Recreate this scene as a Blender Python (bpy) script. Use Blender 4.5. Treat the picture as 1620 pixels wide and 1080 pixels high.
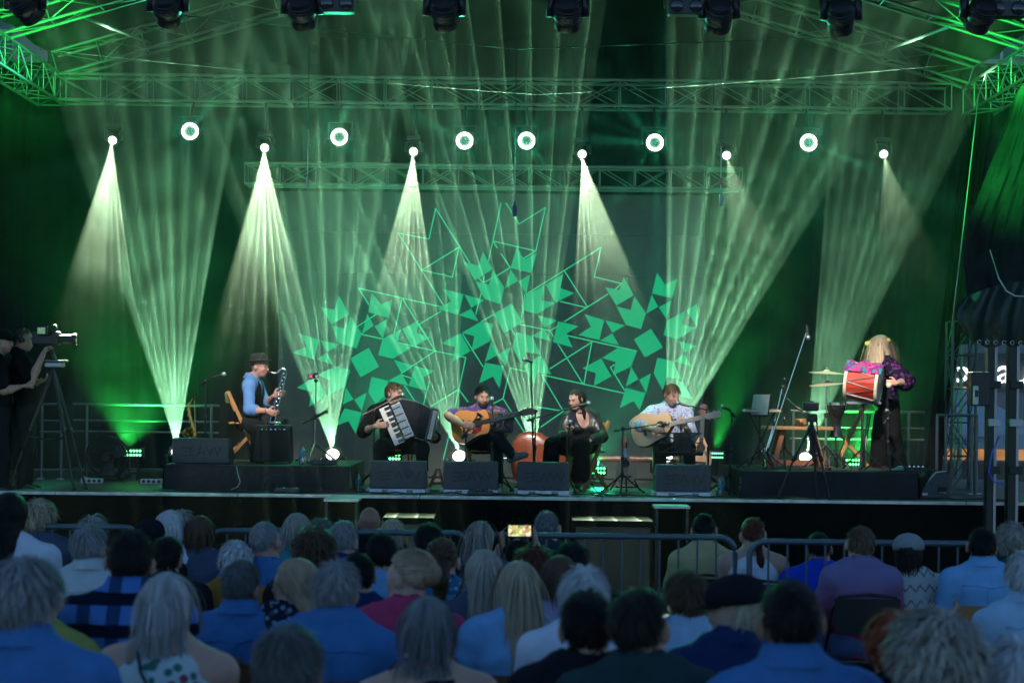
import bpy, bmesh, math, random
import numpy as np
from mathutils import Vector, Matrix

for _o in list(bpy.data.objects):
    bpy.data.objects.remove(_o, do_unlink=True)
SC = bpy.context.scene
COL = SC.collection
R = math.radians

# ------------------------------------------------------------------ camera
F_PX, CX, CY = 2592.0, 810.0, 622.0            # focal length and principal point in photograph pixels
CAM = Vector((0.0, 0.0, 2.0))
ROLL = R(0.65)
_c, _s = math.cos(ROLL), math.sin(ROLL)
cam_data = bpy.data.cameras.new('camera')
cam = bpy.data.objects.new('camera', cam_data)
COL.objects.link(cam)
cam.matrix_world = Matrix(((_c, -_s, 0, CAM.x), (0, 0, -1, CAM.y), (_s, _c, 0, CAM.z), (0, 0, 0, 1)))
cam_data.sensor_width = 36.0
cam_data.sensor_fit = 'HORIZONTAL'
cam_data.lens = F_PX / 1620.0 * 36.0
cam_data.shift_y = (CY - 540.0) / 1620.0
cam_data.clip_start = 0.1
cam_data.clip_end = 600.0
cam_data.dof.use_dof = True
cam_data.dof.focus_distance = 19.2
cam_data.dof.aperture_fstop = 3.2
SC.camera = cam

# ------------------------------------------------------------------ world: clear dusk sky, the sun just gone
world = bpy.data.worlds.new('World')
SC.world = world
world.use_nodes = True
_nt = world.node_tree
_bg = _nt.nodes['Background']
_sky = _nt.nodes.new('ShaderNodeTexSky')
_sky.sky_type = 'NISHITA'
_sky.sun_disc = False
_sky.sun_elevation = R(10.0)
_sky.sun_rotation = R(0)
_sky.ozone_density = 4.2
_nt.links.new(_sky.outputs[0], _bg.inputs[0])
_bg.inputs[1].default_value = 0.115

SC.view_settings.view_transform = 'Standard'
SC.view_settings.look = 'None'
SC.view_settings.gamma = 1.0
SC.view_settings.use_curve_mapping = False
SC.view_settings.exposure = 1.0            # dusk: the photograph is exposed for it
SC.render.engine = 'CYCLES'
SC.cycles.use_denoising = True
SC.cycles.use_adaptive_sampling = True
SC.cycles.adaptive_threshold = 0.02
SC.cycles.adaptive_min_samples = 32
SC.cycles.max_bounces = 4
SC.cycles.diffuse_bounces = 1
SC.cycles.glossy_bounces = 1
SC.cycles.transmission_bounces = 4
SC.cycles.volume_bounces = 0
SC.cycles.transparent_max_bounces = 8
SC.cycles.sample_clamp_indirect = 3.0
SC.cycles.caustics_reflective = False
SC.cycles.caustics_refractive = False

HAZE_DENSITY = 0.0003
FOG_DENSITY = 0.024
LAMP = 0.5                                     # lamp strengths below are written for exposure 0

def P(px, py, Y):
    """world point that stands at depth Y under a place of the photograph"""
    u, v = (px - CX) / F_PX, (CY - py) / F_PX
    return Vector((CAM.x + Y * (_c * u - _s * v), Y, CAM.z + Y * (_s * u + _c * v)))

# ------------------------------------------------------------------ materials
MATS = {}
def mat(name, col, rough=0.6, metal=0.0, var=0.18, scale=9.0, bump=0.0, bscale=40.0, spec=0.5, stretch=(1, 1, 1), vcol=None,
        emit=None, estr=0.0, coat=0.0, sheen=0.0):
    """procedural Principled material: a base colour broken by noise, optional relief"""
    if name in MATS:
        return MATS[name]
    m = bpy.data.materials.new(name)
    m.use_nodes = True
    nt = m.node_tree
    b = nt.nodes['Principled BSDF']
    b.inputs['Roughness'].default_value = rough
    b.inputs['Metallic'].default_value = metal
    b.inputs['Specular IOR Level'].default_value = spec
    if coat:
        b.inputs['Coat Weight'].default_value = coat
    if sheen:
        b.inputs['Sheen Weight'].default_value = sheen
    tc = nt.nodes.new('ShaderNodeTexCoord')
    mp = nt.nodes.new('ShaderNodeMapping')
    mp.inputs['Scale'].default_value = stretch
    nt.links.new(tc.outputs['Object'], mp.inputs['Vector'])
    nz = nt.nodes.new('ShaderNodeTexNoise')
    nz.inputs['Scale'].default_value = scale
    nz.inputs['Detail'].default_value = 5.0
    nt.links.new(mp.outputs[0], nz.inputs['Vector'])
    mr = nt.nodes.new('ShaderNodeMapRange')
    mr.inputs['From Min'].default_value = 0.25
    mr.inputs['From Max'].default_value = 0.75
    mr.inputs['To Min'].default_value = 1.0 - var
    mr.inputs['To Max'].default_value = 1.0 + var
    nt.links.new(nz.outputs['Fac'], mr.inputs['Value'])
    mx = nt.nodes.new('ShaderNodeVectorMath')
    mx.operation = 'SCALE'
    if vcol:
        at = nt.nodes.new('ShaderNodeAttribute')
        at.attribute_name = vcol
        nt.links.new(at.outputs['Color'], mx.inputs[0])
    else:
        mx.inputs[0].default_value = col[:3]
    nt.links.new(mr.outputs[0], mx.inputs['Scale'])
    nt.links.new(mx.outputs[0], b.inputs['Base Color'])
    if bump:
        n2 = nt.nodes.new('ShaderNodeTexNoise')
        n2.inputs['Scale'].default_value = bscale
        n2.inputs['Detail'].default_value = 4.0
        nt.links.new(mp.outputs[0], n2.inputs['Vector'])
        bp = nt.nodes.new('ShaderNodeBump')
        bp.inputs['Strength'].default_value = bump
        bp.inputs['Distance'].default_value = 0.02
        nt.links.new(n2.outputs['Fac'], bp.inputs['Height'])
        nt.links.new(bp.outputs[0], b.inputs['Normal'])
    if emit is not None:
        b.inputs['Emission Color'].default_value = (*emit, 1)
        b.inputs['Emission Strength'].default_value = estr
    MATS[name] = m
    return m

def nodes_of(m):
    return m.node_tree.nodes, m.node_tree.links, m.node_tree.nodes['Principled BSDF']

def srgb(r, g, b):
    f = lambda c: (c / 255 / 12.92) if c <= 10 else ((c / 255 + 0.055) / 1.055) ** 2.4
    return (f(r), f(g), f(b))

# ------------------------------------------------------------------ mesh helpers
def link(o, parent=None):
    COL.objects.link(o)
    if parent is not None:
        o.parent = parent
    return o

def tag(o, label=None, cat=None, group=None, kind=None):
    if label: o['label'] = label
    if cat: o['category'] = cat
    if group: o['group'] = group
    if kind: o['kind'] = kind
    return o

def empty(name, loc=(0, 0, 0), label=None, cat=None, group=None, rz=0.0):
    o = bpy.data.objects.new(name, None)
    o.empty_display_size = 0.1
    o.location = loc
    o.rotation_euler = (0, 0, rz)
    COL.objects.link(o)
    return tag(o, label, cat, group)

def frame_for(d):
    d = Vector(d).normalized()
    a = Vector((0, 0, 1)) if abs(d.z) < 0.95 else Vector((1, 0, 0))
    x = d.cross(a).normalized()
    return x, x.cross(d).normalized(), d

class MB:
    """collects shapes into one mesh"""
    def __init__(self):
        self.v, self.f, self.mi = [], [], []
        self.cur = 0
    def add(self, vs, fs):
        n = len(self.v)
        self.v += [tuple(p) for p in vs]
        for f in fs:
            self.f.append(tuple(i + n for i in f)); self.mi.append(self.cur)
        return self
    def box(self, c, s, rot=None, taper=1.0, shear=(0, 0)):
        hx, hy, hz = s[0] / 2, s[1] / 2, s[2] / 2
        c = Vector(c)
        vs = []
        for z in (-1, 1):
            t = taper if z > 0 else 1.0
            for x, y in ((-1, -1), (1, -1), (1, 1), (-1, 1)):
                p = Vector((x * hx * t + (shear[0] if z > 0 else 0), y * hy * t + (shear[1] if z > 0 else 0), z * hz))
                if rot is not None: p = rot @ p
                vs.append(p + c)
        return self.add(vs, [(3, 2, 1, 0), (4, 5, 6, 7), (0, 1, 5, 4), (1, 2, 6, 5), (2, 3, 7, 6), (3, 0, 4, 7)])
    def bar(self, a, b, w, h=None, up=None):
        a, b = Vector(a), Vector(b)
        h = h or w
        d = (b - a)
        L = d.length
        d.normalize()
        u = Vector(up) if up is not None else (Vector((0, 0, 1)) if abs(d.z) < 0.95 else Vector((0, 1, 0)))
        x = d.cross(u).normalized()
        u = x.cross(d).normalized()
        rot = Matrix((x, d, u)).transposed()
        return self.box((a + b) / 2, (w, L, h), rot)
    def tube(self, pts, r, n=8, caps=True, closed=False, flat=1.0):
        pts = [Vector(p) for p in pts]
        m = len(pts)
        rs = r if isinstance(r, (list, tuple)) else [r] * m
        vs, fs = [], []
        x = None
        for i, p in enumerate(pts):
            if closed:
                d = pts[(i + 1) % m] - pts[i - 1]
            else:
                d = pts[min(i + 1, m - 1)] - pts[max(i - 1, 0)]
            if d.length < 1e-9: d = Vector((0, 0, 1))
            d.normalize()
            if x is None:
                x, y, _ = frame_for(d)
            else:
                x = (x - d * x.dot(d))
                if x.length < 1e-6: x = frame_for(d)[0]
                x.normalize()
                y = d.cross(x)
            for k in range(n):
                a = 2 * math.pi * k / n
                vs.append(p + x * (math.cos(a) * rs[i]) + y * (math.sin(a) * rs[i] * flat))
        for i in range(m if closed else m - 1):
            j = (i + 1) % m
            for k in range(n):
                l = (k + 1) % n
                fs.append((i * n + k, i * n + l, j * n + l, j * n + k))
        if caps and not closed:
            fs.append(tuple(range(n - 1, -1, -1)))
            fs.append(tuple((m - 1) * n + k for k in range(n)))
        return self.add(vs, fs)
    def lathe(self, prof, o=(0, 0, 0), ax=(0, 0, 1), n=20, cap=True):
        """prof: list of (radius, height) along axis"""
        x, y, d = frame_for(ax)
        o = Vector(o)
        vs, fs = [], []
        for r, h in prof:
            for k in range(n):
                a = 2 * math.pi * k / n
                vs.append(o + d * h + x * (math.cos(a) * r) + y * (math.sin(a) * r))
        for i in range(len(prof) - 1):
            for k in range(n):
                l = (k + 1) % n
                fs.append((i * n + k, i * n + l, (i + 1) * n + l, (i + 1) * n + k))
        if cap:
            fs.append(tuple(range(n - 1, -1, -1)))
            m = len(prof) - 1
            fs.append(tuple(m * n + k for k in range(n)))
        return self.add(vs, fs)
    def prism(self, outline, o, ux, uy, un, t):
        """outline of 2-D points extruded by t along un"""
        o, ux, uy, un = Vector(o), Vector(ux), Vector(uy), Vector(un)
        n = len(outline)
        a = [o + ux * p[0] + uy * p[1] for p in outline]
        vs = a + [p + un * t for p in a]
        fs = [tuple(range(n - 1, -1, -1)), tuple(range(n, 2 * n))]
        fs += [(i, (i + 1) % n, n + (i + 1) % n, n + i) for i in range(n)]
        return self.add(vs, fs)
    def grid(self, fn, nu, nv):
        vs = [fn(i / nu, j / nv) for j in range(nv + 1) for i in range(nu + 1)]
        fs = [(j * (nu + 1) + i, j * (nu + 1) + i + 1, (j + 1) * (nu + 1) + i + 1, (j + 1) * (nu + 1) + i) for j in range(nv) for i in range(nu)]
        return self.add(vs, fs)
    def sphere(self, c, r, nu=12, nv=8, rot=None):
        r = r if isinstance(r, (tuple, list)) else (r, r, r)
        c = Vector(c)
        vs = []
        for j in range(nv + 1):
            t = math.pi * j / nv
            for i in range(nu):
                a = 2 * math.pi * i / nu
                p = Vector((r[0] * math.sin(t) * math.cos(a), r[1] * math.sin(t) * math.sin(a), r[2] * math.cos(t)))
                if rot is not None: p = rot @ p
                vs.append(c + p)
        fs = []
        for j in range(nv):
            for i in range(nu):
                k = (i + 1) % nu
                fs.append((j * nu + i, (j + 1) * nu + i, (j + 1) * nu + k, j * nu + k))
        return self.add(vs, fs)
    def build(self, name, m, parent=None, smooth=False, bevel=0.0, mats=None, local=False):
        me = bpy.data.meshes.new(name)
        off = Vector((0, 0, 0))
        if parent is not None and not local:
            off = parent.matrix_basis.inverted() @ Vector((0, 0, 0)) if False else off
        me.from_pydata(self.v, [], self.f)
        for mm in (mats or [m]):
            me.materials.append(mm)
        if mats:
            me.polygons.foreach_set('material_index', self.mi)
        if smooth:
            me.polygons.foreach_set('use_smooth', [True] * len(me.polygons))
        me.validate()
        me.update()
        o = bpy.data.objects.new(name, me)
        link(o, parent)
        if smooth == 'auto':
            try:
                me.set_sharp_from_angle(angle=R(35))
            except Exception:
                pass
        if bevel:
            bv = o.modifiers.new('bevel', 'BEVEL')
            bv.width = bevel
            bv.segments = 2
            bv.limit_method = 'ANGLE'
            bv.angle_limit = R(40)
        return o

def to_local(parent, o):
    """the mesh was written in world coordinates: keep it there under a placed parent"""
    o.matrix_parent_inverse = parent.matrix_basis.inverted()
    return o

def part(mb, name, m, parent, smooth=False, bevel=0.0, mats=None):
    """a child written in world coordinates under a placed Empty"""
    o = mb.build(name, m, parent, smooth, bevel, mats)
    return to_local(parent, o) if parent is not None else o

def copy_tree(o, parent=None):
    c = o.copy()
    COL.objects.link(c)
    c.parent = parent
    if parent is not None:
        c.matrix_parent_inverse = o.matrix_parent_inverse.copy()
    for ch in o.children:
        copy_tree(ch, c)
    return c

_unit_cyl = None
def rod(name, a, b, r, m, parent):
    """a straight round piece sharing one unit-cylinder mesh per material"""
    key = 'rod_' + m.name
    me = bpy.data.meshes.get(key)
    if me is None:
        mb = MB().lathe([(1, 0), (1, 1)], n=8)
        t = mb.build('tmp_rod', m, None, smooth='auto')
        me = t.data
        me.name = key
        bpy.data.objects.remove(t)
    o = bpy.data.objects.new(name, me)
    a, b = Vector(a), Vector(b)
    x, y, d = frame_for(b - a)
    mw = Matrix((x * r, y * r, d * (b - a).length)).transposed().to_4x4()
    mw.translation = a
    link(o, parent)
    if parent is not None:
        o.matrix_parent_inverse = parent.matrix_basis.inverted()
    o.matrix_basis = mw
    return o

def text_mesh(mb, s, o, ux, uy, size, depth=0.003, align='CENTER', squash=1.0):
    """flat lettering as geometry"""
    cu = bpy.data.curves.new('lettering', 'FONT')
    cu.body = s
    cu.size = size
    cu.align_x = align
    cu.align_y = 'CENTER'
    cu.extrude = depth
    cu.resolution_u = 3
    ob = bpy.data.objects.new('lettering_tmp', cu)
    COL.objects.link(ob)
    dg = bpy.context.evaluated_depsgraph_get()
    dg.update()
    me = bpy.data.meshes.new_from_object(ob.evaluated_get(dg))
    o, ux, uy = Vector(o), Vector(ux).normalized(), Vector(uy).normalized()
    un = ux.cross(uy)
    mb.add([o + ux * (v.co.x * squash) + uy * v.co.y + un * v.co.z for v in me.vertices], [tuple(p.vertices) for p in me.polygons])
    bpy.data.objects.remove(ob)
    bpy.data.meshes.remove(me)
    bpy.data.curves.remove(cu)
    return mb

# ------------------------------------------------------------------ lamps
def spot(name, loc, target, power, color, half_deg, blend=0.15, radius=0.03, parent=None, ribs=0, rib_axis=(1, 0, 0), burst=0, seed=0, thin=0.06):
    """a spot lamp; ribs = the facets of a prism gobo, burst = a radial breakup gobo"""
    ld = bpy.data.lights.new(name, 'SPOT')
    ld.energy = power * LAMP
    ld.color = color
    ld.spot_size = R(half_deg) * 2
    ld.spot_blend = blend
    ld.shadow_soft_size = radius
    o = bpy.data.objects.new(name, ld)
    loc, target = Vector(loc), Vector(target)
    z = (loc - target).normalized()
    ax = Vector(rib_axis)
    x = (ax - z * ax.dot(z)).normalized()
    y = z.cross(x)
    mw = Matrix((x, y, z)).transposed().to_4x4()
    mw.translation = loc
    link(o, parent)
    if parent is not None:
        o.matrix_parent_inverse = parent.matrix_basis.inverted()
    o.matrix_basis = mw
    if ribs or burst:
        ld.use_nodes = True
        nt = ld.node_tree
        N, L = nt.nodes, nt.links
        em = N['Emission']
        tc = N.new('ShaderNodeTexCoord')
        sp = N.new('ShaderNodeSeparateXYZ')
        L.new(tc.outputs['Normal'], sp.inputs[0])
        def mth(op, a, b=None, c=None):
            n = N.new('ShaderNodeMath'); n.operation = op
            for i, q in enumerate((a, b, c)):
                if q is None: continue
                if isinstance(q, (int, float)): n.inputs[i].default_value = q
                else: L.new(q, n.inputs[i])
            return n.outputs[0]
        az = mth('ABSOLUTE', sp.outputs[2])
        tx = mth('DIVIDE', sp.outputs[0], az)
        ty = mth('DIVIDE', sp.outputs[1], az)
        if ribs:
            k = ribs / (2 * math.tan(R(half_deg)))
            u = mth('MULTIPLY_ADD', tx, k, 50.0 + 0.5 * (ribs % 2) + 0.13 * seed)
            fr = mth('FRACT', u)
            ed = mth('POWER', fr, 12.0)
            base = mth('MULTIPLY_ADD', fr, 0.30, 0.28)
            nzn = N.new('ShaderNodeTexWhiteNoise'); nzn.noise_dimensions = '1D'
            fl = mth('FLOOR', u)
            L.new(fl, nzn.inputs['W'])
            amp = mth('MULTIPLY_ADD', nzn.outputs['Value'], 0.5, 0.7)
            yw = mth('POWER', 2.718, mth('MULTIPLY', mth('POWER', mth('DIVIDE', ty, thin), 2.0), -1.0))
            st = mth('MULTIPLY', mth('MULTIPLY', mth('MULTIPLY_ADD', ed, 2.2, base), amp), yw)
        else:
            ang = mth('ARCTAN2', ty, tx)
            w = N.new('ShaderNodeTexNoise'); w.noise_dimensions = '1D'
            w.inputs['Scale'].default_value = burst / 6.28
            w.inputs['Detail'].default_value = 1.0
            L.new(mth('ADD', ang, 7.7 * seed + 11.0), w.inputs['W'])
            st = mth('MULTIPLY', mth('POWER', mth('MAXIMUM', mth('MULTIPLY_ADD', w.outputs['Fac'], 3.0, -1.05), 0.0), 2.0), 1.4)
        L.new(st, em.inputs['Strength'])
    return o
# ================================================================== levels
STAGE_Z = 0.87
FRONT_Y, BACK_Y = 18.0, 22.9
def ground_z(y):
    return 0.2 - 0.042 * (min(y, 12.0) - 4.7)

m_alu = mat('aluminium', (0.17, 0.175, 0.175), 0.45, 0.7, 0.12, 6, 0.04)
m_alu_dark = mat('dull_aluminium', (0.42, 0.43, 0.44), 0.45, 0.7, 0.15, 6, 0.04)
m_black_metal = mat('black_powder_coat', (0.012, 0.012, 0.013), 0.42, 0.1, 0.25, 30, 0.06, 120)
m_black_plastic = mat('black_plastic', (0.014, 0.014, 0.015), 0.38, 0.0, 0.25, 20, 0.05, 150)
m_cloth_black = mat('black_stage_cloth', (0.0025, 0.003, 0.0032), 0.95, 0.0, 0.35, 3, 0.25, 60, spec=0.05)
m_chrome = mat('chrome', (0.75, 0.75, 0.76), 0.16, 1.0, 0.06, 12)
m_rubber = mat('rubber', (0.015, 0.015, 0.015), 0.8, 0, 0.2, 20)

# ================================================================== ground and stage
def cobble_material():
    m = mat('granite_paving', (0.10, 0.10, 0.105), 0.75, 0, 0.3, 2.5)
    N, L, b = nodes_of(m)
    tc = N.new('ShaderNodeTexCoord')
    v = N.new('ShaderNodeTexVoronoi'); v.feature = 'DISTANCE_TO_EDGE'; v.inputs['Scale'].default_value = 8.0
    L.new(tc.outputs['Object'], v.inputs['Vector'])
    rp = N.new('ShaderNodeMapRange'); rp.inputs['From Max'].default_value = 0.09
    L.new(v.outputs['Distance'], rp.inputs['Value'])
    bp = N.new('ShaderNodeBump'); bp.inputs['Strength'].default_value = 0.7; bp.inputs['Distance'].default_value = 0.02
    L.new(rp.outputs[0], bp.inputs['Height'])
    L.new(bp.outputs[0], b.inputs['Normal'])
    return m
mb = MB()
mb.grid(lambda u, v: (-70 + 140 * u, -12 + 120 * v, ground_z(-12 + 120 * v)), 28, 60)
tag(mb.build('ground', cobble_material()), kind='structure')

stage = empty('stage_floor', (0, FRONT_Y, 0)); stage['kind'] = 'structure'
m_deck = mat('worn_phenolic_deck', (0.10, 0.098, 0.092), 0.42, 0, 0.35, 3.0, 0.15, 70, spec=0.45)
m_deck_edge = mat('deck_aluminium_edge', (0.5, 0.5, 0.5), 0.4, 0.8, 0.3, 9, 0.1)
_pan = None
for i in range(7):
    for j in range(5):
        x0, y0 = -7.0 + 2.0 * i, FRONT_Y + 1.0 * j
        if _pan is None:
            mbp = MB().box((1.0, 0.5, -0.02), (1.988, 0.988, 0.04))
            _pan = mbp.build('deck_panel', m_deck, stage, bevel=0.004)
            o = _pan
        else:
            o = _pan.copy(); COL.objects.link(o); o.parent = stage
        o.location = (x0, y0 - FRONT_Y, STAGE_Z + random.Random(i * 7 + j).uniform(-0.0015, 0.0015))
for i in range(7):
    part(MB().box((-6.0 + 2.0 * i, FRONT_Y - 0.012, STAGE_Z - 0.022), (1.994, 0.022, 0.040)), 'edge_profile', m_deck_edge, stage, bevel=0.003)
for x in range(-6, 8, 2):
    for y in (18.4, 20.4, 22.4):
        rod('leg', (x, y, ground_z(y)), (x, y, STAGE_Z - 0.045), 0.03, m_alu_dark, stage)

def cloth_strip(mb, p0, p1, ztop, zbot, amp=0.02, waves=30, seed=0, nz=6, nrm=(0, -1, 0), flare=0.03):
    rr = random.Random(seed)
    ph = [rr.uniform(0, 6.28) for _ in range(4)]
    p0, p1, nrm = Vector(p0), Vector(p1), Vector(nrm)
    zt = ztop if isinstance(ztop, tuple) else (ztop, ztop)
    def fn(u, v):
        p = p0.lerp(p1, u)
        w = math.sin(u * waves * 2 + ph[0]) * 0.6 + math.sin(u * waves * 3.7 + ph[1]) * 0.4 + math.sin(u * waves * 0.6 + ph[2] + v) * 0.5
        q = p + nrm * (amp * w * (0.25 + 0.75 * v) + flare * v)
        top = zt[0] + (zt[1] - zt[0]) * u
        q.z = top + (zbot - top) * v
        return q
    mb.grid(fn, max(40, int(waves * 8)), nz)
    return mb
mb = cloth_strip(MB(), (-7, FRONT_Y - 0.045, 0), (7, FRONT_Y - 0.045, 0), STAGE_Z - 0.035, ground_z(18) + 0.01, 0.018, 36, 3)
tag(mb.build('stage_skirt', m_cloth_black, smooth=True), 'long black cloth skirt hanging below the front edge of the stage', 'stage skirt')

# ================================================================== curtains and roof
m_curtain = mat('black_molton_curtain', (0.004, 0.0055, 0.005), 0.9, 0.0, 0.25, 2.0, 0.15, 40, spec=0.1)
def curtain(name, top0, top1, bot0, bot1, label, waves=30, amp=0.05, seed=1, nrm=(0, -1, 0), m=None, nz=14):
    rr = random.Random(seed)
    ph = [rr.uniform(0, 6.28) for _ in range(5)]
    t0, t1, b0, b1, nn = map(Vector, (top0, top1, bot0, bot1, nrm))
    def fn(u, v):
        p = t0.lerp(t1, u).lerp(b0.lerp(b1, u), v)
        w = math.sin(u * waves * 2.1 + ph[0] + 0.5 * math.sin(v * 3 + ph[3])) + 0.5 * math.sin(u * waves * 4.3 + ph[1]) + 0.7 * math.sin(u * waves * 0.7 + ph[2] + 1.3 * v)
        return p + nn * (amp * w * (0.5 + 0.5 * v))
    mb = MB().grid(fn, int(waves * 9), nz)
    return tag(mb.build(name, m or m_curtain, smooth=True), label, 'curtain')
curtain('back_curtain', (-7.4, 22.6, 6.5), (-2.7, 22.6, 6.5), (-7.4, 22.6, STAGE_Z + .02), (-2.7, 22.6, STAGE_Z + .02), 'black stage curtain behind the saxophone player, left of the screen', 22, 0.045, 2)
curtain('back_curtain', (-2.72, 22.75, 6.9), (2.62, 22.75, 6.9), (-2.72, 22.75, STAGE_Z + .02), (2.62, 22.75, STAGE_Z + .02), 'black stage curtain hanging directly behind the big screen', 26, 0.045, 3)
curtain('back_curtain', (2.6, 22.6, 6.5), (6.35, 22.6, 6.5), (2.6, 22.6, STAGE_Z + .02), (5.72, 22.6, STAGE_Z + .02), 'black stage curtain behind the drummer, right of the screen', 22, 0.045, 4)
curtain('back_curtain', (5.9, 22.75, 6.6), (8.6, 22.75, 6.6), (5.9, 22.75, 2.75), (8.6, 22.75, 2.75), 'short black curtain high up behind the tarpaulin at the right edge', 14, 0.045, 8)
curtain('side_curtain', (-6.7, 18.6, 6.0), (-6.7, 22.55, 6.3), (-6.7, 18.9, STAGE_Z + .02), (-6.7, 22.55, STAGE_Z + .02), 'black side curtain closing the left of the stage', 18, 0.05, 5, (1, 0, 0))
curtain('side_curtain', P(1528, 182, 20.6), P(1572, 178, 20.4), P(1462, 778, 20.6), P(1486, 778, 20.4), 'black side curtain gathered beside the truss tower on the right', 9, 0.05, 6)

m_tarp = mat('grey_green_roof_tarpaulin', (0.005, 0.008, 0.007), 0.8, 0, 0.2, 1.5, 0.2, 6, spec=0.3)
EAVE_Z, RIDGE_Z, EAVE_X = 6.75, 8.6, 6.6
roof = empty('stage_roof', (0, 20, 0), 'pitched tarpaulin roof over the stage, dark green in the light', 'roof')
for sx in (-1, 1):
    mb = MB().grid(lambda u, v: (sx * EAVE_X * (1 - u), 14.0 + 9.2 * v, EAVE_Z + (RIDGE_Z - EAVE_Z) * u - 0.05 * math.sin(v * 6 * math.pi) ** 2), 12, 40)
    part(mb, 'tarpaulin', m_tarp, roof, smooth=True)
part(MB().grid(lambda u, v: ((-1 + 2 * u) * EAVE_X, 23.1, 6.4 + v * (0.35 + (RIDGE_Z - EAVE_Z) * (1 - abs(-1 + 2 * u)))), 24, 2), 'gable_cloth', m_tarp, roof)

# ================================================================== trusses
def truss(name, a, b, size, label, up=(0, 0, 1), bay=0.6, r=0.019, rb=0.008, m=None, faces=('f', 'b', 't', 'u'), group=None, cross=True):
    """square box truss from a to b (centre lines): four chords, frames and crossing braces"""
    m = m or m_alu
    a, b, up = Vector(a), Vector(b), Vector(up)
    d = (b - a); L = d.length; d.normalize()
    side = d.cross(up).normalized()
    up = side.cross(d).normalized()
    e = empty(name, a, label, 'truss', group)
    h = size / 2
    cor = {'tb': up * h - side * h, 'tf': up * h + side * h, 'ub': -up * h - side * h, 'uf': -up * h + side * h}
    for c in cor.values():
        rod('chord', a + c, b + c, r, m, e)
    n = max(1, round(L / bay))
    fc = {'f': ('tf', 'uf'), 'b': ('tb', 'ub'), 't': ('tf', 'tb'), 'u': ('uf', 'ub')}
    for i in range(n + 1):
        p = a + d * (L * i / n)
        for k in faces:
            rod('strut', p + cor[fc[k][0]], p + cor[fc[k][1]], rb, m, e)
        if i < n:
            q = a + d * (L * (i + 1) / n)
            for k in faces:
                s0, s1 = fc[k]
                if cross and k in ('f', 'b') and i % 2:
                    rod('brace', p + cor[s1], q + cor[s0], rb, m, e)
                    rod('brace', p + cor[s0] * 0.99, q + cor[s1] * 0.99, rb, m, e)
                elif i % 2:
                    rod('brace', p + cor[s1], q + cor[s0], rb, m, e)
                else:
                    rod('brace', p + cor[s0], q + cor[s1], rb, m, e)
    return e
RT_Y = 21.2
pl, pr = P(90, 137, RT_Y), P(1500, 160, RT_Y)
zt = (pl.z + pr.z) / 2
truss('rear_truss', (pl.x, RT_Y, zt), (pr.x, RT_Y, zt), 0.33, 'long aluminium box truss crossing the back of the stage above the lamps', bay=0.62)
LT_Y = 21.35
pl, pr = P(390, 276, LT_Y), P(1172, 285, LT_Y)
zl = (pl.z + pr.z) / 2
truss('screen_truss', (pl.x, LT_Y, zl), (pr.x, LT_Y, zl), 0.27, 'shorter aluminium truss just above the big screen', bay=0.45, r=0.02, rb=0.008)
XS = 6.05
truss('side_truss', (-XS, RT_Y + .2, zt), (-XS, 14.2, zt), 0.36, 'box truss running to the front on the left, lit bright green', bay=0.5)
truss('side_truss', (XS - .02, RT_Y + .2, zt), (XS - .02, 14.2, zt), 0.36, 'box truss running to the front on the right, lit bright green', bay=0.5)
SLOPE = 0.30
for sx, w in ((-1, 'left'), (1, 'right')):
    truss('roof_rafter', (sx * 5.95, RT_Y + .1, zt + .32), (sx * 0.3, RT_Y + .1, zt + .32 + 5.65 * SLOPE), 0.30, 'sloping %s roof rafter above the rear truss, dim grey green' % w, bay=0.6, faces=('f', 't', 'u'))
    truss('roof_rafter', (sx * 5.95, 18.9, zt + .30), (sx * 0.3, 18.9, zt + .30 + 5.65 * SLOPE), 0.26, 'sloping %s roof rafter near the front, glowing green from below' % w, bay=0.6, faces=('f', 't', 'u'))
    e = empty('roof_brace', (sx * 5.0, 19.0, zt + .55), 'thin diagonal green tube between the %s roof rafters' % w, 'brace')
    rod('tube', (sx * 5.1, 18.9, zt + .45), (sx * 4.75, 21.3, zt + .62), 0.022, m_alu, e)
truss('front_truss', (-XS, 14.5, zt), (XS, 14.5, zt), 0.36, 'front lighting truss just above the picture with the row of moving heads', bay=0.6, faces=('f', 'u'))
# towers at the rear corners, carrying the roof
for sx, w in ((-1, 'left'), (1, 'right')):
    truss('roof_tower', (sx * 6.1, 22.95, ground_z(21)), (sx * 6.1, 22.95, zt + .55), 0.30, 'upright truss tower behind the curtain at the rear %s corner' % w, up=(0, 1, 0), bay=0.5)

# steel cables
def cable(name, pts, r, m, label, cat='cable', group=None, sag=0.0, n=14):
    pts = [Vector(p) for p in pts]
    if len(pts) == 2 and n > 1:
        a, b = pts
        pts = [a.lerp(b, i / n) - Vector((0, 0, 4 * sag * (i / n) * (1 - i / n))) for i in range(n + 1)]
    return tag(MB().tube(pts, r, 6).build(name, m, smooth=True), label, cat, group)
m_steel = mat('steel_rope', (0.06, 0.06, 0.06), 0.7, 0.2, 0.1, 40)
m_wire = mat('black_wire', (0.01, 0.01, 0.01), 0.5, 0, 0.1, 40)
cable('steel_cable', [P(62, 78, 20.4), P(850, 150, 20.4)], 0.0045, m_steel, 'thin steel cable slanting from the left roof corner to the centre', sag=0.03)
cable('steel_cable', [P(1500, 103, 20.4), P(850, 150, 20.4)], 0.0045, m_steel, 'thin steel cable slanting from the right roof corner to the centre', sag=0.03)
cable('hanging_wire', [P(290, 25, 18.6), P(817, 78, 18.6), P(1310, 60, 18.6)], 0.006, m_wire, 'black wire slung across the stage under the roof', n=1)

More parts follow.
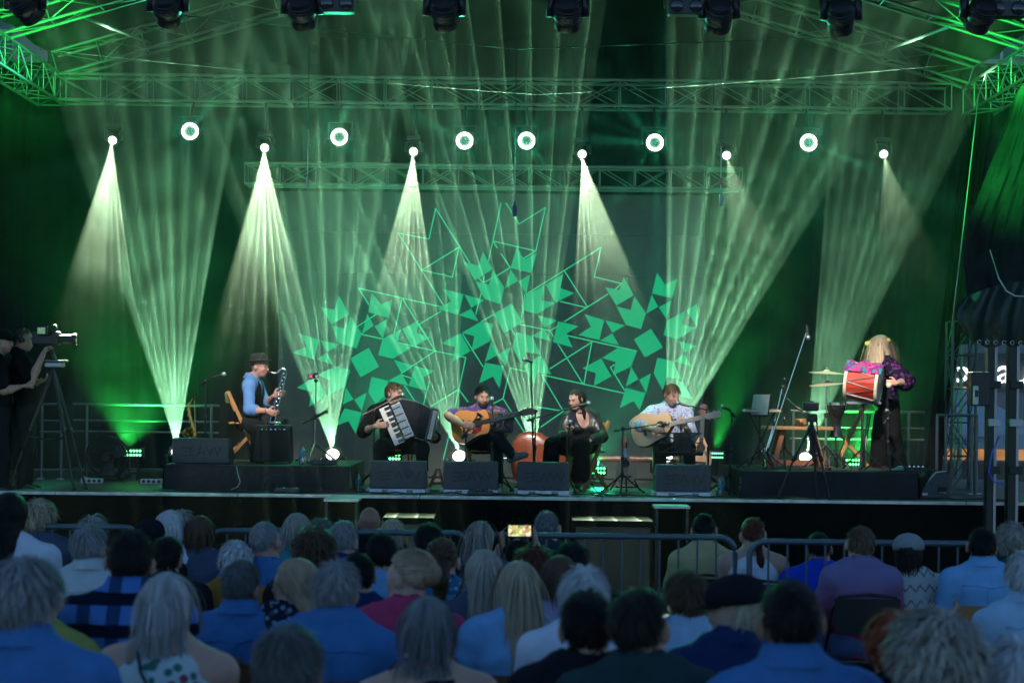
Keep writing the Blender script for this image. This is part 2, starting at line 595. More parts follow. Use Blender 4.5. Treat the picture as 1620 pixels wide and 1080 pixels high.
# ================================================================== LED screen
LED_Y = 21.7
led_l, led_r = P(441, 500, LED_Y), P(1114, 500, LED_Y)
LX0, LX1 = led_l.x, led_r.x
LZ0, LZ1 = STAGE_Z + 0.02, P(770, 306, LED_Y).z
def emis(name, col, strength, base=(0.02, 0.02, 0.02), rough=0.4, var=0.0, vscale=30.0):
    strength *= LAMP
    m = mat(name, base, rough, 0, 0.1, 20, emit=col, estr=strength)
    m.cycles.emission_sampling = 'NONE'
    if var:
        N, L, b = nodes_of(m)
        nz = N.new('ShaderNodeTexNoise'); nz.inputs['Scale'].default_value = vscale
        tc = N.new('ShaderNodeTexCoord'); L.new(tc.outputs['Object'], nz.inputs['Vector'])
        r = N.new('ShaderNodeMapRange'); r.inputs['To Min'].default_value = strength * (1 - var); r.inputs['To Max'].default_value = strength * (1 + var)
        L.new(nz.outputs['Fac'], r.inputs['Value']); L.new(r.outputs[0], b.inputs['Emission Strength'])
    return m
m_led = emis('screen_dark_pixels', srgb(18, 25, 26), 0.95, (0.03, 0.034, 0.034), 0.5, 0.06, 90)
m_led_green = emis('screen_green_pixels', srgb(6, 165, 108), 1.0, (0.02, 0.022, 0.022), 0.5, 0.04, 60)
m_led_line = emis('screen_line_pixels', srgb(40, 205, 138), 1.0, (0.02, 0.022, 0.022), 0.5)
led = empty('led_screen', (0, LED_Y, STAGE_Z), 'large dark screen showing a green folk star pattern behind the band', 'screen')
part(MB().box(((LX0 + LX1) / 2, LED_Y + 0.07, (LZ0 + LZ1) / 2), (LX1 - LX0, 0.10, LZ1 - LZ0)), 'screen_housing', m_black_plastic, led)
nx, nz_ = 11, 7
pw, ph_ = (LX1 - LX0) / nx, (LZ1 - LZ0) / nz_
_lp = None
for i in range(nx):
    for j in range(nz_):
        if _lp is None:
            _lp = MB().box((0, 0, 0), (pw - 0.002, 0.02, ph_ - 0.002)).build('led_panel', m_led, led); o = _lp
        else:
            o = _lp.copy(); COL.objects.link(o); o.parent = led
        o.location = (LX0 + pw * (i + .5), 0.0, LZ0 + ph_ * (j + .5) - STAGE_Z)
K = 340 / 1620.0
def zz(q, pts):
    ox, oy = {'A': (440, 310), 'B': (440, 500), 'C': (780, 310), 'D': (780, 500)}[q]
    return [P(ox + x * K, oy + y * K, LED_Y - 0.015) for x, y in pts]
FILL = [
 ('A', [(457,750),(537,890),(402,968),(318,835),(425,858)]), ('B', [(545,0),(630,130),(590,243),(452,200),(405,72),(508,95)]),
 ('A', [(705,730),(775,815),(860,780),(835,920),(680,875)]), ('A', [(672,885),(720,975),(632,1040)]), ('A', [(826,925),(790,1077),(728,982)]),
 ('B', [(925,100),(900,200),(1005,235),(865,320),(755,293),(787,172)]), ('B', [(1060,30),(1045,125),(1150,160),(1010,235),(935,98)]),
 ('A', [(1543,420),(1618,550),(1483,635),(1400,498),(1510,525)]), ('A', [(1620,555),(1705,690),(1675,815),(1555,775),(1488,645),(1590,668)]),
 ('A', [(1240,700),(1398,740),(1358,895),(1205,853),(1303,793)]), ('A', [(1405,742),(1553,785),(1455,843)]), ('A', [(1455,850),(1510,943),(1360,898)]),
 ('B', [(683,238),(760,380),(622,460),(543,318)]), ('B', [(165,135),(310,178),(270,325),(110,275),(215,228)]), ('B', [(315,180),(465,213),(370,268)]), ('B', [(368,275),(415,365),(290,325)]),
 ('B', [(430,380),(545,405),(505,530),(375,600),(395,490),(300,440)]), ('B', [(290,445),(365,600),(230,683),(255,570),(142,540)]),
 ('B', [(510,535),(568,625),(485,668)]), ('B', [(668,575),(630,715),(575,628)]), ('B', [(500,695),(630,725),(585,885),(530,790),(430,830)]),
 ('B', [(705,457),(830,487),(800,600),(735,660),(680,575)]), ('B', [(930,432),(985,525),(830,485)]), ('B', [(875,330),(1025,372),(930,430)]),
 ('B', [(1030,375),(1180,412),(1095,460),(1120,560),(985,525)]), ('B', [(1530,40),(1620,60),(1595,190),(1455,265),(1480,150),(1385,125)]),
 ('B', [(1375,130),(1450,262),(1310,345),(1335,235),(1230,205)]), ('B', [(1605,190),(1660,290),(1558,345)]), ('D', [(-60,350),(80,375),(48,545),(0,455),(-105,505)]),
 ('C', [(140,812),(225,950),(85,1033),(0,890)]), ('D', [(175,120),(295,150),(360,290),(250,270),(222,370),(143,235)]), ('D', [(130,235),(95,380),(35,290)]),
 ('D', [(360,295),(440,438),(335,425),(310,515),(228,375)]), ('C', [(335,898),(482,938),(387,993)]), ('D', [(385,95),(440,190),(292,150)]), ('D', [(490,38),(645,75),(552,133),(600,235),(450,195)]),
 ('C', [(178,385),(235,478),(330,430),(287,580),(132,543)]), ('C', [(132,550),(187,640),(90,695)]), ('C', [(280,590),(250,740),(192,645)]),
 ('C', [(388,675),(365,785),(470,805),(330,890),(228,860),(250,745)]), ('C', [(530,590),(508,693),(612,732),(472,805),(395,668)]),
 ('C', [(985,608),(1060,748),(930,825),(845,688),(955,710)]), ('C', [(1065,755),(1152,885),(1115,1003),(1000,970),(930,830),(1037,860)]),
 ('C', [(1237,578),(1295,668),(1392,622),(1350,770),(1197,735)]), ('C', [(1195,742),(1245,835),(1155,885)]), ('C', [(1345,785),(1308,930),(1250,838)]),
 ('C', [(1450,865),(1425,970),(1530,993),(1390,1077),(1283,1050),(1312,940)]), ('C', [(1540,810),(1540,985),(1455,862)]),
 ('C', [(690,890),(838,935),(800,1085),(643,1047),(738,985)]), ('C', [(845,935),(995,975),(900,1030)]), ('C', [(898,1035),(950,1125),(805,1090)]),
 ('D', [(1190,95),(1280,235),(1145,312),(1062,175)]), ('D', [(1395,185),(1535,225),(1445,275)]), ('D', [(1440,285),(1500,380),(1365,340)]),
 ('D', [(1240,312),(1355,340),(1420,475),(1310,460),(1280,560),(1210,430)]), ('D', [(1430,490),(1505,625),(1395,600),(1390,500)]),
 ('D', [(950,232),(1085,262),(1040,380),(905,445),(925,345),(822,315)]), ('D', [(815,318),(893,452),(760,525),(775,430),(672,393)]),
 ('D', [(1042,382),(1097,475),(1000,530)]), ('D', [(1190,430),(1155,578),(1102,480)]), ('D', [(1000,540),(1150,578),(1105,710),(1060,640),(955,692)]),
]
LINE = [
 ('A', [(1445,505),(1188,95),(1137,325),(905,280),(1248,825)]), ('A', [(1085,558),(1365,385),(1313,612),(1085,558)]), ('A', [(683,815),(605,695),(1230,835)]),
 ('A', [(875,1030),(935,770),(1105,1045)]), ('A', [(1225,870),(1065,965)]), ('A', [(595,985),(735,895)]), ('B', [(625,135),(785,172)]), ('B', [(1063,60),(1183,262),(930,430)]),
 ('B', [(905,200),(1183,262),(1415,312),(1362,550),(1150,680)]), ('B', [(1335,680),(1362,550),(1430,645)]), ('B', [(955,525),(1040,655)]), ('B', [(1140,490),(1095,670)]), ('B', [(1390,135),(1545,380)]),
 ('B', [(935,445),(1000,465)]), ('B', [(1300,850),(1245,1077)]), ('A', [(1660,150),(1585,490)]), ('A', [(1555,600),(1545,655),(1515,620)]), ('A', [(1545,655),(1620,615)]), ('A', [(1530,735),(1490,890)]), ('A', [(1535,945),(1620,895)]),
 ('C', [(60,55),(0,340),(322,415),(395,88),(195,212),(98,55)]), ('C', [(0,340),(30,390)]), ('C', [(60,435),(130,540),(30,600)]), ('C', [(322,415),(230,470)]),
 ('C', [(250,740),(815,388),(763,610),(970,660),(920,705)]), ('C', [(538,565),(708,830)]), ('C', [(865,740),(540,945)]), ('C', [(510,795),(700,840)]), ('C', [(240,745),(215,915)]), ('C', [(205,968),(430,1015),(480,985)]), ('C', [(430,1015),(455,1060)]),
 ('D', [(555,145),(1080,262)]), ('D', [(490,210),(675,505)]), ('D', [(430,395),(745,195),(685,505)]), ('D', [(365,440),(985,580)]), ('D', [(915,365),(885,385),(990,555)]), ('D', [(365,440),(530,715),(360,835)]), ('D', [(530,715),(320,680)]),
 ('D', [(245,415),(130,390),(75,620),(250,895),(265,850)]), ('D', [(75,620),(10,655)]), ('D', [(250,895),(310,865)]), ('D', [(140,100),(165,140)]),
]
import mathutils.geometry as mgeo
_sh = {}
for q, pts in FILL:
    W = zz(q, pts)
    mb = MB()
    tess = mgeo.tessellate_polygon([W])
    fs = []
    for t in tess:
        nn = (W[t[1]] - W[t[0]]).cross(W[t[2]] - W[t[0]])
        fs.append(tuple(t) if nn.y < 0 else tuple(reversed(t)))
    mb.add(W, fs)
    part(mb, 'pattern_shape', m_led_green, led)
for q, pts in LINE:
    W = zz(q, pts)
    mb = MB()
    for a, b in zip(W[:-1], W[1:]):
        d = (b - a).normalized(); nn = Vector((-d.z, 0, d.x)) * 0.0068
        a2, b2 = a - d * .006 - Vector((0, .003, 0)), b + d * .006 - Vector((0, .003, 0))
        mb.add([a2 - nn, b2 - nn, b2 + nn, a2 + nn], [(0, 1, 2, 3)])
    part(mb, 'pattern_line', m_led_line, led)
# ================================================================== lighting fixtures
BEAM = (0.74, 1.0, 0.62)
BEAM_UP = (0.42, 1.0, 0.55)
TEAL = (0.06, 1.0, 0.55)
GREEN = (0.03, 1.0, 0.12)
m_lens = emis('lit_lens', (0.97, 1.0, 0.93), 4.0)
m_lens_dim = emis('dimmer_lit_lens', (0.9, 1.0, 0.95), 3.0)
m_green_led = emis('lit_green_led', (0.1, 1.0, 0.22), 6.0)
m_dark_lens = mat('dark_lens_glass', (0.02, 0.025, 0.025), 0.08, 0, 0.1, 10, coat=1.0)

def moving_head(name, base, aim, label, size=1.0, lit=True, group=None, hang=False, lens_mat=None):
    """base box, two yoke arms, rounded head with lens; hang = upside down under a truss"""
    base, aim = Vector(base), Vector(aim)
    s = size
    up = Vector((0, 0, -1 if hang else 1))
    e = empty(name, base, label, 'stage light', group)
    part(MB().box(base + up * 0.05 * s, (0.30 * s, 0.24 * s, 0.10 * s), taper=0.93), 'base', m_black_plastic, e, bevel=0.012 * s)
    pv = base + up * 0.30 * s
    d = (aim - pv).normalized()
    ax = d.cross(Vector((0, 1, 0)) if abs(d.y) < 0.6 else Vector((0, 0, 1))).normalized()
    ax = Vector((1, 0, 0))
    for sx in (-1, 1):
        a0 = base + up * 0.10 * s + ax * sx * 0.15 * s
        part(MB().tube([a0 - ax * sx * .02 * s, a0 + up * .06 * s, pv + ax * sx * .165 * s + up * 0.03 * s], [0.03 * s, .034 * s, 0.026 * s], 8, flat=1.4), 'yoke_arm', m_black_plastic, e, smooth=True)
    part(MB().lathe([(0.05 * s, -0.15 * s), (0.10 * s, -0.14 * s), (0.125 * s, -0.09 * s), (0.135 * s, 0.02 * s), (0.118 * s, 0.05 * s), (0.125 * s, 0.06 * s), (0.125 * s, 0.135 * s), (0.108 * s, 0.14 * s), (0.105 * s, 0.12 * s)], pv, d, 24), 'head', m_black_plastic, e, smooth='auto')
    lm = (lens_mat or m_lens) if lit else m_dark_lens
    part(MB().lathe([(0.088 * s, 0.118 * s), (0.078 * s, 0.136 * s), (0.045 * s, 0.148 * s), (0.0005, 0.152 * s)], pv, d, 20), 'lens', lm, e, smooth=True)
    for k in range(4):
        q = pv - d * (0.02 + 0.03 * k) * s
        part(MB().lathe([(0.128 * s, 0), (0.1365 * s, 0.004 * s), (0.128 * s, 0.012 * s)], q, d, 20, cap=False), 'cooling_rib', m_black_plastic, e, smooth='auto')
    return e, pv + d * 0.175 * s, d

def aimdir(angle_deg, fwd_deg, up=True):
    a, f = R(angle_deg), R(fwd_deg)
    v = Vector((math.sin(a), -math.tan(f), math.cos(a) * (1 if up else -1)))
    return v.normalized()

# floor units throwing fans of light up: lens place, depth, lean, half angle, watts
FLOOR_UNITS = [
 (284, 690, 20.7, -4, 14.5, 900, 'floor moving head behind the left riser, white fan of light upwards', 1),
 (528, 704, 20.3, -5.5, 17, 800, 'floor moving head right of the saxophone riser, white fan of light upwards', 2),
 (728, 706, 20.3, -16, 16.5, 520, 'floor moving head just left of the first guitarist, fan of light upwards', 3),
 (846, 700, 20.9, -7, 15.5, 620, 'floor moving head hidden behind the double bass, fan of light upwards', 4),
 (1052, 700, 20.9, 14.5, 16, 900, 'floor moving head behind the right guitarist, fan of light upwards', 5),
 (1272, 714, 20.9, 13.5, 11, 560, 'floor moving head behind the percussion table, fan of light upwards', 6),
]
for (px, py, Y, ang, half, pw_, lab, sd) in FLOOR_UNITS:
    lens = P(px, py, Y)
    d = aimdir(ang, 6)
    z0 = STAGE_Z
    base = Vector((lens.x, Y, z0))
    # set the unit on a small black box where its lens sits higher than the unit itself
    hgt = lens.z - z0
    pv_h = 0.30 * 0.95
    e, tip, dd = moving_head('floor_moving_head', base, base + Vector((0, 0, pv_h)) + Vector((d.x * .25, -0.80, 0.60)) * 3, lab, 0.95, group='moving heads on the stage floor')
    e.location.z += 0  # stands on the deck
    spot('beam', tip + Vector((0, 0, .02)), tip + d * 5, pw_ * 72, BEAM_UP, half, 0.03, 0.008, e, ribs=8, seed=sd)

# top units throwing fans down
TOP_UNITS = [
 (177, 218, (156, 448), 7.4, 620, 'small round lamp above the left railing, fan of light down to the left', 1),
 (418, 230, (416, 485), 9.2, 700, 'small round lamp above the saxophone player, broad fan of light straight down', 2),
 (654, 236, (640, 470), 7.2, 520, 'small round lamp above the left half of the screen, fan of light down', 3),
 (921, 240, (962, 470), 8.0, 560, 'small round lamp above the right half of the screen, fan of light down', 4),
 (1150, 242, (1205, 430), 8, 60, 'small round lamp at the right end of the screen truss, faint beam', 5),
 (1399, 240, (1440, 420), 8, 60, 'rightmost small round lamp above the drummer, faint beam', 6),
]
for (px, py, ang, half, pw_, lab, sd) in TOP_UNITS:
    lens = P(px, py, 21.0)
    top = Vector((lens.x, 21.15, zt - 0.19))
    d = (P(ang[0], ang[1], 18.8) - lens).normalized()
    e, tip, dd = moving_head('hanging_moving_head', (lens.x, 21.1, lens.z + 0.30 * .62), lens + Vector((d.x * .3, -2.2, -0.9)) * 2, lab, 0.62, group='small moving heads hanging in front of the rear truss', hang=True)
    rod('hanging_pipe', (lens.x, 21.1, lens.z + 0.18), (lens.x, RT_Y - .1, zt - 0.16), 0.018, m_black_metal, e)
    spot('beam', tip + Vector((0, -.01, -.03)), tip + d * 5, pw_ * 225, BEAM, half, 0.03, 0.008, e, ribs=7, seed=sd)

# ring lamps facing the square
m_ring = emis('lit_ring', (0.93, 1.0, 0.96), 9.0)
m_ring_core = emis('ring_core_cells', (0.10, 0.75, 0.40), 0.35)
for k, (px, py) in enumerate([(301, 208), (537, 217), (735, 223), (833, 223), (1036, 226), (1279, 226)]):
    c = P(px, py, 20.9)
    lab = ['leftmost white ring lamp, above the left railing', 'white ring lamp between the two left fans of light', 'left one of the pair of white ring lamps over the screen',
           'right one of the pair of white ring lamps over the screen', 'white ring lamp above the right guitarist', 'rightmost white ring lamp, above the drummer'][k]
    e = empty('ring_lamp', c, lab, 'stage light', 'ring lamps facing the audience')
    part(MB().lathe([(0.0005, 0.16), (0.07, 0.155), (0.115, 0.10), (0.122, 0.0), (0.118, -0.012), (0.112, 0.0)], c, (0, 1, 0), 28), 'housing', m_black_plastic, e, smooth='auto')
    pts = [c + Vector((math.cos(2 * math.pi * i / 32) * .090, -0.014, math.sin(2 * math.pi * i / 32) * .090)) for i in range(32)]
    part(MB().tube(pts, 0.0175, 8, closed=True), 'ring', m_ring, e, smooth=True)
    part(MB().lathe([(0.066, 0), (0.05, 0.012), (0.0005, 0.016)], c + Vector((0, -.006, 0)), (0, -1, 0), 24), 'core_lens', m_ring_core, e, smooth=True)
    for q in range(7):
        a = q * math.pi / 3
        rr_ = 0.036 if q < 6 else 0
        part(MB().lathe([(0.014, 0), (0.010, 0.006), (0.0005, 0.008)], c + Vector((math.cos(a) * rr_, -.021, math.sin(a) * rr_)), (0, -1, 0), 8), 'lens_cell', m_dark_lens, e, smooth=True)
    part(MB().bar(c + Vector((-.15, .05, -.02)), c + Vector((-.15, .05, .20)), .02, .04).bar(c + Vector((.15, .05, -.02)), c + Vector((.15, .05, .20)), .02, .04).bar(c + Vector((-.16, .05, .20)), c + Vector((.16, .05, .20)), .03, .02), 'yoke', m_black_metal, e)
    rod('hanging_pipe', c + Vector((0, .05, .20)), (c.x, RT_Y - .1, zt - 0.16), 0.016, m_black_metal, e)
    spot('ring_glow', c + Vector((0, -.05, 0)), c + Vector((0, -5, -1.2)), 290, TEAL, 80, 0.6, 0.02, e, burst=26, seed=k)

# green LED floods on the stage floor
def led_flood(px, py, Y, cells, label, targets, w=0.03, group='green floodlights on the stage'):
    c = P(px, py, Y)
    e = empty('green_floodlight', (c.x, Y, STAGE_Z), label, 'floodlight', group)
    W = cells * w * 1.25
    part(MB().box(c + Vector((0, .06, 0)), (W + .04, 0.10, 0.12)), 'housing', m_black_plastic, e, bevel=0.008)
    for i in range(cells):
        for j in range(2):
            q = c + Vector((-W / 2 + W * (i + .5) / cells, 0.006, -.026 + .052 * j))
            part(MB().lathe([(w * .52, 0), (w * .4, .008), (0.0005, .011)], q, (0, -1, 0.1), 10), 'led_cell', m_green_led, e, smooth=True)
    zb = c.z - 0.06
    if zb - STAGE_Z > 0.02:
        for sx in (-1, 1):
            part(MB().bar((c.x + sx * W * .35, Y + .06, STAGE_Z + .004), (c.x + sx * W * .35, Y + .06, zb), .03, .02), 'foot', m_black_metal, e)
    for (t, pw_, half) in targets:
        spot('green_wash', c + Vector((0, -.04, .09)), t, pw_ * (.65 if half > 40 else .4 if half > 25 else 1.0), GREEN if half < 40 or px < 300 or px > 1100 else (.02, 1.0, .45), half, 0.8, 0.05, e)
    return e
led_flood(202, 716, 20.3, 9, 'green floodlight bar beside the big fan on the left', [(Vector((-6.0, 19.3, 6.2)), 700, 28), (Vector((-4.2, 21.0, 5)), 700, 55)])
led_flood(624, 722, 20.5, 4, 'small green floodlight under the accordion player', [(Vector((-1.6, 20.0, 7)), 600, 60)])
led_flood(946, 744, 20.2, 5, 'small green floodlight beside the singer chair', [(Vector((1.0, 19.5, 1.0)), 60, 60), (Vector((1.2, 20, 7)), 500, 60)])
led_flood(1132, 720, 20.9, 8, 'row of small green lights right of the lute', [(P(1195, 470, 21.3), 650, 21)], w=0.02)
led_flood(1352, 731, 20.4, 6, 'green floodlight under the drummer chair', [(Vector((5.9, 19.2, 6.2)), 700, 28), (Vector((4.4, 22.3, 2.2)), 350, 50), (Vector((5.1, 17.2, 4.2)), 900, 22)])

# row of big moving heads on the front truss (backs to us, lighting the players) and two blinders between
FH_Y = 14.5
KEY = (1.0, 0.90, 0.80)
keys = [(40, -1.9), (265, -3.0), (478, -1.35), (703, -.35), (898, .75), (1137, 1.85), (1330, 3.9), (1552, 3.3)]
for k, (px, tx) in enumerate(keys):
    c = P(px, [14, 18, 22, 24, 26, 29, 31, 28][k], FH_Y)
    base = Vector((c.x, FH_Y, c.z + 0.31))
    w = ['leftmost', 'second from left', 'third from left', 'fourth from left', 'fifth from left', 'sixth from left', 'seventh from left', 'rightmost'][k]
    tgt = Vector((tx, 19.4, 1.85))
    e, tip, dd = moving_head('big_moving_head', base, tgt, '%s big black moving head hanging at the top edge' % w, 0.96, lit=False, group='big moving heads on the front truss', hang=True)
    part(MB().bar(base + Vector((-.09, 0, -.001)), Vector((base.x - .09, FH_Y, zt - .16)), .04, .03).bar(base + Vector((.09, 0, -.001)), Vector((base.x + .09, FH_Y, zt - .16)), .04, .03), 'clamp', m_black_metal, e)
    if k in (0, 7):                                      # the outermost two wash the roof corners green
        corner = Vector((-6.0, 18.6, 6.15)) if k == 0 else Vector((5.45, 17.6, 4.9))
        spot('corner_wash', tip, corner, 6500 if k == 0 else 1500, GREEN, 17 if k == 0 else 22, 0.7, 0.08, e)
        if k == 7:
            spot('corner_wash', tip, Vector((6.0, 18.6, 6.15)), 6500, GREEN, 16, 0.7, 0.08, e)
        continue
    spot('key_light', tip, tgt, [500, 2000, 1900, 1900, 1900, 1900, 3000, 300][k], KEY, 7.5 if k != 6 else 11, 0.8, 0.09, e)
for k, (px, py) in enumerate([(533, 8), (1085, 12), (1592, 16)]):
    c = P(px, py, FH_Y)
    e = empty('blinder_lamp', c, ['left', 'middle', 'right'][k] + ' black two cell blinder lamp between the moving heads', 'stage light', 'blinder lamps on the front truss')
    part(MB().box(c, (0.31, 0.12, 0.15)), 'housing', m_black_plastic, e, bevel=0.01)
    for sx in (-1, 1):
        part(MB().lathe([(0.062, 0), (0.05, .012), (.0005, .018)], c + Vector((sx * .085, -.062, 0)), (0, -1, 0), 16), 'lamp_glass', m_dark_lens, e, smooth=True)
    part(MB().bar(c + Vector((-.19, 0, 0)), c + Vector((-.19, 0, .2)), .012, .03).bar(c + Vector((.19, 0, 0)), c + Vector((.19, 0, .2)), .012, .03).bar(c + Vector((-.2, 0, .2)), c + Vector((.2, 0, .2)), .03, .012), 'yoke', m_black_metal, e)
# ================================================================== people: continuous bodies from blended round shapes
def surface_nets(F, lo, h):
    ins = F < 0
    c = ins[:-1, :-1, :-1].astype(np.int8)
    cnt = (c + ins[1:, :-1, :-1] + ins[:-1, 1:, :-1] + ins[1:, 1:, :-1] + ins[:-1, :-1, 1:] + ins[1:, :-1, 1:] + ins[:-1, 1:, 1:] + ins[1:, 1:, 1:])
    act = (cnt > 0) & (cnt < 8)
    I = np.argwhere(act)
    if len(I) == 0:
        return np.zeros((0, 3)), np.zeros((0, 4), int)
    idx = np.full(act.shape, -1, np.int32)
    idx[act] = np.arange(len(I))
    offs = [(0, 0, 0), (1, 0, 0), (0, 1, 0), (1, 1, 0), (0, 0, 1), (1, 0, 1), (0, 1, 1), (1, 1, 1)]
    val = [F[I[:, 0] + o[0], I[:, 1] + o[1], I[:, 2] + o[2]] for o in offs]
    S = np.zeros((len(I), 3)); n = np.zeros(len(I))
    for a, b in ((0, 1), (2, 3), (4, 5), (6, 7), (0, 2), (1, 3), (4, 6), (5, 7), (0, 4), (1, 5), (2, 6), (3, 7)):
        va, vb = val[a], val[b]
        m = (va < 0) != (vb < 0)
        t = np.where(m, va / np.where(m, va - vb, 1), 0)
        oa, ob = np.array(offs[a], float), np.array(offs[b], float)
        S += np.where(m[:, None], oa + t[:, None] * (ob - oa), 0)
        n += m
    V = np.array(lo) + h * (I + S / n[:, None])
    Q = []
    for ax in range(3):
        p, q = (ax + 1) % 3, (ax + 2) % 3
        sl0 = [slice(None)] * 3; sl1 = [slice(None)] * 3
        sl0[ax] = slice(0, -1); sl1[ax] = slice(1, None)
        s0, s1 = ins[tuple(sl0)], ins[tuple(sl1)]
        E = np.argwhere(s0 != s1)
        ok = (E[:, p] > 0) & (E[:, q] > 0) & (E[:, p] < ins.shape[p] - 1) & (E[:, q] < ins.shape[q] - 1)
        E = E[ok]
        fl = s1[tuple(E.T)]
        def cell(dp, dq):
            C = E.copy(); C[:, p] += dp; C[:, q] += dq
            return idx[tuple(C.T)]
        quad = np.stack([cell(-1, -1), cell(0, -1), cell(0, 0), cell(-1, 0)], 1)
        quad[fl] = quad[fl][:, ::-1]
        Q.append(quad)
    return V, np.concatenate(Q)

def sdf_mesh(prims, h, cuts=()):
    """prims: ('c', a, b, ra, rb, k) tapered limbs, ('e', centre, radii, axes3x3, k) ellipsoids; cuts: same shapes carved away"""
    los, his = [], []
    bb = []
    for p in list(prims) + list(cuts):
        if p[0] == 'c':
            a, b = np.array(p[1]), np.array(p[2]); r = max(p[3], p[4]) + p[5] + 2 * h
            bb.append((np.minimum(a, b) - r, np.maximum(a, b) + r))
        else:
            c = np.array(p[1]); r = max(p[2]) + p[4] + 2 * h
            A = np.abs(np.array(p[3])) @ np.array(p[2]) + p[4] + 2 * h
            bb.append((c - A, c + A))
    n = len(prims)
    lo = np.min([b[0] for b in bb[:n]], 0); hi = np.max([b[1] for b in bb[:n]], 0)
    dim = np.ceil((hi - lo) / h).astype(int) + 2
    F = np.full(dim, 1.0, np.float32)
    ax = [lo[i] + h * np.arange(dim[i]) for i in range(3)]
    for i, p in enumerate(list(prims) + list(cuts)):
        i0 = np.clip(np.floor((bb[i][0] - lo) / h).astype(int), 0, dim); i1 = np.clip(np.ceil((bb[i][1] - lo) / h).astype(int) + 1, 0, dim)
        if np.any(i1 <= i0): continue
        sl = tuple(slice(i0[k], i1[k]) for k in range(3))
        X = ax[0][sl[0]][:, None, None]; Y = ax[1][sl[1]][None, :, None]; Z = ax[2][sl[2]][None, None, :]
        if p[0] == 'c':
            a, b = np.array(p[1]), np.array(p[2]); d = b - a; L = max(d @ d, 1e-9)
            t = np.clip(((X - a[0]) * d[0] + (Y - a[1]) * d[1] + (Z - a[2]) * d[2]) / L, 0, 1)
            D = np.sqrt((X - a[0] - t * d[0]) ** 2 + (Y - a[1] - t * d[1]) ** 2 + (Z - a[2] - t * d[2]) ** 2) - (p[3] + (p[4] - p[3]) * t)
            k = p[5]
        else:
            c = p[1]; r = p[2]; A = np.array(p[3]); k = p[4]
            q = [((X - c[0]) * A[0, j] + (Y - c[1]) * A[1, j] + (Z - c[2]) * A[2, j]) for j in range(3)]
            k0 = np.sqrt(sum((q[j] / r[j]) ** 2 for j in range(3)))
            k1 = np.sqrt(sum((q[j] / r[j] ** 2) ** 2 for j in range(3)))
            D = k0 * (k0 - 1) / np.maximum(k1, 1e-6)
        A0 = F[sl]
        if i < n:
            hh = np.clip(0.5 + 0.5 * (A0 - D) / k, 0, 1)
            F[sl] = A0 * (1 - hh) + D * hh - k * hh * (1 - hh)
        else:
            D = -D
            hh = np.clip(0.5 - 0.5 * (A0 - D) / k, 0, 1)
            F[sl] = A0 * (1 - hh) + D * hh + k * hh * (1 - hh)
    return surface_nets(F, lo, h)

def np_object(name, V, Q, m, parent=None, colors=None, smooth=True):
    me = bpy.data.meshes.new(name)
    nq = len(Q)
    w = Q.shape[1]
    me.vertices.add(len(V)); me.vertices.foreach_set('co', np.asarray(V, np.float32).ravel())
    me.loops.add(nq * w); me.loops.foreach_set('vertex_index', np.asarray(Q, np.int32).ravel())
    me.polygons.add(nq); me.polygons.foreach_set('loop_start', np.arange(0, nq * w, w, dtype=np.int32))
    me.update(calc_edges=True)
    me.validate()
    if smooth:
        me.polygons.foreach_set('use_smooth', np.ones(len(me.polygons), bool))
    if colors is not None:
        at = me.color_attributes.new('hue', 'FLOAT_COLOR', 'POINT')
        c4 = np.ones((len(me.vertices), 4), np.float32); c4[:, :3] = colors[:len(me.vertices)]
        at.data.foreach_set('color', c4.ravel())
    me.materials.append(m)
    o = bpy.data.objects.new(name, me)
    link(o, parent)
    if parent is not None:
        o.matrix_parent_inverse = parent.matrix_basis.inverted()
    return o

def smooth_verts(V, Q, it=1, lam=0.5):
    for _ in range(it):
        S = np.zeros_like(V); n = np.zeros(len(V))
        for a in range(4):
            b = (a + 1) % 4
            np.add.at(S, Q[:, a], V[Q[:, b]]); np.add.at(n, Q[:, a], 1)
            np.add.at(S, Q[:, b], V[Q[:, a]]); np.add.at(n, Q[:, b], 1)
        V = V + lam * (S / np.maximum(n, 1)[:, None] - V)
    return V

def vnormals(V, Q):
    N = np.zeros_like(V)
    fn = np.cross(V[Q[:, 2]] - V[Q[:, 0]], V[Q[:, 3]] - V[Q[:, 1]])
    for a in range(4):
        np.add.at(N, Q[:, a], fn)
    return N / np.maximum(np.linalg.norm(N, axis=1), 1e-9)[:, None]

def folds(V, Q, amp, seed, freq=24.0):
    r = np.random.RandomState(seed)
    N = vnormals(V, Q)
    d = np.zeros(len(V))
    for i in range(7):
        k = r.normal(size=3) * np.array([1.0, 1.0, 0.55]); k *= freq * r.uniform(0.5, 1.7) / np.linalg.norm(k)
        ph = r.uniform(0, 6.28)
        w = V @ k + ph + 1.2 * np.sin(V @ (k[[1, 2, 0]] * 0.5) + ph * 2)
        d += (1 - np.abs(np.sin(w * 0.5))) ** 2 * r.uniform(0.5, 1.0)
    d -= d.mean()
    return V + N * (d * amp * 0.5)[:, None]

SKIN = {'fair': (0.46, 0.27, 0.20), 'mid': (0.38, 0.21, 0.145), 'tan': (0.27, 0.14, 0.09), 'pink': (0.45, 0.23, 0.18)}
def skin_material():
    m = mat('skin', (0.4, 0.25, 0.2), 0.5, 0, 0.08, 30, 0.05, 160, vcol='hue', spec=0.4)
    b = m.node_tree.nodes['Principled BSDF']
    return m
m_skin = skin_material()
m_hair = mat('hair', (0.1, 0.1, 0.1), 0.55, 0, 0.25, 14, 0.3, 90, vcol='hue', stretch=(1, 1, 0.25), spec=0.15)

def V3(v): return np.array((v[0], v[1], v[2]), float)

def axes_of(r, f, u):
    return np.stack([V3(r), V3(f), V3(u)], 1)

def nrm(v):
    v = np.asarray(v, float); return v / max(np.linalg.norm(v), 1e-9)

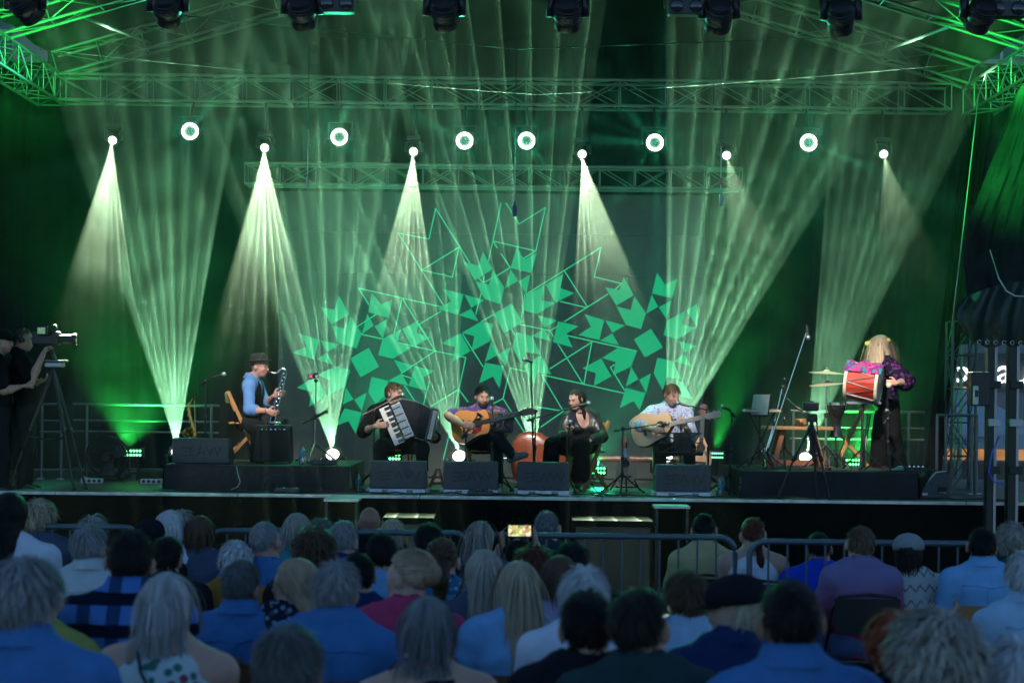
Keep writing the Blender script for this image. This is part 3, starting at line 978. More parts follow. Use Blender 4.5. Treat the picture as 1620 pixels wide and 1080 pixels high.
def head_prims(c, A, s=1.0):
    r, f, u = A[:, 0], A[:, 1], A[:, 2]
    pr = [('e', c + (u * .025 - f * .012) * s, np.array((.076, .095, .092)) * s, A, .02),
          ('e', c + (f * .022 - u * .03) * s, np.array((.063, .074, .085)) * s, A, .03),
          ('e', c + (f * .052 - u * .09) * s, np.array((.034, .033, .028)) * s, A, .03),
          ('c', c + (f * .094 + u * .014) * s, c + (f * .110 - u * .026) * s, .009 * s, .0145 * s, .012),
          ('e', c + (f * .082 + u * .027) * s, np.array((.048, .015, .011)) * s, A, .015),
          ('e', c + (f * .093 - u * .058) * s, np.array((.024, .012, .010)) * s, A, .01)]
    for sx in (-1, 1):
        pr.append(('e', c + (r * sx * .083 - f * .012 - u * .008) * s, np.array((.013, .022, .034)) * s, A, .008))
        pr.append(('e', c + (r * sx * .036 + f * .062 - u * .025) * s, np.array((.026, .022, .026)) * s, A, .02))
    cuts = [('e', c + (r * sx * .032 + f * .108 + u * .010) * s, np.array((.019, .019, .014)) * s, A, .008) for sx in (-1, 1)]
    return pr, cuts

def hand_prims(w, d, n, t, s=1.0, curl=0.45, spread=0.0):
    """w wrist, d finger direction, n the way the palm faces, t towards the thumb"""
    w, d, n = V3(w), nrm(d), nrm(n)
    n = nrm(n - d * (n @ d)); t = nrm(V3(t) - d * (V3(t) @ d) - n * (V3(t) @ n))
    A = np.stack([t, d, n], 1)
    pr = [('e', w + d * .045 * s, np.array((.040, .054, .018)) * s, A, .012)]
    for i, L in enumerate((.075, .083, .078, .060)):
        b = w + d * .082 * s + t * (.029 - .0195 * i) * s
        d0 = nrm(d + t * spread * (1.5 - i) * .2)
        a1, a2 = curl * 1.1, curl * 2.4
        d1 = nrm(d0 * math.cos(a1) + n * math.sin(a1)); d2 = nrm(d0 * math.cos(a2) + n * math.sin(a2))
        m1 = b + d1 * L * .5 * s
        pr.append(('c', b - d * .012 * s, m1, .0105 * s, .0095 * s, .004))
        pr.append(('c', m1, m1 + d2 * L * .5 * s, .0095 * s, .008 * s, .004))
    b = w + d * .022 * s + t * .030 * s
    m1 = b + nrm(d * .55 + t * .75 + n * .25) * .042 * s
    pr.append(('c', b, m1, .014 * s, .0115 * s, .008))
    pr.append(('c', m1, m1 + nrm(d * .85 + t * .15 + n * (.2 + curl * .6)) * .035 * s, .0112 * s, .009 * s, .005))
    return pr

# ---------------------------------------------------------------- hair
def hairline(x, y, z, high=0.0, low=0.0, ear=0.0):
    f = (1 + y / np.maximum(np.sqrt(x * x + y * y), 1e-6)) / 2
    a = -0.72 + low + (0.60 - low + ear) * np.clip(f / 0.5, 0, 1) ** 1.8
    b = -0.12 + ear + (0.74 + high - ear) * np.clip((f - 0.5) / 0.5, 0, 1) ** 0.7
    return np.where(f < 0.5, a, b)

def hair_mesh(c, A, st, seed, s=1.0, colliders=()):
    r_ = np.random.RandomState(seed)
    R_ = np.array((.081, .101, .098)) * s
    cc = c + (A[:, 2] * .022 - A[:, 1] * .012) * s
    n = st.get('n', 420); L = st.get('len', .05) * s; vol = st.get('vol', .012) * s; w = st.get('w', .009) * s
    seg = st.get('seg', 6)
    grav = st.get('grav', .25); lift = st.get('lift', .35); curl = st.get('curl', 0.0)
    c1, c2 = np.array(st['c1']), np.array(st.get('c2', st['c1']))
    bald = st.get('bald', 0.0)
    D = r_.normal(size=(n * 6, 3)); D /= np.linalg.norm(D, axis=1)[:, None]
    ok = D[:, 2] > hairline(D[:, 0], D[:, 1], D[:, 2], st.get('high', 0), st.get('low', 0), st.get('ear', 0))
    if bald:
        ok &= ~((D[:, 2] > 0.97 - bald) & (D[:, 1] > -0.75))
    if st.get('hat'):
        ok &= D[:, 2] < .12
    D = D[ok][:n]; n = len(D)
    crown = np.array(st.get('crown', (0.05, -.40, .915))); crown = crown / np.linalg.norm(crown)
    T = D - crown; T -= D * np.sum(T * D, 1)[:, None]; T /= np.maximum(np.linalg.norm(T, axis=1), 1e-6)[:, None]
    if st.get('back', 0):
        bk = np.array((0, -1.0, 0.15)); tb = bk - D * (D @ bk)[:, None]
        T = T * (1 - st['back']) + tb * st['back']; T /= np.maximum(np.linalg.norm(T, axis=1), 1e-6)[:, None]
    Dw = D @ A.T; Tw = T @ A.T
    P0 = cc + (D * R_) @ A.T
    up = np.array((0, 0, 1.0))
    Ls = L * r_.uniform(.75, 1.1, n)
    if 'front_len' in st:
        Ls *= np.where(D[:, 1] > 0.35, st['front_len'], 1.0)
    stray = (r_.uniform(size=n) < .07)[:, None] * r_.uniform(.1, .45, (n, 1))
    dirv = Tw * (1 - lift) + Dw * (lift + stray); dirv /= np.linalg.norm(dirv, axis=1)[:, None]
    pts = [P0 + Dw * vol * .2]
    ph = r_.uniform(0, 6.28, n); ph2 = r_.uniform(0, 6.28, n)
    for k in range(seg):
        p = pts[-1] + dirv * (Ls / seg)[:, None]
        if curl:
            sd = np.cross(dirv, Dw)
            p = p + sd * (curl * np.sin(ph + k * 2.1))[:, None] + Dw * (curl * np.cos(ph2 + k * 2.1))[:, None]
        dirv = dirv - up * grav + r_.normal(size=(n, 3)) * st.get('messy', .05)
        q = (p - cc) @ A
        kk = np.linalg.norm(q / (R_ + vol), axis=1)
        inside = kk < 1
        q[inside] /= kk[inside][:, None]
        p2 = cc + q @ A.T
        # hair running along the skull keeps to its tangent
        g = (q / (R_ ** 2)) @ A.T; g /= np.maximum(np.linalg.norm(g, axis=1), 1e-9)[:, None]
        dn = np.sum(dirv * g, 1)
        fix = inside & (dn < 0)
        dirv[fix] -= g[fix] * dn[fix][:, None]
        p = p2
        for (ec, er, eA) in colliders:
            q = (p - ec) @ eA; kk = np.linalg.norm(q / er, axis=1); m = kk < 1
            q[m] /= np.maximum(kk[m], .2)[:, None]
            p = np.where(m[:, None], ec + q @ eA.T, p)
        dirv /= np.maximum(np.linalg.norm(dirv, axis=1), 1e-9)[:, None]
        pts.append(p)
    if 'gather' in st:                       # tie the strands together: (point in head axes, from which share of the length)
        gp = cc + (np.array(st['gather'][0]) * s) @ A.T
        for k in range(1, seg + 1):
            t = np.clip((k / seg) / st['gather'][1], 0, 1)
            pts[k] = pts[k] * (1 - t ** 1.5) + (gp + (pts[k] - gp) * .18) * t ** 1.5
    pts = np.array(pts)                      # seg+1, n, 3
    if L > .13:                              # hair falls beside the face, not over it
        lq = (pts - c) @ A / s
        over = ((lq[..., 1] > .015) & (np.abs(lq[..., 0]) < .070) & (lq[..., 2] < .060)).any(0)
        over |= (np.abs(lq[..., 0]) > st.get('wide', .118)).any(0)
        pts = pts[:, ~over]; n = pts.shape[1]
    V, Q, C = [], [], []
    tint = r_.beta(2.5, 2.5, n)[:, None]
    col = (c1 * (1 - tint) + c2 * tint) * r_.uniform(.85, 1.15, n)[:, None]
    for k in range(seg + 1):
        tg = pts[min(k + 1, seg)] - pts[max(k - 1, 0)]
        out = pts[k] - (cc - up * (.12 * k / seg))
        sd = np.cross(tg, out); sd /= np.maximum(np.linalg.norm(sd, axis=1), 1e-9)[:, None]
        ww = w * (1.0 if k < seg * .7 else 1.0 - .75 * (k / seg - .7) / .3)
        V.append(pts[k] - sd * ww / 2); V.append(pts[k] + sd * ww / 2)
        C += [col, col]
    V = np.stack(V, 1); C = np.stack(C, 1)   # n, 2*(seg+1), 3
    m2 = 2 * (seg + 1)
    base = (np.arange(n) * m2)[:, None]
    for k in range(seg):
        Q.append(np.concatenate([base + 2 * k, base + 2 * k + 1, base + 2 * k + 3, base + 2 * k + 2], 1))
    V = V.reshape(-1, 3); C = C.reshape(-1, 3); Q = np.concatenate(Q)
    # close-fitting cap of hair under the strands
    nu, nv = 28, 18
    th = np.linspace(0, math.pi, nv + 1)[:, None]; ph = np.linspace(0, 2 * math.pi, nu, endpoint=False)[None, :]
    x, y, z = np.sin(th) * np.cos(ph), np.sin(th) * np.sin(ph), np.cos(th) * np.ones_like(ph)
    okv = z > hairline(x, y, z, st.get('high', 0), st.get('low', 0), st.get('ear', 0)) - 0.02
    if bald:
        okv &= ~((z > 0.97 - bald) & (y > -0.75))
    lump = 1 + .012 * np.sin(5 * ph + 3 * th + seed) + .010 * np.sin(9 * ph - 4 * th + 2 * seed)
    Sx = (R_ + vol * .55)
    cap = cc + (np.stack([x * Sx[0] * lump, y * Sx[1] * lump, z * Sx[2] * lump], -1).reshape(-1, 3)) @ A.T
    j, i = np.meshgrid(np.arange(nv), np.arange(nu), indexing='ij')
    i2 = (i + 1) % nu
    q = np.stack([j * nu + i, (j + 1) * nu + i, (j + 1) * nu + i2, j * nu + i2], -1).reshape(-1, 4)
    okf = okv.reshape(-1)
    q = q[okf[q].all(1)]
    used = np.unique(q); remap = -np.ones(len(cap), int); remap[used] = np.arange(len(used))
    C2 = np.tile((c1 + c2) / 2 * .8, (len(used), 1))
    V, Q, C = np.concatenate([V, cap[used]]), np.concatenate([Q, remap[q] + len(V)]), np.concatenate([C, C2])
    if 'mass' in st:                         # the body of longer hair, a smooth fall under the single strands
        ln, wd = st['mass']
        up_ = np.array((0, 0, 1.0)); rt_, fw_ = A[:, 0], A[:, 1]
        bk = cc - fw_ * .030 * s
        pr = [('e', cc - fw_ * .012 * s, (R_ + vol * .8), A, .02)]
        nn = max(2, int(ln / .05))
        prev = bk
        for k in range(1, nn + 1):
            t = k / nn
            q_ = bk - up_ * ln * t * s - fw_ * (.035 * min(1, t * ln / .25)) * s
            for (ec, er, eA) in colliders:
                g_ = (q_ + fw_ * .02 - ec) @ eA; kk = np.linalg.norm(g_ / er)
                if kk < 1.0: q_ = q_ - fw_ * (1.0 - kk) * er[1] * 1.0
            for sx in (-1, -.33, .33, 1):
                w_ = wd * (1 - .25 * max(0, t - .6) / .4)
                a_, b_ = prev + rt_ * sx * wd * s, q_ + rt_ * sx * w_ * s
                if abs(sx) == 1: a_ = a_ + fw_ * .03 * s; b_ = b_ + fw_ * .03 * s * (1 - t * .5)
                pr.append(('c', a_, b_, .036 * s, (.035 - .010 * t) * s, .03))
            prev = q_
        v2, q2 = sdf_mesh(pr, .014, [('e', c + fw_ * .085 * s - A[:, 2] * .03 * s, np.array((.072, .085, .115)) * s, A, .01)])
        v2 = smooth_verts(v2, q2, 1, .4)
        lq = (v2 - cc) @ A
        an_ = np.arctan2(lq[:, 0], -lq[:, 1] + .05)
        r2 = np.random.RandomState(seed + 1)
        sh = sum(np.sin(an_ * f_ + r2.uniform(0, 6.28) + lq[:, 2] * r2.uniform(-6, 6)) for f_ in (9, 17, 29, 41)) / 4
        v2 = v2 + vnormals(v2, q2) * (sh * .004)[:, None]
        k2 = np.clip(.5 + .45 * sh, 0, 1)[:, None]
        cl = (c1 * (1 - k2) + c2 * k2) * .85
        Q = np.concatenate([Q, q2 + len(V)]); V = np.concatenate([V, v2]); C = np.concatenate([C, cl])
    return V, Q, C

def extra_clump(V, Q, C, prims, h, col, seed, amp=.006):
    v, q = sdf_mesh(prims, h)
    v = folds(v, q, amp, seed, 60)
    r = np.random.RandomState(seed)
    c = np.tile(np.array(col), (len(v), 1)) * r.uniform(.7, 1.2, (len(v), 1))
    return np.concatenate([V, v]), np.concatenate([Q, q + len(V)]), np.concatenate([C, c])

# ---------------------------------------------------------------- the figure
def figure(J, label, o, group=None, seed=0, cat='person'):
    """J: joints in world coordinates; o: look (voxel h, skin, garments, hair ...)"""
    s = o.get('s', 1.0)
    j = {k: V3(v) for k, v in J.items()}
    root = empty('person', Vector((j['pelvis'][0], j['pelvis'][1], o.get('floor', 0.0))), label, cat, group)
    h = o.get('h', .024); hg = o.get('hg', h)
    rx = nrm(j['shR'] - j['shL']); up = nrm(j['neck'] - j['pelvis'])
    fw = nrm(np.cross(up, rx)); rx = nrm(np.cross(fw, up))
    A = np.stack([rx, fw, up], 1)
    T = np.linalg.norm(j['neck'] - j['pelvis'])
    hf = nrm(V3(o.get('hf', fw))); hu = V3(o.get('hu', (0, 0, 1))); hr = nrm(np.cross(hf, hu)); hu = nrm(np.cross(hr, hf))
    H = np.stack([hr, hf, hu], 1)
    fat = o.get('fat', 0.0); slim = o.get('slim', 0.0)
    p, nk, hd = j['pelvis'], j['neck'], j['head']
    tor = [('e', p + up * .03 * s, np.array((.168 + fat * .5, .125 + fat * .6, .125)) * s, A, .05),
           ('e', p + up * .36 * T + fw * fat * .3, np.array((.148 + fat - slim, .112 + fat - slim * .6, .135)) * s, A, .06),
           ('e', p + up * .70 * T, np.array((.168 + fat * .6 - slim, .118 + fat * .5, .165)) * s, A, .06)]
    if o.get('bust'):
        tor += [('e', p + up * .62 * T + fw * .085 * s + rx * sx * .07 * s, np.array((.062, .06, .06)) * s, A, .03) for sx in (-1, 1)]
    shl = [('c', j['shL'], j['shR'], .062 * s, .062 * s, .06)] + [('c', nk + up * .03 * s - fw * .012, j[q], .055 * s, .05 * s, .05) for q in ('shL', 'shR')]
    neck = [('c', nk - up * .02, hd - H[:, 2] * .065 * s - H[:, 1] * .022 * s, .058 * s, .054 * s, .03)]
    hp, hcut = head_prims(hd, H, s)
    arms, hands = [], []
    for sd in 'LR':
        if 'el' + sd not in j: continue
        arms += [('c', j['sh' + sd], j['el' + sd], .055 * s, .043 * s, .03), ('c', j['el' + sd], j['el' + sd] * .55 + j['wr' + sd] * .45, .044 * s, .043 * s, .02), ('c', j['el' + sd] * .55 + j['wr' + sd] * .45, j['wr' + sd], .042 * s, .029 * s, .02)]
        hd_ = o.get('hand' + sd)
        if hd_:
            hands += hand_prims(j['wr' + sd], hd_[0], hd_[1], hd_[2], s, hd_[3] if len(hd_) > 3 else .45)
        else:
            dd = nrm(j['wr' + sd] - j['el' + sd]); inw = (rx if sd == 'L' else -rx)
            hands += hand_prims(j['wr' + sd], dd, (0, 0, -1), inw, s, .35)
    legs = []
    for sd in 'LR':
        if 'kn' + sd not in j: continue
        hip = j.get('hip' + sd, p + rx * (.09 if sd == 'R' else -.09) * s)
        an = j['an' + sd]; toe = j.get('to' + sd, an + nrm(fw * np.array((1, 1, 0))) * .16 * s - np.array((0, 0, .045)))
        legs += [('c', hip, j['kn' + sd], .090 * s, .062 * s, .04), ('c', j['kn' + sd], j['kn' + sd] * .6 + an * .4, .060 * s, .056 * s, .02), ('c', j['kn' + sd] * .6 + an * .4, an, .055 * s, .036 * s, .02),
                 ('c', an - np.array((0, 0, .02)) - nrm(toe - an) * .03, toe, .038 * s, .026 * s, .02)]
    V, Q = sdf_mesh(tor + shl + neck + hp + arms + hands + legs, h, hcut if h < .014 else ())
    V = smooth_verts(V, Q, 1, .35)
    # natural colouring of the skin, lips, brows, eyes, beard
    base = np.array(SKIN[o.get('skin', 'fair')])
    C = np.tile(base, (len(V), 1))
    L = (V - hd) @ H / s
    def near(x, y, z, rr):
        return np.exp(-(((np.abs(L[:, 0]) - x) / rr[0]) ** 2 + ((L[:, 1] - y) / rr[1]) ** 2 + ((L[:, 2] - z) / rr[2]) ** 2))
    def tint(wt, col):
        nonlocal C
        wt = np.clip(wt, 0, 1)[:, None]; C = C * (1 - wt) + np.array(col) * wt
    if h < .014:
        tint(.55 * near(.045, .08, -.03, (.022, .03, .02)), base * (1.05, .72, .70))
        tint(.8 * near(0, .10, -.058, (.022, .02, .009)), base * (.85, .42, .42))
        hc = np.array(o['hair'].get('c1', (.05, .04, .03))) if o.get('hair') else np.array((.06, .05, .04))
        tint(.85 * near(.033, .092, .028, (.022, .03, .0075)), hc * .6)
        tint(1.0 * near(.032, .088, .010, (.013, .02, .007)), (.035, .025, .02))
        if o.get('beard'):
            bw = np.clip((-L[:, 2] - .045) / .02, 0, 1) * np.clip((L[:, 1] + .01) / .03, 0, 1) * np.clip((.135 + L[:, 2]) / .02, 0, 1)
            bw = np.maximum(bw, near(0, .10, -.043, (.03, .02, .008)))
            tint(o['beard'] * bw * (1 - .8 * near(0, .10, -.058, (.018, .02, .008))), hc * .7)
        if o.get('tattoo'):
            sd = o['tattoo']; ab = j['wr' + sd] - j['el' + sd]
            t_ = ((V - j['el' + sd]) @ ab) / (ab @ ab); dist = np.linalg.norm(V - (j['el' + sd] + np.clip(t_, 0, 1)[:, None] * ab), axis=1)
            nz_ = np.sin(V[:, 0] * 190) * np.sin(V[:, 2] * 210 + 1) + np.sin(V[:, 1] * 150)
            tint(((t_ > .35) & (t_ < .98) & (dist < .055)) * np.clip(.45 + .3 * nz_, 0, .8), (.05, .06, .07))
    np_object('body', V, Q, m_skin, root, C)
    # garments
    g = o.get('shirt')
    if g:
        e = g.get('thick', .016); sl = g.get('sleeve', 'short')
        gp = [(q[0], q[1], q[2] + e, q[3], q[4]) for q in tor] + [('c', q[1], q[2], q[3] + e * .8, q[4] + e * .8, q[5]) for q in (shl[:1] if sl == 'none' else shl)]
        if sl == 'none':
            gp = [(q[0], q[1], q[2] + e, q[3], q[4]) for q in tor] + [('c', p + up * .7 * T + rx * sx * .09 * s, nk + rx * sx * .075 * s - up * .005, .085 * s, .038 * s, .04) for sx in (-1, 1)]
        fr = {'none': 0, 'short': .78, 'elbow': 1.0}.get(sl, 1.0)
        for sd in 'LR':
            if 'el' + sd not in j or fr == 0: continue
            a, b = j['sh' + sd], j['el' + sd]
            b2 = a + (b - a) * fr
            wd = g.get('loose', .008)
            gp.append(('c', a, b2, (.057 + wd) * s + e * .6, (.050 + wd * 1.6) * s + e * .6, .03))
            if sl in ('long', 'roll'):
                w_ = j['wr' + sd]; b3 = b + (w_ - b) * (.93 if sl == 'long' else .30)
                gp.append(('c', b, b3, (.049 + wd) * s + e * .6, (.036 + wd if sl == 'long' else .050 + wd) * s + e * .6, .02))
                if sl == 'roll':
                    gp.append(('c', b3 - (w_ - b) * .06, b3, (.054 + wd) * s + e * .6, (.054 + wd) * s + e * .6, .006))
        if g.get('cowl'):
            gp.append(('c', nk - fw * .05 + up * .0, nk + fw * .05 - up * .01, .085 * s, .078 * s, .03))
        gcut = []
        if g.get('scoop'):
            gcut.append(('e', nk + fw * .12 * s - up * .02, np.array((.085, .10, .085 + g['scoop'])) * s, A, .01))
        # where the arms leave a sleeveless top and where the neck leaves the collar
        gcut.append(('c', nk + up * .035 * s, nk + up * .2 * s, .064 * s, .07 * s, .01))
        v, q = sdf_mesh(gp, hg, gcut)
        v = smooth_verts(v, q, 1, .3)
        v = folds(v, q, g.get('fold', .012), seed + 5)
        np_object(g.get('name', 'shirt'), v, q, g['m'], root)
        if g.get('collar'):
            cm = MB()
            a0 = Vector(nk + up * .040 * s - fw * .006); ax_ = Vector(nrm(up + H[:, 2] * .5))
            prof = [(.080 * s, -.02), (.074 * s, .030 * s), (.072 * s, .042 * s), (.078 * s, .046 * s), (.094 * s, .012 * s), (.108 * s, -.018)]
            xx, yy = Vector(rx), Vector(fw)
            ring = []
            nn = 22
            for rr, zz_ in prof:
                for k in range(nn + 1):
                    a = R(-62 + 304 * k / nn) + math.pi / 2 + R(30) - R(30)
                    a = R(90 + 28 + 304 * k / nn)
                    ring.append(a0 + ax_ * zz_ + xx * (rr * math.cos(a) * 1.0) + yy * (rr * math.sin(a) * 0.98))
            fs = [(i * (nn + 1) + k, i * (nn + 1) + k + 1, (i + 1) * (nn + 1) + k + 1, (i + 1) * (nn + 1) + k) for i in range(len(prof) - 1) for k in range(nn)]
            cm.add(ring, fs)
            co = part(cm, 'collar', g.get('mc', g['m']), root, smooth=True)
        if g.get('seams'):                    # yoke seam across the back and the pleat below it
            loc = (v - p) @ A; nv_ = vnormals(v, q)
            for kind in (('strap',) if g.get('strap') else ('yoke', 'pleat')):
                if kind == 'yoke':
                    sel = (np.abs(loc[:, 2] - .80 * T) < hg * .75) & (loc[:, 1] < -.02) & (np.abs(loc[:, 0]) < .16 * s); key = loc[:, 0]
                elif kind == 'strap':
                    sel = (np.abs(loc[:, 0] - g['strap'] * (loc[:, 2] - .55 * T) * .42) < hg * .75) & (loc[:, 1] < .02) & (loc[:, 2] > .05 * T); key = loc[:, 2]
                else:
                    sel = (np.abs(loc[:, 0]) < hg * .75) & (loc[:, 1] < -.02) & (loc[:, 2] < .80 * T) & (loc[:, 2] > .1 * T); key = loc[:, 2]
                if sel.sum() < 4: continue
                kb = np.round(key[sel] / (hg * 1.5)).astype(int); pv_ = (v + nv_ * .002)[sel]
                pl_ = [Vector(pv_[kb == b_].mean(0)) for b_ in np.unique(kb)]
                if len(pl_) > 3:
                    part(MB().tube(pl_, .0035 if kind != 'strap' else .016, 6, flat=1.0 if kind != 'strap' else .35), 'seam' if kind != 'strap' else 'bag_strap', g['m'] if kind != 'strap' else m_rubber, root, smooth=True)
    g = o.get('vest')
    if g:
        e = .036
        gp = [(q[0], q[1], q[2] + e, q[3], q[4]) for q in tor] + [('c', p + up * .7 * T + rx * sx * .10 * s, nk + rx * sx * .115 * s - up * .03, .105 * s, .078 * s, .04) for sx in (-1, 1)]
        v, q = sdf_mesh(gp, hg, [('e', nk + fw * .14 * s - up * .04, np.array((.06, .10, .15)) * s, A, .01), ('c', nk + up * .03 * s, nk + up * .2 * s, .07 * s, .07 * s, .01)])
        np_object('waistcoat', folds(smooth_verts(v, q, 1, .3), q, .008, seed + 7), q, g['m'], root)
    g = o.get('trousers')
    if g and legs:
        e = g.get('thick', .014); wide = g.get('wide', 0.0)
        gp = [('e', p + up * .02 * s, np.array((.170 + fat * .5, .128 + fat * .6, .12)) * s + e, A, .05)]
        for sd in 'LR':
            if 'kn' + sd not in j: continue
            hip = j.get('hip' + sd, p + rx * (.09 if sd == 'R' else -.09) * s)
            kn, an = j['kn' + sd], j['an' + sd]
            end = kn + (an - kn) * g.get('len', .97)
            gp += [('c', hip, kn, .094 * s + e, .066 * s + e + wide * .3, .04), ('c', kn, end, .063 * s + e + wide * .3, .046 * s + e + wide, .03)]
        v, q = sdf_mesh(gp, hg)
        np_object('trousers', folds(smooth_verts(v, q, 1, .3), q, g.get('fold', .012), seed + 9), q, g['m'], root)
    g = o.get('shoes')
    if g and legs:
        for sd in 'LR':
            if 'kn' + sd not in j: continue
            an = j['an' + sd]; toe = j.get('to' + sd, an + nrm(fw * np.array((1, 1, 0))) * .16 * s - np.array((0, 0, .045)))
            dd = nrm(toe - an)
            v, q = sdf_mesh([('c', an - np.array((0, 0, .02)) - dd * .035, toe + dd * .02, .048 * s, .036 * s, .02), ('c', an, an + np.array((0, 0, .03)), .046 * s, .044 * s, .02)], .012)
            np_object('shoe', v, q, g['m'], root)
    if h >= .014 and o.get('ears', True):     # ears of the more coarsely built onlookers
        for sx in (-1, 1):
            em = MB()
            ec = hd + (H[:, 0] * sx * .088 - H[:, 1] * .012 - H[:, 2] * .010) * s
            Rm_ = Matrix([[float(H[i][jj]) for jj in range(3)] for i in range(3)]) @ Matrix.Rotation(sx * -.35, 3, 'Z')
            em.sphere(Vector(ec), (.010 * s, .021 * s, .034 * s), 10, 8, Rm_)
            eo = part(em, 'ear', m_skin, root, smooth=True)
            at = eo.data.color_attributes.new('hue', 'FLOAT_COLOR', 'POINT')
            at.data.foreach_set('color', np.tile(np.array((*(base * .95), 1.0), np.float32), (len(eo.data.vertices), 1)).ravel())
    # hair
    st = o.get('hair')
    if st:
        coll = [(p + up * .66 * T, np.array((.19, .15, .20)) * s, A), (nk + up * .0, np.array((.22, .085, .075)) * s, A), (hd - H[:, 2] * .09 * s - H[:, 1] * .015, np.array((.068, .072, .07)) * s, H)]
        hv, hq, hc = hair_mesh(hd, H, st, seed + 3, s, coll if st.get('len', .05) > .12 else ())
        if 'bun' in st:
            bc = hd + H @ (np.array(st['bun'][:3]) * s); br = st['bun'][3] * s
            hv, hq, hc = extra_clump(hv, hq, hc, [('e', bc, np.array((br, br * .9, br)), H, .01)], .012, np.array(st['c1']) * .9, seed)
        if 'tail' in st:
            pts_ = [hd + H @ (np.array(q) * s) for q in st['tail']]
            rr = st.get('tail_r', .03) * s
            hv, hq, hc = extra_clump(hv, hq, hc, [('c', pts_[i], pts_[i + 1], rr * (1 - .12 * i), rr * (.95 - .18 * i), .02) for i in range(len(pts_) - 1)], .012, np.array(st['c1']), seed)
        for lk in st.get('locks', ()):
            pts_ = [hd + H @ (np.array(q) * s) for q in lk]
            hv, hq, hc = extra_clump(hv, hq, hc, [('c', pts_[i], pts_[i + 1], (.024 - .003 * i) * s, (.021 - .004 * i) * s, .02) for i in range(len(pts_) - 1)], .010, np.array(st['c1']), seed)
        np_object('hair', hv, hq, m_hair, root, hc)
    return root, H, A
# ================================================================== risers, monitors, stands
RISER_Z = 1.165
def riser(name, x0, x1, y0, y1, label):
    e = empty(name, ((x0 + x1) / 2, (y0 + y1) / 2, STAGE_Z), label, 'riser')
    part(MB().box(((x0 + x1) / 2, (y0 + y1) / 2, RISER_Z - .02), (x1 - x0, y1 - y0, .04)), 'deck', mat('riser_deck', (.03, .03, .032), .6, 0, .3, 8), e, bevel=.004)
    cs = MB()
    for a, b, n, w in (((x0, y0 - .012, 0), (x1, y0 - .012, 0), (0, -1, 0), 12), ((x1 + .012, y0, 0), (x1 + .012, y1, 0), (1, 0, 0), 8), ((x0 - .012, y1, 0), (x0 - .012, y0, 0), (-1, 0, 0), 8)):
        cloth_strip(cs, a, b, RISER_Z - .003, STAGE_Z + .012, .010, w, len(name) + w, 6, n, .02)
    part(cs, 'cloth_skirt', m_cloth_riser, e, smooth=True)
    for x in (x0 + .06, x1 - .06):
        for y in (y0 + .06, y1 - .06):
            rod('leg', (x, y, STAGE_Z + .004), (x, y, RISER_Z - .04), .025, m_alu_dark, e)
    return e
m_cloth_riser = mat('dark_riser_cloth', (.02, .021, .024), .8, 0, .3, 4, .5, 9, spec=.25)
LRX0, LRX1 = P(260, 745, 18.3).x, P(553, 745, 18.3).x
RRX0, RRX1 = P(1173, 745, 18.3).x, P(1452, 745, 18.3).x
riser('riser', LRX0, LRX1, 18.32, 19.95, 'low black draped riser under the saxophone player')
riser('riser', RRX0, RRX1, 18.32, 19.90, 'low black draped riser under the percussion and drummer')

m_wedge = mat('grey_black_wedge_paint', (.050, .055, .066), .55, 0, .25, 30, .3, 200)
m_logo = mat('embossed_logo', (.020, .022, .026), .5)
m_case = mat('flightcase_silver', (.62, .64, .68), .35, .3, .25, 10, .1)
def wedge(px0, px1, ytop, Y, zb, label, tray=True):
    a, b = P(px0, ytop, Y), P(px1, ytop, Y)
    x0, x1, zt_ = a.x, b.x, (a.z + b.z) / 2
    e = empty('stage_monitor', ((x0 + x1) / 2, Y, zb), label, 'monitor', 'wedge monitors facing the players')
    z0 = zb + (.055 if tray else .012)
    H = zt_ - z0
    prof = [(0, z0), (.36, z0), (.40, z0 + .10), (.14, z0 + H), (.012, z0 + H)]
    part(MB().prism([(p[0], p[1]) for p in prof], (x0, Y, 0), (0, 1, 0), (0, 0, 1), (1, 0, 0), x1 - x0), 'cabinet', m_wedge, e, bevel=.01)
    cxm, cz = (x0 + x1) / 2, z0 + H * .46
    lg = MB()
    w = x1 - x0
    def xs(z): return Y + .012 * (z - z0) / H - .004
    for k in range(3):
        lg.box((cxm - .17 + .008 * (k == 1), xs(cz), cz - .045 + .045 * k), (.075, .010, .018))
    part(lg, 'logo_bars', m_logo, e)
    lt = text_mesh(MB(), 'EAW', (cxm + .055, xs(cz) - .001, cz), (1, 0, 0), (0, .03, 1), .15, .003, squash=1.15)
    part(lt, 'lettering', m_logo, e)
    for sx in (-1, 1):
        part(MB().box((cxm + sx * (w / 2 + .003), Y + .13, z0 + H * .55), (.012, .12, .03)), 'handle', m_black_metal, e, bevel=.003)
    if tray:
        part(MB().box((cxm, Y + .19, zb + .027), (w + .07, .46, .054)), 'case_tray', m_case, e, bevel=.006)
        for sx in (-1, 1):
            for sy in (0, 1):
                part(MB().box((cxm + sx * (w / 2 + .018), Y - .041 + .462 * sy, zb + .027), (.045, .008, .058)), 'case_corner', m_chrome, e, bevel=.003)
            part(MB().box((cxm + sx * w * .22, Y - .043, zb + .03), (.07, .006, .035)), 'case_latch', m_chrome, e, bevel=.002)
    else:
        part(MB().box((cxm, Y + .18, zb + .006), (w - .1, .3, .012)), 'rubber_foot', m_rubber, e)
    return e
wedge(272, 362, 693, 18.42, RISER_Z, 'dark wedge monitor on the left riser', tray=False)
wedge(585, 674, 729, 18.25, STAGE_Z, 'wedge monitor in front of the accordion player')
wedge(702, 788, 730, 18.25, STAGE_Z, 'wedge monitor in front of the bearded guitarist')
wedge(819, 901, 731, 18.25, STAGE_Z, 'wedge monitor in front of the singer')
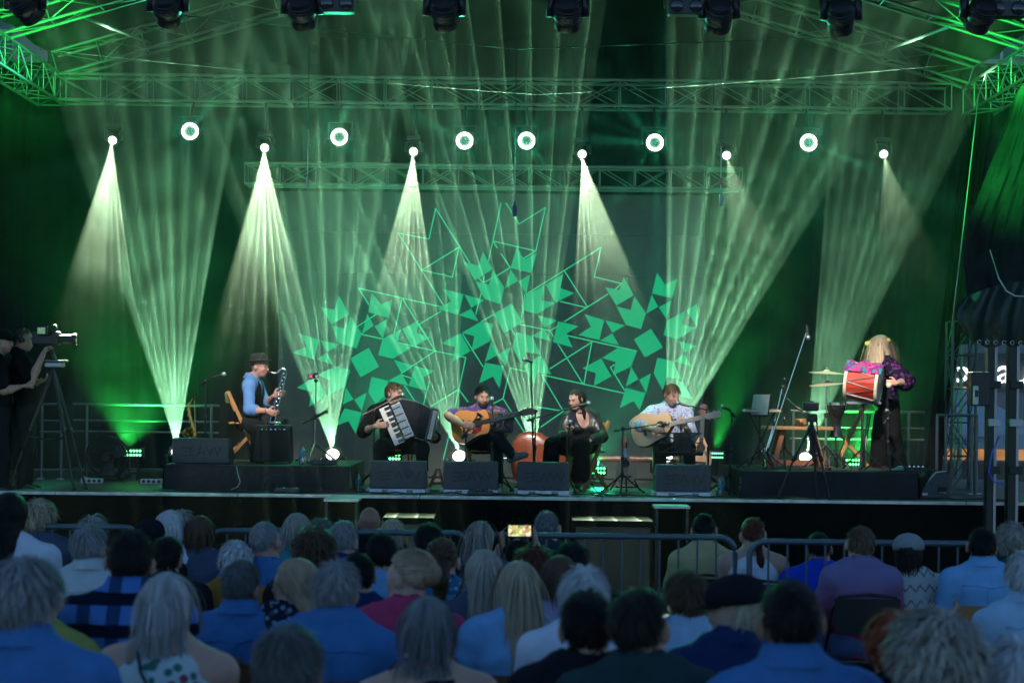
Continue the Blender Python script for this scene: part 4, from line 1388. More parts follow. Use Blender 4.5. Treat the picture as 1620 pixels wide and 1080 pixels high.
wedge(1038, 1125, 735, 18.25, STAGE_Z, 'wedge monitor in front of the guitarist in the patterned shirt')
# side-on wedge at the right end of the right riser
def side_wedge():
    o = P(1456, 782, 18.35); o.z = STAGE_Z
    e = empty('stage_monitor', o, 'wedge monitor seen from the side at the right end of the riser', 'monitor', 'wedge monitors facing the players')
    pr = [(0, .012), (.33, .012), (.335, .24), (.30, .31), (.17, .32), (.02, .10)]
    part(MB().prism(pr, o, (1, 0, 0), (0, 0, 1), (0, 1, 0), .5), 'cabinet', m_wedge, e, bevel=.012)
    part(MB().tube([o + Vector((.02, -.006, .10)), o + Vector((.10, -.006, .22)), o + Vector((.17, -.006, .30)), o + Vector((.28, -.006, .315))], .006, 6), 'edge_trim', m_case, e, smooth=True)
    part(MB().box(o + Vector((.245, -.004, .10)), (.10, .02, .08)), 'handle_cup', m_rubber, e, bevel=.01)
    part(MB().box(o + Vector((.245, -.012, .075)), (.08, .012, .012)), 'handle', m_chrome, e)
    part(MB().box(o + Vector((.05, -.004, .055)), (.06, .012, .03)), 'connector_plate', m_chrome, e, bevel=.003)
side_wedge()

# bass bins and steps in front of the stage, on the square
def bass_bin(px0, px1, ytop, Y, label):
    a, b = P(px0, ytop, Y), P(px1, ytop, Y)
    z1 = (a.z + b.z) / 2; g = ground_z(Y)
    e = empty('bass_bin', ((a.x + b.x) / 2, Y, g), label, 'loudspeaker', 'bass bins before the stage')
    w = b.x - a.x
    part(MB().box(((a.x + b.x) / 2, Y + .3, g + .03 + (z1 - g - .03) / 2), (w, .6, z1 - g - .03)), 'cabinet', mat('bin_paint', (.004, .004, .0045), .9, 0, .3, 30, .2, 160, spec=.05), e, bevel=.012)
    part(MB().box(((a.x + b.x) / 2, Y - .004, g + .06 + (z1 - g - .1) / 2), (w * .92, .012, (z1 - g) * .82)), 'grille', mat('steel_grille', (.02, .02, .02), .5, .5, .4, 300), e, bevel=.004)
    lg = MB(); text_mesh(lg, 'EAW', ((a.x + b.x) / 2, Y - .012, z1 - .13), (1, 0, 0), (0, 0, 1), .07, .002)
    part(lg, 'lettering', m_logo, e)
    for sx in (-1, 1):
        part(MB().box(((a.x + b.x) / 2 + sx * (w / 2 - .06), Y + .3, g + .015), (.06, .5, .03)), 'skid', m_rubber, e)
bass_bin(604, 686, 818, 16.6, 'black bass bin on the square below the accordion player')
bass_bin(906, 1034, 823, 16.6, 'wide black bass bin on the square below the singer')
for px0, px1, y, lab in ((512, 568, 789, 'short dark step tucked against the stage left of the centre'), (1035, 1092, 800, 'short dark step tucked against the stage right of the centre')):
    a, b = P(px0, y, 17.6), P(px1, y, 17.6)
    e = empty('stage_step', ((a.x + b.x) / 2, 17.6, ground_z(17)), lab, 'step')
    zt_ = (a.z + b.z) / 2
    part(MB().box(((a.x + b.x) / 2, 17.75, zt_ - .015), (b.x - a.x, .3, .03)), 'tread', m_deck_edge, e, bevel=.004)
    for x in (a.x + .03, b.x - .03):
        part(MB().box((x, 17.75, (zt_ - .03 + ground_z(17)) / 2), (.03, .28, zt_ - .03 - ground_z(17))), 'side_panel', m_black_metal, e)

# ---------------------------------------------------------------- stands and microphones
m_mic_ball = mat('mic_grille', (.35, .36, .38), .35, .8, .3, 300)
m_mic_ball_blue = mat('blue_grey_mic_grille', (.30, .38, .5), .4, .6, .3, 300)
def mic_parts(e, tip, d, L=.17, ball=None):
    tip, d = Vector(tip), Vector(d).normalized()
    part(MB().lathe([(.010, -L), (.012, -L * .9), (.0125, -L * .5), (.017, -.055), (.018, -.045)], tip, d, 12), 'mic_body', m_black_plastic, e, smooth='auto')
    part(MB().lathe([(.019, -.048), (.0255, -.03), (.026, -.018), (.021, -.005), (.010, .001), (.0005, .002)], tip, d, 14), 'mic_grille', ball or m_mic_ball, e, smooth=True)
def tripod_parts(e, b, m=None, spread=.28, h=.22, rot=0.0, r=.010):
    m = m or m_black_metal
    for k in range(3):
        a = rot + k * 2.094
        rod('leg', b + Vector((math.cos(a) * spread, math.sin(a) * spread, .008)), b + Vector((0, 0, h)), r, m, e)
        part(MB().sphere(b + Vector((math.cos(a) * spread, math.sin(a) * spread, .014)), .014, 8, 6), 'rubber_foot', m_rubber, e, smooth=True)
    part(MB().lathe([(.02, h - .03), (.02, h + .02)], b, (0, 0, 1), 10), 'collar', m, e)
def mic_stand(px, Y, zb, pole_top, boom=None, mic=None, label='', m=None, rot=.4, micdir=None, ball=None, mic_len=.17):
    """pole_top: photo point; boom: (photo point a, photo point b, Y a, Y b); mic at boom end"""
    top = P(pole_top[0], pole_top[1], Y)
    b = Vector((P(px, 700, Y).x, Y, zb))
    e = empty('microphone_stand', b, label, 'mic stand')
    tripod_parts(e, b, m, rot=rot)
    mm = m or m_black_metal
    rod('pole', b + Vector((0, 0, .15)), b.lerp(top, .55) + Vector((0, 0, 0)), .0125, mm, e)
    rod('pole_extension', b.lerp(top, .5), top, .009, mm, e)
    part(MB().lathe([(.016, -.03), (.019, 0), (.016, .03)], b.lerp(top, .55), (top - b), 10), 'clutch', m_black_plastic, e, smooth=True)
    if boom:
        a, c = P(boom[0][0], boom[0][1], boom[2] if len(boom) > 2 else Y), P(boom[1][0], boom[1][1], boom[3] if len(boom) > 3 else Y)
        rod('boom', a, c, .0085, mm, e)
        part(MB().lathe([(.016, -.03), (.016, .03)], a, (c - a), 10), 'counterweight', m_black_plastic, e)
        part(MB().lathe([(.022, -.018), (.024, 0), (.022, .018)], top, (0, 1, 0), 12), 'swivel', m_black_plastic, e, smooth=True)
        end = c
    else:
        end = top
        a = b
    if mic is not None or micdir is not None:
        d = Vector(micdir) if micdir is not None else (end - a)
        d.normalize()
        part(MB().lathe([(.016, -.02), (.018, .03)], end, d, 10), 'mic_clip', m_black_plastic, e)
        mic_parts(e, end + d * .11, d, mic_len, ball)
    return e
mic_stand(325, 19.0, RISER_Z, (325, 603), ((320, 606), (343, 595), 19.0, 18.95), 1, 'vocal microphone stand left of the saxophone player', micdir=(.9, -.1, .28), ball=m_mic_ball_blue)
e = mic_stand(497, 19.3, RISER_Z, (500, 602), ((482, 667), (517, 650), 19.2, 19.2), None, 'chrome stand with a small lit display and a crossbar beside the saxophone riser', m=m_chrome)
_c0 = P(496, 595, 19.2)
part(MB().box(_c0, (.12, .02, .06), Matrix.Rotation(R(-8), 3, 'Y')), 'display_case', m_black_plastic, e, bevel=.004)
def tuner_screen():
    m = emis('pink_display', (1.0, .06, .22), 1.6)
    return m
_sc = MB()
for t in (-1, 1):
    _sc.bar(_c0 + Vector((-.03 - .018, -.0125, -.018 * t)), _c0 + Vector((-.03 + .018, -.0125, .018 * t)), .004, .009)
part(_sc, 'display_mark', tuner_screen(), e)
part(MB().lathe([(.018, 0), (.018, .012)], _c0 + Vector((.04, -.012, 0)), (0, -1, 0), 12), 'knob', m_chrome, e)
part(MB().lathe([(.016, -.14), (.018, -.05), (.018, .14), (.022, .15)], P(500, 659, 19.18), P(517, 650, 19.2) - P(482, 667, 19.2), 12), 'clamp_grip', m_black_plastic, e, smooth='auto')
mic_stand(592, 18.9, STAGE_Z, (592, 650), ((577, 655), (627, 629), 18.9, 18.95), 1, 'boom microphone stand of the accordion player', micdir=(.75, .35, .35))
mic_stand(779, 18.75, STAGE_Z, (779, 640), None, 1, 'straight microphone stand of the bearded guitarist', micdir=(-.1, .6, .75), ball=m_mic_ball_blue)
mic_stand(737, 18.65, STAGE_Z, (737, 688), ((733, 690), (757, 655), 18.65, 18.75), 1, 'low microphone stand aimed at the orange guitar', micdir=(.3, .5, -.25), mic_len=.12)
mic_stand(846, 19.0, STAGE_Z, (840, 572), None, 1, 'tall black and white microphone stand left of the singer', micdir=(-.5, -.2, .15), mic_len=.12)
mic_stand(847, 18.85, STAGE_Z, (847, 650), ((838, 664), (920, 640), 18.85, 18.7), 1, 'boom microphone stand reaching in front of the singer', micdir=(.95, .2, .2), rot=1.0)
mic_stand(897, 18.75, STAGE_Z, (897, 690), None, None, 'short straight stand before the singer knees', rot=.9)
mic_stand(985, 18.75, STAGE_Z, (985, 678), ((975, 681), (1045, 670), 18.75, 18.75), 1, 'low boom stand aimed at the pale guitar', micdir=(.95, .3, .05), mic_len=.12)
mic_stand(1121, 18.9, STAGE_Z, (1121, 652), ((1128, 650), (1083, 640), 18.9, 18.85), 1, 'boom microphone stand of the guitarist in the patterned shirt', micdir=(-.9, .2, .25))
mic_stand(1154, 18.9, STAGE_Z, (1158, 655), ((1160, 656), (1153, 648), 18.9, 18.85), 1, 'thin microphone stand left of the right riser', micdir=(-.8, -.3, .4), mic_len=.08)
mic_stand(1210, 19.0, RISER_Z, (1238, 612), ((1214, 712), (1277, 522), 19.0, 18.9), 1, 'tall boom stand leaning over the percussion', micdir=(.12, 0, -1), m=m_chrome)
mic_stand(1241, 19.3, RISER_Z, (1241, 600), ((1236, 622), (1262, 645), 19.3, 19.0), 1, 'black stand behind the percussion table', micdir=(.5, -.2, -.3), mic_len=.12)
mic_stand(1405, 18.65, RISER_Z, (1405, 663), ((1400, 668), (1408, 655), 18.65, 18.7), 1, 'short black stand before the drummer', micdir=(-.2, .8, .4), mic_len=.1)

def music_stand(px, py, Y, zb, label, w=.46, h=.30, lean=.35, rz=0.0, m=None):
    c = P(px, py, Y)
    b = Vector((c.x, Y + .05, zb))
    e = empty('music_stand', b, label, 'music stand')
    tripod_parts(e, b, None, .25, .2, 1.1)
    rod('pole', b + Vector((0, 0, .1)), c + Vector((0, .04, -.05)), .011, m_black_metal, e)
    Rm = Matrix.Rotation(rz, 3, 'Z') @ Matrix.Rotation(lean, 3, 'X')
    if m is None:                                        # folding wire desk
        for i in range(3):
            part(MB().bar(c + Rm @ Vector((-w / 2, 0, (i - 1) * h * .48)), c + Rm @ Vector((w / 2, 0, (i - 1) * h * .48)), .008, .014), 'desk_bar', m_black_metal, e)
        for i in (-1, 1):
            part(MB().bar(c + Rm @ Vector((-w * .42, -.004, -i * h * .48)), c + Rm @ Vector((w * .42, -.004, i * h * .48)), .006, .014), 'desk_strut', m_black_metal, e)
        part(MB().bar(c + Rm @ Vector((0, -.008, -h / 2)), c + Rm @ Vector((0, -.008, h / 2)), .012, .02), 'desk_spine', m_black_metal, e)
    else:
        part(MB().box(c, (w, .008, h), Rm), 'desk', m, e, bevel=.004)
    part(MB().box(c + Rm @ Vector((0, -.03 if False else .03, -h / 2)), (w, .055, .008), Rm), 'ledge', m_black_metal, e)
    part(MB().box(c + Rm @ Vector((.02, .012, .01)), (.20, .003, .24), Rm), 'sheet_music', mat('dark_folder', (.02, .02, .022), .6, 0, .08, 12), e)
    return e
music_stand(796, 668, 18.7, STAGE_Z, 'black music stand beside the bearded guitarist', .22, .20, -.3, -.15)
music_stand(1077, 700, 18.6, STAGE_Z, 'black music stand before the guitarist in the patterned shirt', .5, .26, -.55)
music_stand(1203, 640, 18.9, RISER_Z, 'music stand with a grey desk left of the percussion table', .22, .24, -.2, -.7, mat('grey_paint', (.25, .26, .27), .5))

# ---------------------------------------------------------------- cases, cables, bottles
m_pet = mat('clear_pet', (.55, .68, .72), .12, 0, .05, 10); nodes_of(m_pet)[2].inputs['Transmission Weight'].default_value = .7
m_label = mat('bottle_label', (.05, .35, .42), .5, 0, .5, 60)
m_redcap = mat('red_cap', (.55, .02, .03), .4)
def bottle(px, py, Y, zb, label, cap=None):
    b = Vector((P(px, py, Y).x, Y, zb))
    e = empty('water_bottle', b, label, 'bottle', 'water bottles on the stage')
    part(MB().lathe([(.028, 0), (.034, .008), (.034, .06), (.031, .075), (.034, .09), (.034, .15), (.026, .175), (.013, .195), (.012, .205)], b, (0, 0, 1), 14), 'body', m_pet, e, smooth='auto')
    part(MB().lathe([(.0350, .085), (.0350, .145)], b, (0, 0, 1), 14, cap=False), 'label', m_label, e, smooth=True)
    part(MB().lathe([(.015, .203), (.015, .222)], b, (0, 0, 1), 12), 'cap', cap or m_redcap, e)
bottle(478, 722, 18.75, RISER_Z, 'water bottle with red cap on the left riser')
bottle(567, 760, 18.6, STAGE_Z, 'water bottle with red cap left of the accordion player wedge')
bottle(1139, 775, 18.55, STAGE_Z, 'water bottle with red cap right of the last wedge')
bottle(1143, 776, 18.75, STAGE_Z, 'second water bottle just behind the one at the right riser', mat('blue_cap', (.03, .10, .5), .4))

def instrument_case():
    o = Vector((P(425, 735, 18.7).x, 18.7, RISER_Z))
    e = empty('amplifier', o, 'tall black amplifier with a handle on top before the saxophone player', 'amplifier')
    Hh = P(425, 672, 18.7).z - RISER_Z
    part(MB().box(o + Vector((.03, .17, Hh / 2 + .01)), (.44, .34, Hh - .02), Matrix.Rotation(R(12), 3, 'Z'), taper=.93), 'cabinet', mat('amp_tolex', (.012, .012, .013), .6, 0, .3, 60, .4, 250), e, bevel=.02)
    part(MB().box(o + Vector((.075, -.006, Hh * .47)), (.33, .012, Hh * .78), Matrix.Rotation(R(12), 3, 'Z')), 'grille', mat('amp_cloth', (.006, .006, .007), .85, 0, .4, 200), e, bevel=.006)
    part(MB().tube([o + Vector((-.04, .12, Hh - .005)), o + Vector((-.03, .12, Hh + .025)), o + Vector((.10, .14, Hh + .028)), o + Vector((.11, .14, Hh - .005))], .010, 8, flat=1.6), 'handle', m_chrome, e, smooth=True)
    for k in range(6):
        part(MB().lathe([(.011, 0), (.009, .012)], o + Vector((-.08 + .05 * k, -.005 + .01 * k, Hh - .05)), (0, -1, .2), 10), 'knob', mat('amber_knob', (.5, .2, .03), .4) if k in (1, 4) else m_chrome, e)
    for x, z in ((-.13, .03), (.24, .03), (-.12, Hh - .05), (.22, Hh - .05)):
        part(MB().sphere(o + Vector((x, .02 + .08 * (x > 0), z)), (.022, .022, .022), 8, 6), 'corner_cap', m_black_plastic, e, smooth=True)
instrument_case()

def squiggle(pts, Y0, Y1, z, seed, n=40, amp=.05):
    rr = random.Random(seed)
    ph = [rr.uniform(0, 6.28) for _ in range(4)]
    x0, x1 = pts
    out = []
    for i in range(n + 1):
        t = i / n
        out.append(Vector((x0 + (x1 - x0) * t + amp * math.sin(9 * t + ph[0]), Y0 + (Y1 - Y0) * t + amp * math.sin(13 * t + ph[1]) + amp * .6 * math.sin(29 * t + ph[2]), z + max(0, .012 * math.sin(17 * t + ph[3])))))
    return out
cab = [(250, 560, 18.10, 18.14, 'black cable along the stage edge below the left riser'), (560, 760, 18.16, 18.10, 'black cable lying before the accordion player wedge'), (760, 960, 18.10, 18.20, 'black cable lying before the singer wedge'),
       (930, 1180, 18.18, 18.12, 'black cable lying before the patterned shirt guitarist'), (1150, 1420, 18.14, 18.18, 'black cable along the edge below the right riser'), (1380, 1600, 18.3, 18.12, 'black cable curling at the right end of the stage'),
       (690, 800, 18.55, 18.14, 'black cable looping beside the middle wedge'), (900, 1000, 18.5, 18.12, 'black cable between the singer and the right guitarist'), (540, 590, 19.2, 18.2, 'black cable running back past the water bottle')]
for k, (a, b, y0, y1, lab) in enumerate(cab):
    tag(MB().tube(squiggle((P(a, 780, y0).x, P(b, 780, y1).x), y0, y1, STAGE_Z + .012, k), .008, 6).build('floor_cable', m_wire, smooth=True), lab, 'cable', 'cables on the stage floor')
tag(MB().tube([P(374, 737, 18.28), P(376, 748, 18.25), P(380, 762, 18.2), P(376, 770, 18.16), P(366, 774, 18.1)], .006, 6).build('floor_cable', mat('grey_cable', (.3, .3, .3), .5), smooth=True), 'grey cable hanging down the front of the left riser', 'cable')
for px, lab in ((512, 'black pedal board on the left riser'), (760, 'black cable box on the stage edge right of the centre wedge'), (455, 'flat black box before the left riser')):
    Y, zb = (18.6, RISER_Z) if px == 512 else (18.12, STAGE_Z)
    b = Vector((P(px, 778, Y).x, Y, zb))
    e = empty('cable_box', b, lab, 'cable box')
    part(MB().box(b + Vector((0, 0, .03)), (.30, .14, .05), taper=.9), 'housing', m_black_plastic, e, bevel=.01)
    for k in range(4):
        part(MB().lathe([(.014, 0), (.014, .016)], b + Vector((-.1 + .066 * k, -.02, .055)), (0, 0, 1), 10), 'socket', m_chrome if k % 2 else m_rubber, e)

# railings --------------------------------------------------------------
def railing(name, x0, x1, Y, zb, h, label, posts, rails=(1.0, .78, .63, .12), r=.019, m=None):
    e = empty(name, ((x0 + x1) / 2, Y, zb), label, 'railing')
    mm = m or m_alu
    for f in rails:
        rod('rail', (x0, Y, zb + h * f), (x1, Y, zb + h * f), r if f == 1.0 else r * .8, mm, e)
    for x in posts:
        rod('post', (x, Y - .001, zb), (x, Y - .001, zb + h), r, mm, e)
        part(MB().box((x, Y, zb + .006), (.09, .09, .012)), 'foot_plate', m_alu_dark, e)
    return e
Yr = 20.8
def X_(px, Y): return P(px, 700, Y).x
railing('stage_railing', X_(115, Yr), X_(346, Yr), Yr, STAGE_Z, .93, 'aluminium stage railing left of the saxophone player', [X_(137, Yr), X_(334, Yr)])
railing('stage_railing', X_(62, 20.4), X_(100, 20.4), 20.4, STAGE_Z, .93, 'narrow aluminium railing behind the camera tripod', [X_(66, 20.4), X_(97, 20.4)])
railing('stage_railing', X_(1250, Yr), X_(1462, Yr), Yr, STAGE_Z, .95, 'aluminium stage railing behind the drummer', [X_(1255, Yr), X_(1437, Yr)])
railing('stage_railing', X_(1481, 19.4), X_(1546, 19.4), 19.4, STAGE_Z, .93, 'small aluminium railing before the truss tower on the right', [X_(1482, 19.4), X_(1496, 19.4), X_(1537, 19.4), X_(1545, 19.4)], rails=(1.0,))

# crowd barriers before the stage ----------------------------------------
m_galv = mat('blue_grey_galvanised', (.10, .13, .16), .5, .5, .2, 12, .1)
def barrier(px0, px1, y0, y1, Y, label):
    a, b = P(px0, y0, Y), P(px1, y1, Y)
    g = ground_z(Y)
    zt_ = (a.z + b.z) / 2
    e = empty('crowd_barrier', ((a.x + b.x) / 2, Y, g), label, 'barrier', 'crowd barriers before the stage')
    zb = g + .14; rc = .10
    pts = []
    for cx_, cz, a0 in ((b.x - rc, zt_ - rc, 0), (a.x + rc, zt_ - rc, 90), (a.x + rc, zb + rc, 180), (b.x - rc, zb + rc, 270)):
        for k in range(6):
            t = R(a0 + 90 * k / 5)
            pts.append(Vector((cx_ + rc * math.cos(t), Y, cz + rc * math.sin(t))))
    part(MB().tube(pts, .0195, 8, closed=True), 'frame', m_galv, e, smooth=True)
    n = int((b.x - a.x) / .115)
    for k in range(1, n):
        x = a.x + (b.x - a.x) * k / n
        rod('bar', (x, Y, zb), (x, Y, zt_), .007, m_galv, e)
    for x in (a.x + .3, b.x - .3):
        part(MB().tube([(x, Y - .28, g + .012), (x, Y, zb), (x, Y + .28, g + .012)], .014, 6), 'foot', m_galv, e, smooth=True)
    return e
barrier(-250, 222, 829, 834, 10.75, 'crowd barrier at the left behind the first rows')
barrier(330, 742, 836, 846, 10.75, 'crowd barrier left of the raised phone')
barrier(745, 1163, 838, 857, 10.6, 'crowd barrier in the middle with the beige T shirt behind it')
barrier(1186, 1605, 855, 861, 10.6, 'crowd barrier at the right before the royal blue jumper')

# hanging microphones ------------------------------------------------------
def hanging_mic(px, y0, y1, Y, lab, col, big=1.0, red=False):
    a, b = P(px + 2, y0, Y), P(px, y1, Y)
    b.x = a.x
    e = empty('hanging_microphone', b, lab, 'microphone', 'microphones hanging over the stage')
    rod('wire', a, b + Vector((0, 0, .06)), .006, m_steel if red else m_wire, e)
    part(MB().lathe([(.004, .10), (.008, .09), (.008, .06), (.014, .055), (.026 * big, .03), (.030 * big, 0), (.028 * big, -.05), (.018 * big, -.075), (.0005, -.08)], b, (0, 0, 1), 14), 'capsule', col, e, smooth=True)
    rod('wire_end', b + Vector((0, 0, .06)), b + Vector((0, 0, .6)), .007, mat('grey_wire', (.45, .45, .5), .5), e)
    if red:
        part(MB().lathe([(.011, .16), (.011, .24)], b, (0, 0, 1), 10), 'tape', m_redcap, e)
m_foam = mat('violet_foam', (.10, .11, .22), .9, 0, .2, 60)
hanging_mic(487, 70, 288, 18.6, 'small hanging microphone above the left end of the screen', m_mic_ball, .6)
hanging_mic(815, 78, 332, 18.6, 'hanging microphone with violet foam over the middle of the screen', m_foam, 1.0)
hanging_mic(1141, 68, 315, 18.6, 'hanging microphone with red tape right of the screen truss', m_mic_ball, .7, True)
# ================================================================== audience, seated on the square with their backs to us
def fabric(name, col, rough=0.85, var=0.10, scale=14, bump=0.7, bscale=10, spec=0.05):
    return mat(name, col, rough, 0, var, scale, bump, bscale, spec=spec)
FB = {
 'blue': fabric('blue_cotton', (0.05, 0.16, 0.38)), 'sky': fabric('sky_blue_cotton', (0.16, 0.36, 0.62)), 'pale': fabric('pale_blue_cotton', (0.30, 0.45, 0.62)),
 'royal': fabric('royal_blue_knit', (0.012, 0.06, 0.55)), 'white': fabric('white_cotton', (0.55, 0.60, 0.70)), 'offwhite': fabric('offwhite_linen', (0.42, 0.47, 0.50)),
 'navy': fabric('navy_nylon', (0.012, 0.03, 0.10), 0.5), 'black': fabric('black_cotton', (0.012, 0.013, 0.018)), 'grey': fabric('slate_cotton', (0.06, 0.08, 0.13)),
 'ochre': fabric('ochre_cotton', (0.32, 0.16, 0.03)), 'lime': fabric('yellow_green_cotton', (0.26, 0.28, 0.08)), 'pink': fabric('magenta_cotton', (0.45, 0.05, 0.13)),
 'lilac': fabric('lilac_knit', (0.30, 0.26, 0.44)), 'beige': fabric('beige_cotton', (0.42, 0.36, 0.18)), 'teal': fabric('teal_cotton', (0.04, 0.25, 0.30)),
 'dgreen': fabric('dark_green_cotton', (0.02, 0.045, 0.05)), 'denim': fabric('denim', (0.05, 0.08, 0.16)), 'khaki': fabric('khaki_twill', (0.14, 0.12, 0.08)), 'charcoal': fabric('charcoal_twill', (0.02, 0.02, 0.024)),
}
def floral(name, c0, c1, c2, scale=22.0, thr=0.33):
    m = fabric(name, c0)
    N, L, b = nodes_of(m)
    tc = N.new('ShaderNodeTexCoord')
    v = N.new('ShaderNodeTexVoronoi'); v.inputs['Scale'].default_value = scale
    L.new(tc.outputs['Object'], v.inputs['Vector'])
    cr = N.new('ShaderNodeValToRGB'); cr.color_ramp.interpolation = 'CONSTANT'
    cr.color_ramp.elements[0].color = (1, 1, 1, 1); cr.color_ramp.elements[1].position = thr; cr.color_ramp.elements[1].color = (0, 0, 0, 1)
    L.new(v.outputs['Distance'], cr.inputs[0])
    sp = N.new('ShaderNodeSeparateColor'); L.new(v.outputs['Color'], sp.inputs[0])
    m1 = N.new('ShaderNodeMix'); m1.data_type = 'RGBA'; m1.inputs['A'].default_value = (*c1, 1); m1.inputs['B'].default_value = (*c2, 1)
    st = N.new('ShaderNodeMath'); st.operation = 'GREATER_THAN'; st.inputs[1].default_value = .5; L.new(sp.outputs[0], st.inputs[0]); L.new(st.outputs[0], m1.inputs['Factor'])
    m2 = N.new('ShaderNodeMix'); m2.data_type = 'RGBA'
    m2.inputs['A'].default_value = (*c0, 1)
    L.new(cr.outputs[0], m2.inputs['Factor']); L.new(m1.outputs['Result'], m2.inputs['B'])
    L.new(m2.outputs['Result'], b.inputs['Base Color'])
    return m
def plaid(name, c0, c1, sx=9.0, sz=9.0):
    m = fabric(name, c0)
    N, L, b = nodes_of(m)
    tc = N.new('ShaderNodeTexCoord'); sp = N.new('ShaderNodeSeparateXYZ'); L.new(tc.outputs['Object'], sp.inputs[0])
    def band(o_, f, duty):
        a = N.new('ShaderNodeMath'); a.operation = 'MULTIPLY'; a.inputs[1].default_value = f; L.new(o_, a.inputs[0])
        fr = N.new('ShaderNodeMath'); fr.operation = 'FRACT'; L.new(a.outputs[0], fr.inputs[0])
        g = N.new('ShaderNodeMath'); g.operation = 'GREATER_THAN'; g.inputs[1].default_value = duty; L.new(fr.outputs[0], g.inputs[0])
        return g.outputs[0]
    mu = N.new('ShaderNodeMath'); mu.operation = 'MULTIPLY'
    L.new(band(sp.outputs[0], sx, .45), mu.inputs[0]); L.new(band(sp.outputs[2], sz, .42), mu.inputs[1])
    ad = N.new('ShaderNodeMath'); ad.operation = 'MULTIPLY_ADD'; ad.inputs[1].default_value = .25
    L.new(band(sp.outputs[2], sz, .42), ad.inputs[0]); L.new(mu.outputs[0], ad.inputs[2])
    mx = N.new('ShaderNodeMix'); mx.data_type = 'RGBA'; mx.inputs['A'].default_value = (*c0, 1); mx.inputs['B'].default_value = (*c1, 1)
    L.new(ad.outputs[0], mx.inputs['Factor']); L.new(mx.outputs['Result'], b.inputs['Base Color'])
    return m
def crochet(name):
    m = fabric(name, (0.40, 0.42, 0.42))
    N, L, b = nodes_of(m)
    tc = N.new('ShaderNodeTexCoord'); sp = N.new('ShaderNodeSeparateXYZ'); L.new(tc.outputs['Object'], sp.inputs[0])
    def mth(op, a, b_=None):
        n = N.new('ShaderNodeMath'); n.operation = op
        for i, q in enumerate((a, b_)):
            if q is None: continue
            if isinstance(q, (int, float)): n.inputs[i].default_value = q
            else: L.new(q, n.inputs[i])
        return n.outputs[0]
    tri = mth('PINGPONG', sp.outputs[0], .03)
    zz_ = mth('FRACT', mth('MULTIPLY', mth('ADD', sp.outputs[2], mth('MULTIPLY', tri, -1.3)), 11.0))
    hole = mth('MULTIPLY', mth('LESS_THAN', zz_, .18), mth('GREATER_THAN', mth('FRACT', mth('MULTIPLY', sp.outputs[0], 70.0)), .25))
    mx = N.new('ShaderNodeMix'); mx.data_type = 'RGBA'; mx.inputs['A'].default_value = (.40, .42, .42, 1); mx.inputs['B'].default_value = (.08, .08, .09, 1)
    L.new(hole, mx.inputs['Factor']); L.new(mx.outputs['Result'], b.inputs['Base Color'])
    return m
FB['floral'] = floral('floral_print', (0.42, 0.52, 0.55), (0.03, 0.16, 0.13), (0.25, 0.06, 0.07), 26, .42)
FB['bluefloral'] = floral('blue_white_print', (0.03, 0.16, 0.30), (0.35, 0.50, 0.58), (0.10, 0.30, 0.40), 34, .36)
FB['redfloral'] = floral('red_print', (0.10, 0.012, 0.03), (0.35, 0.05, 0.08), (0.3, 0.25, 0.25), 40, .35)
FB['darkprint'] = floral('dark_print', (0.015, 0.02, 0.04), (0.20, 0.24, 0.30), (0.06, 0.08, 0.15), 32, .35)
FB['plaid'] = plaid('blue_plaid', (0.006, 0.012, 0.03), (0.06, 0.17, 0.45), 8.5, 8.5)
FB['crochet'] = crochet('white_crochet')
def ombre():
    m = fabric('pink_fading_knit', (0.4, 0.05, 0.12))
    N, L, b = nodes_of(m)
    tc = N.new('ShaderNodeTexCoord'); sp = N.new('ShaderNodeSeparateXYZ'); L.new(tc.outputs['Object'], sp.inputs[0])
    cr = N.new('ShaderNodeValToRGB')
    cr.color_ramp.elements[0].position = .30; cr.color_ramp.elements[0].color = (.34, .045, .10, 1)
    cr.color_ramp.elements[1].position = .62; cr.color_ramp.elements[1].color = (.17, .14, .28, 1)
    mr = N.new('ShaderNodeMapRange'); mr.inputs['From Min'].default_value = .3; mr.inputs['From Max'].default_value = 1.3
    L.new(sp.outputs[2], mr.inputs['Value']); L.new(mr.outputs[0], cr.inputs[0]); L.new(cr.outputs[0], b.inputs['Base Color'])
    return m
FB['ombre'] = ombre()

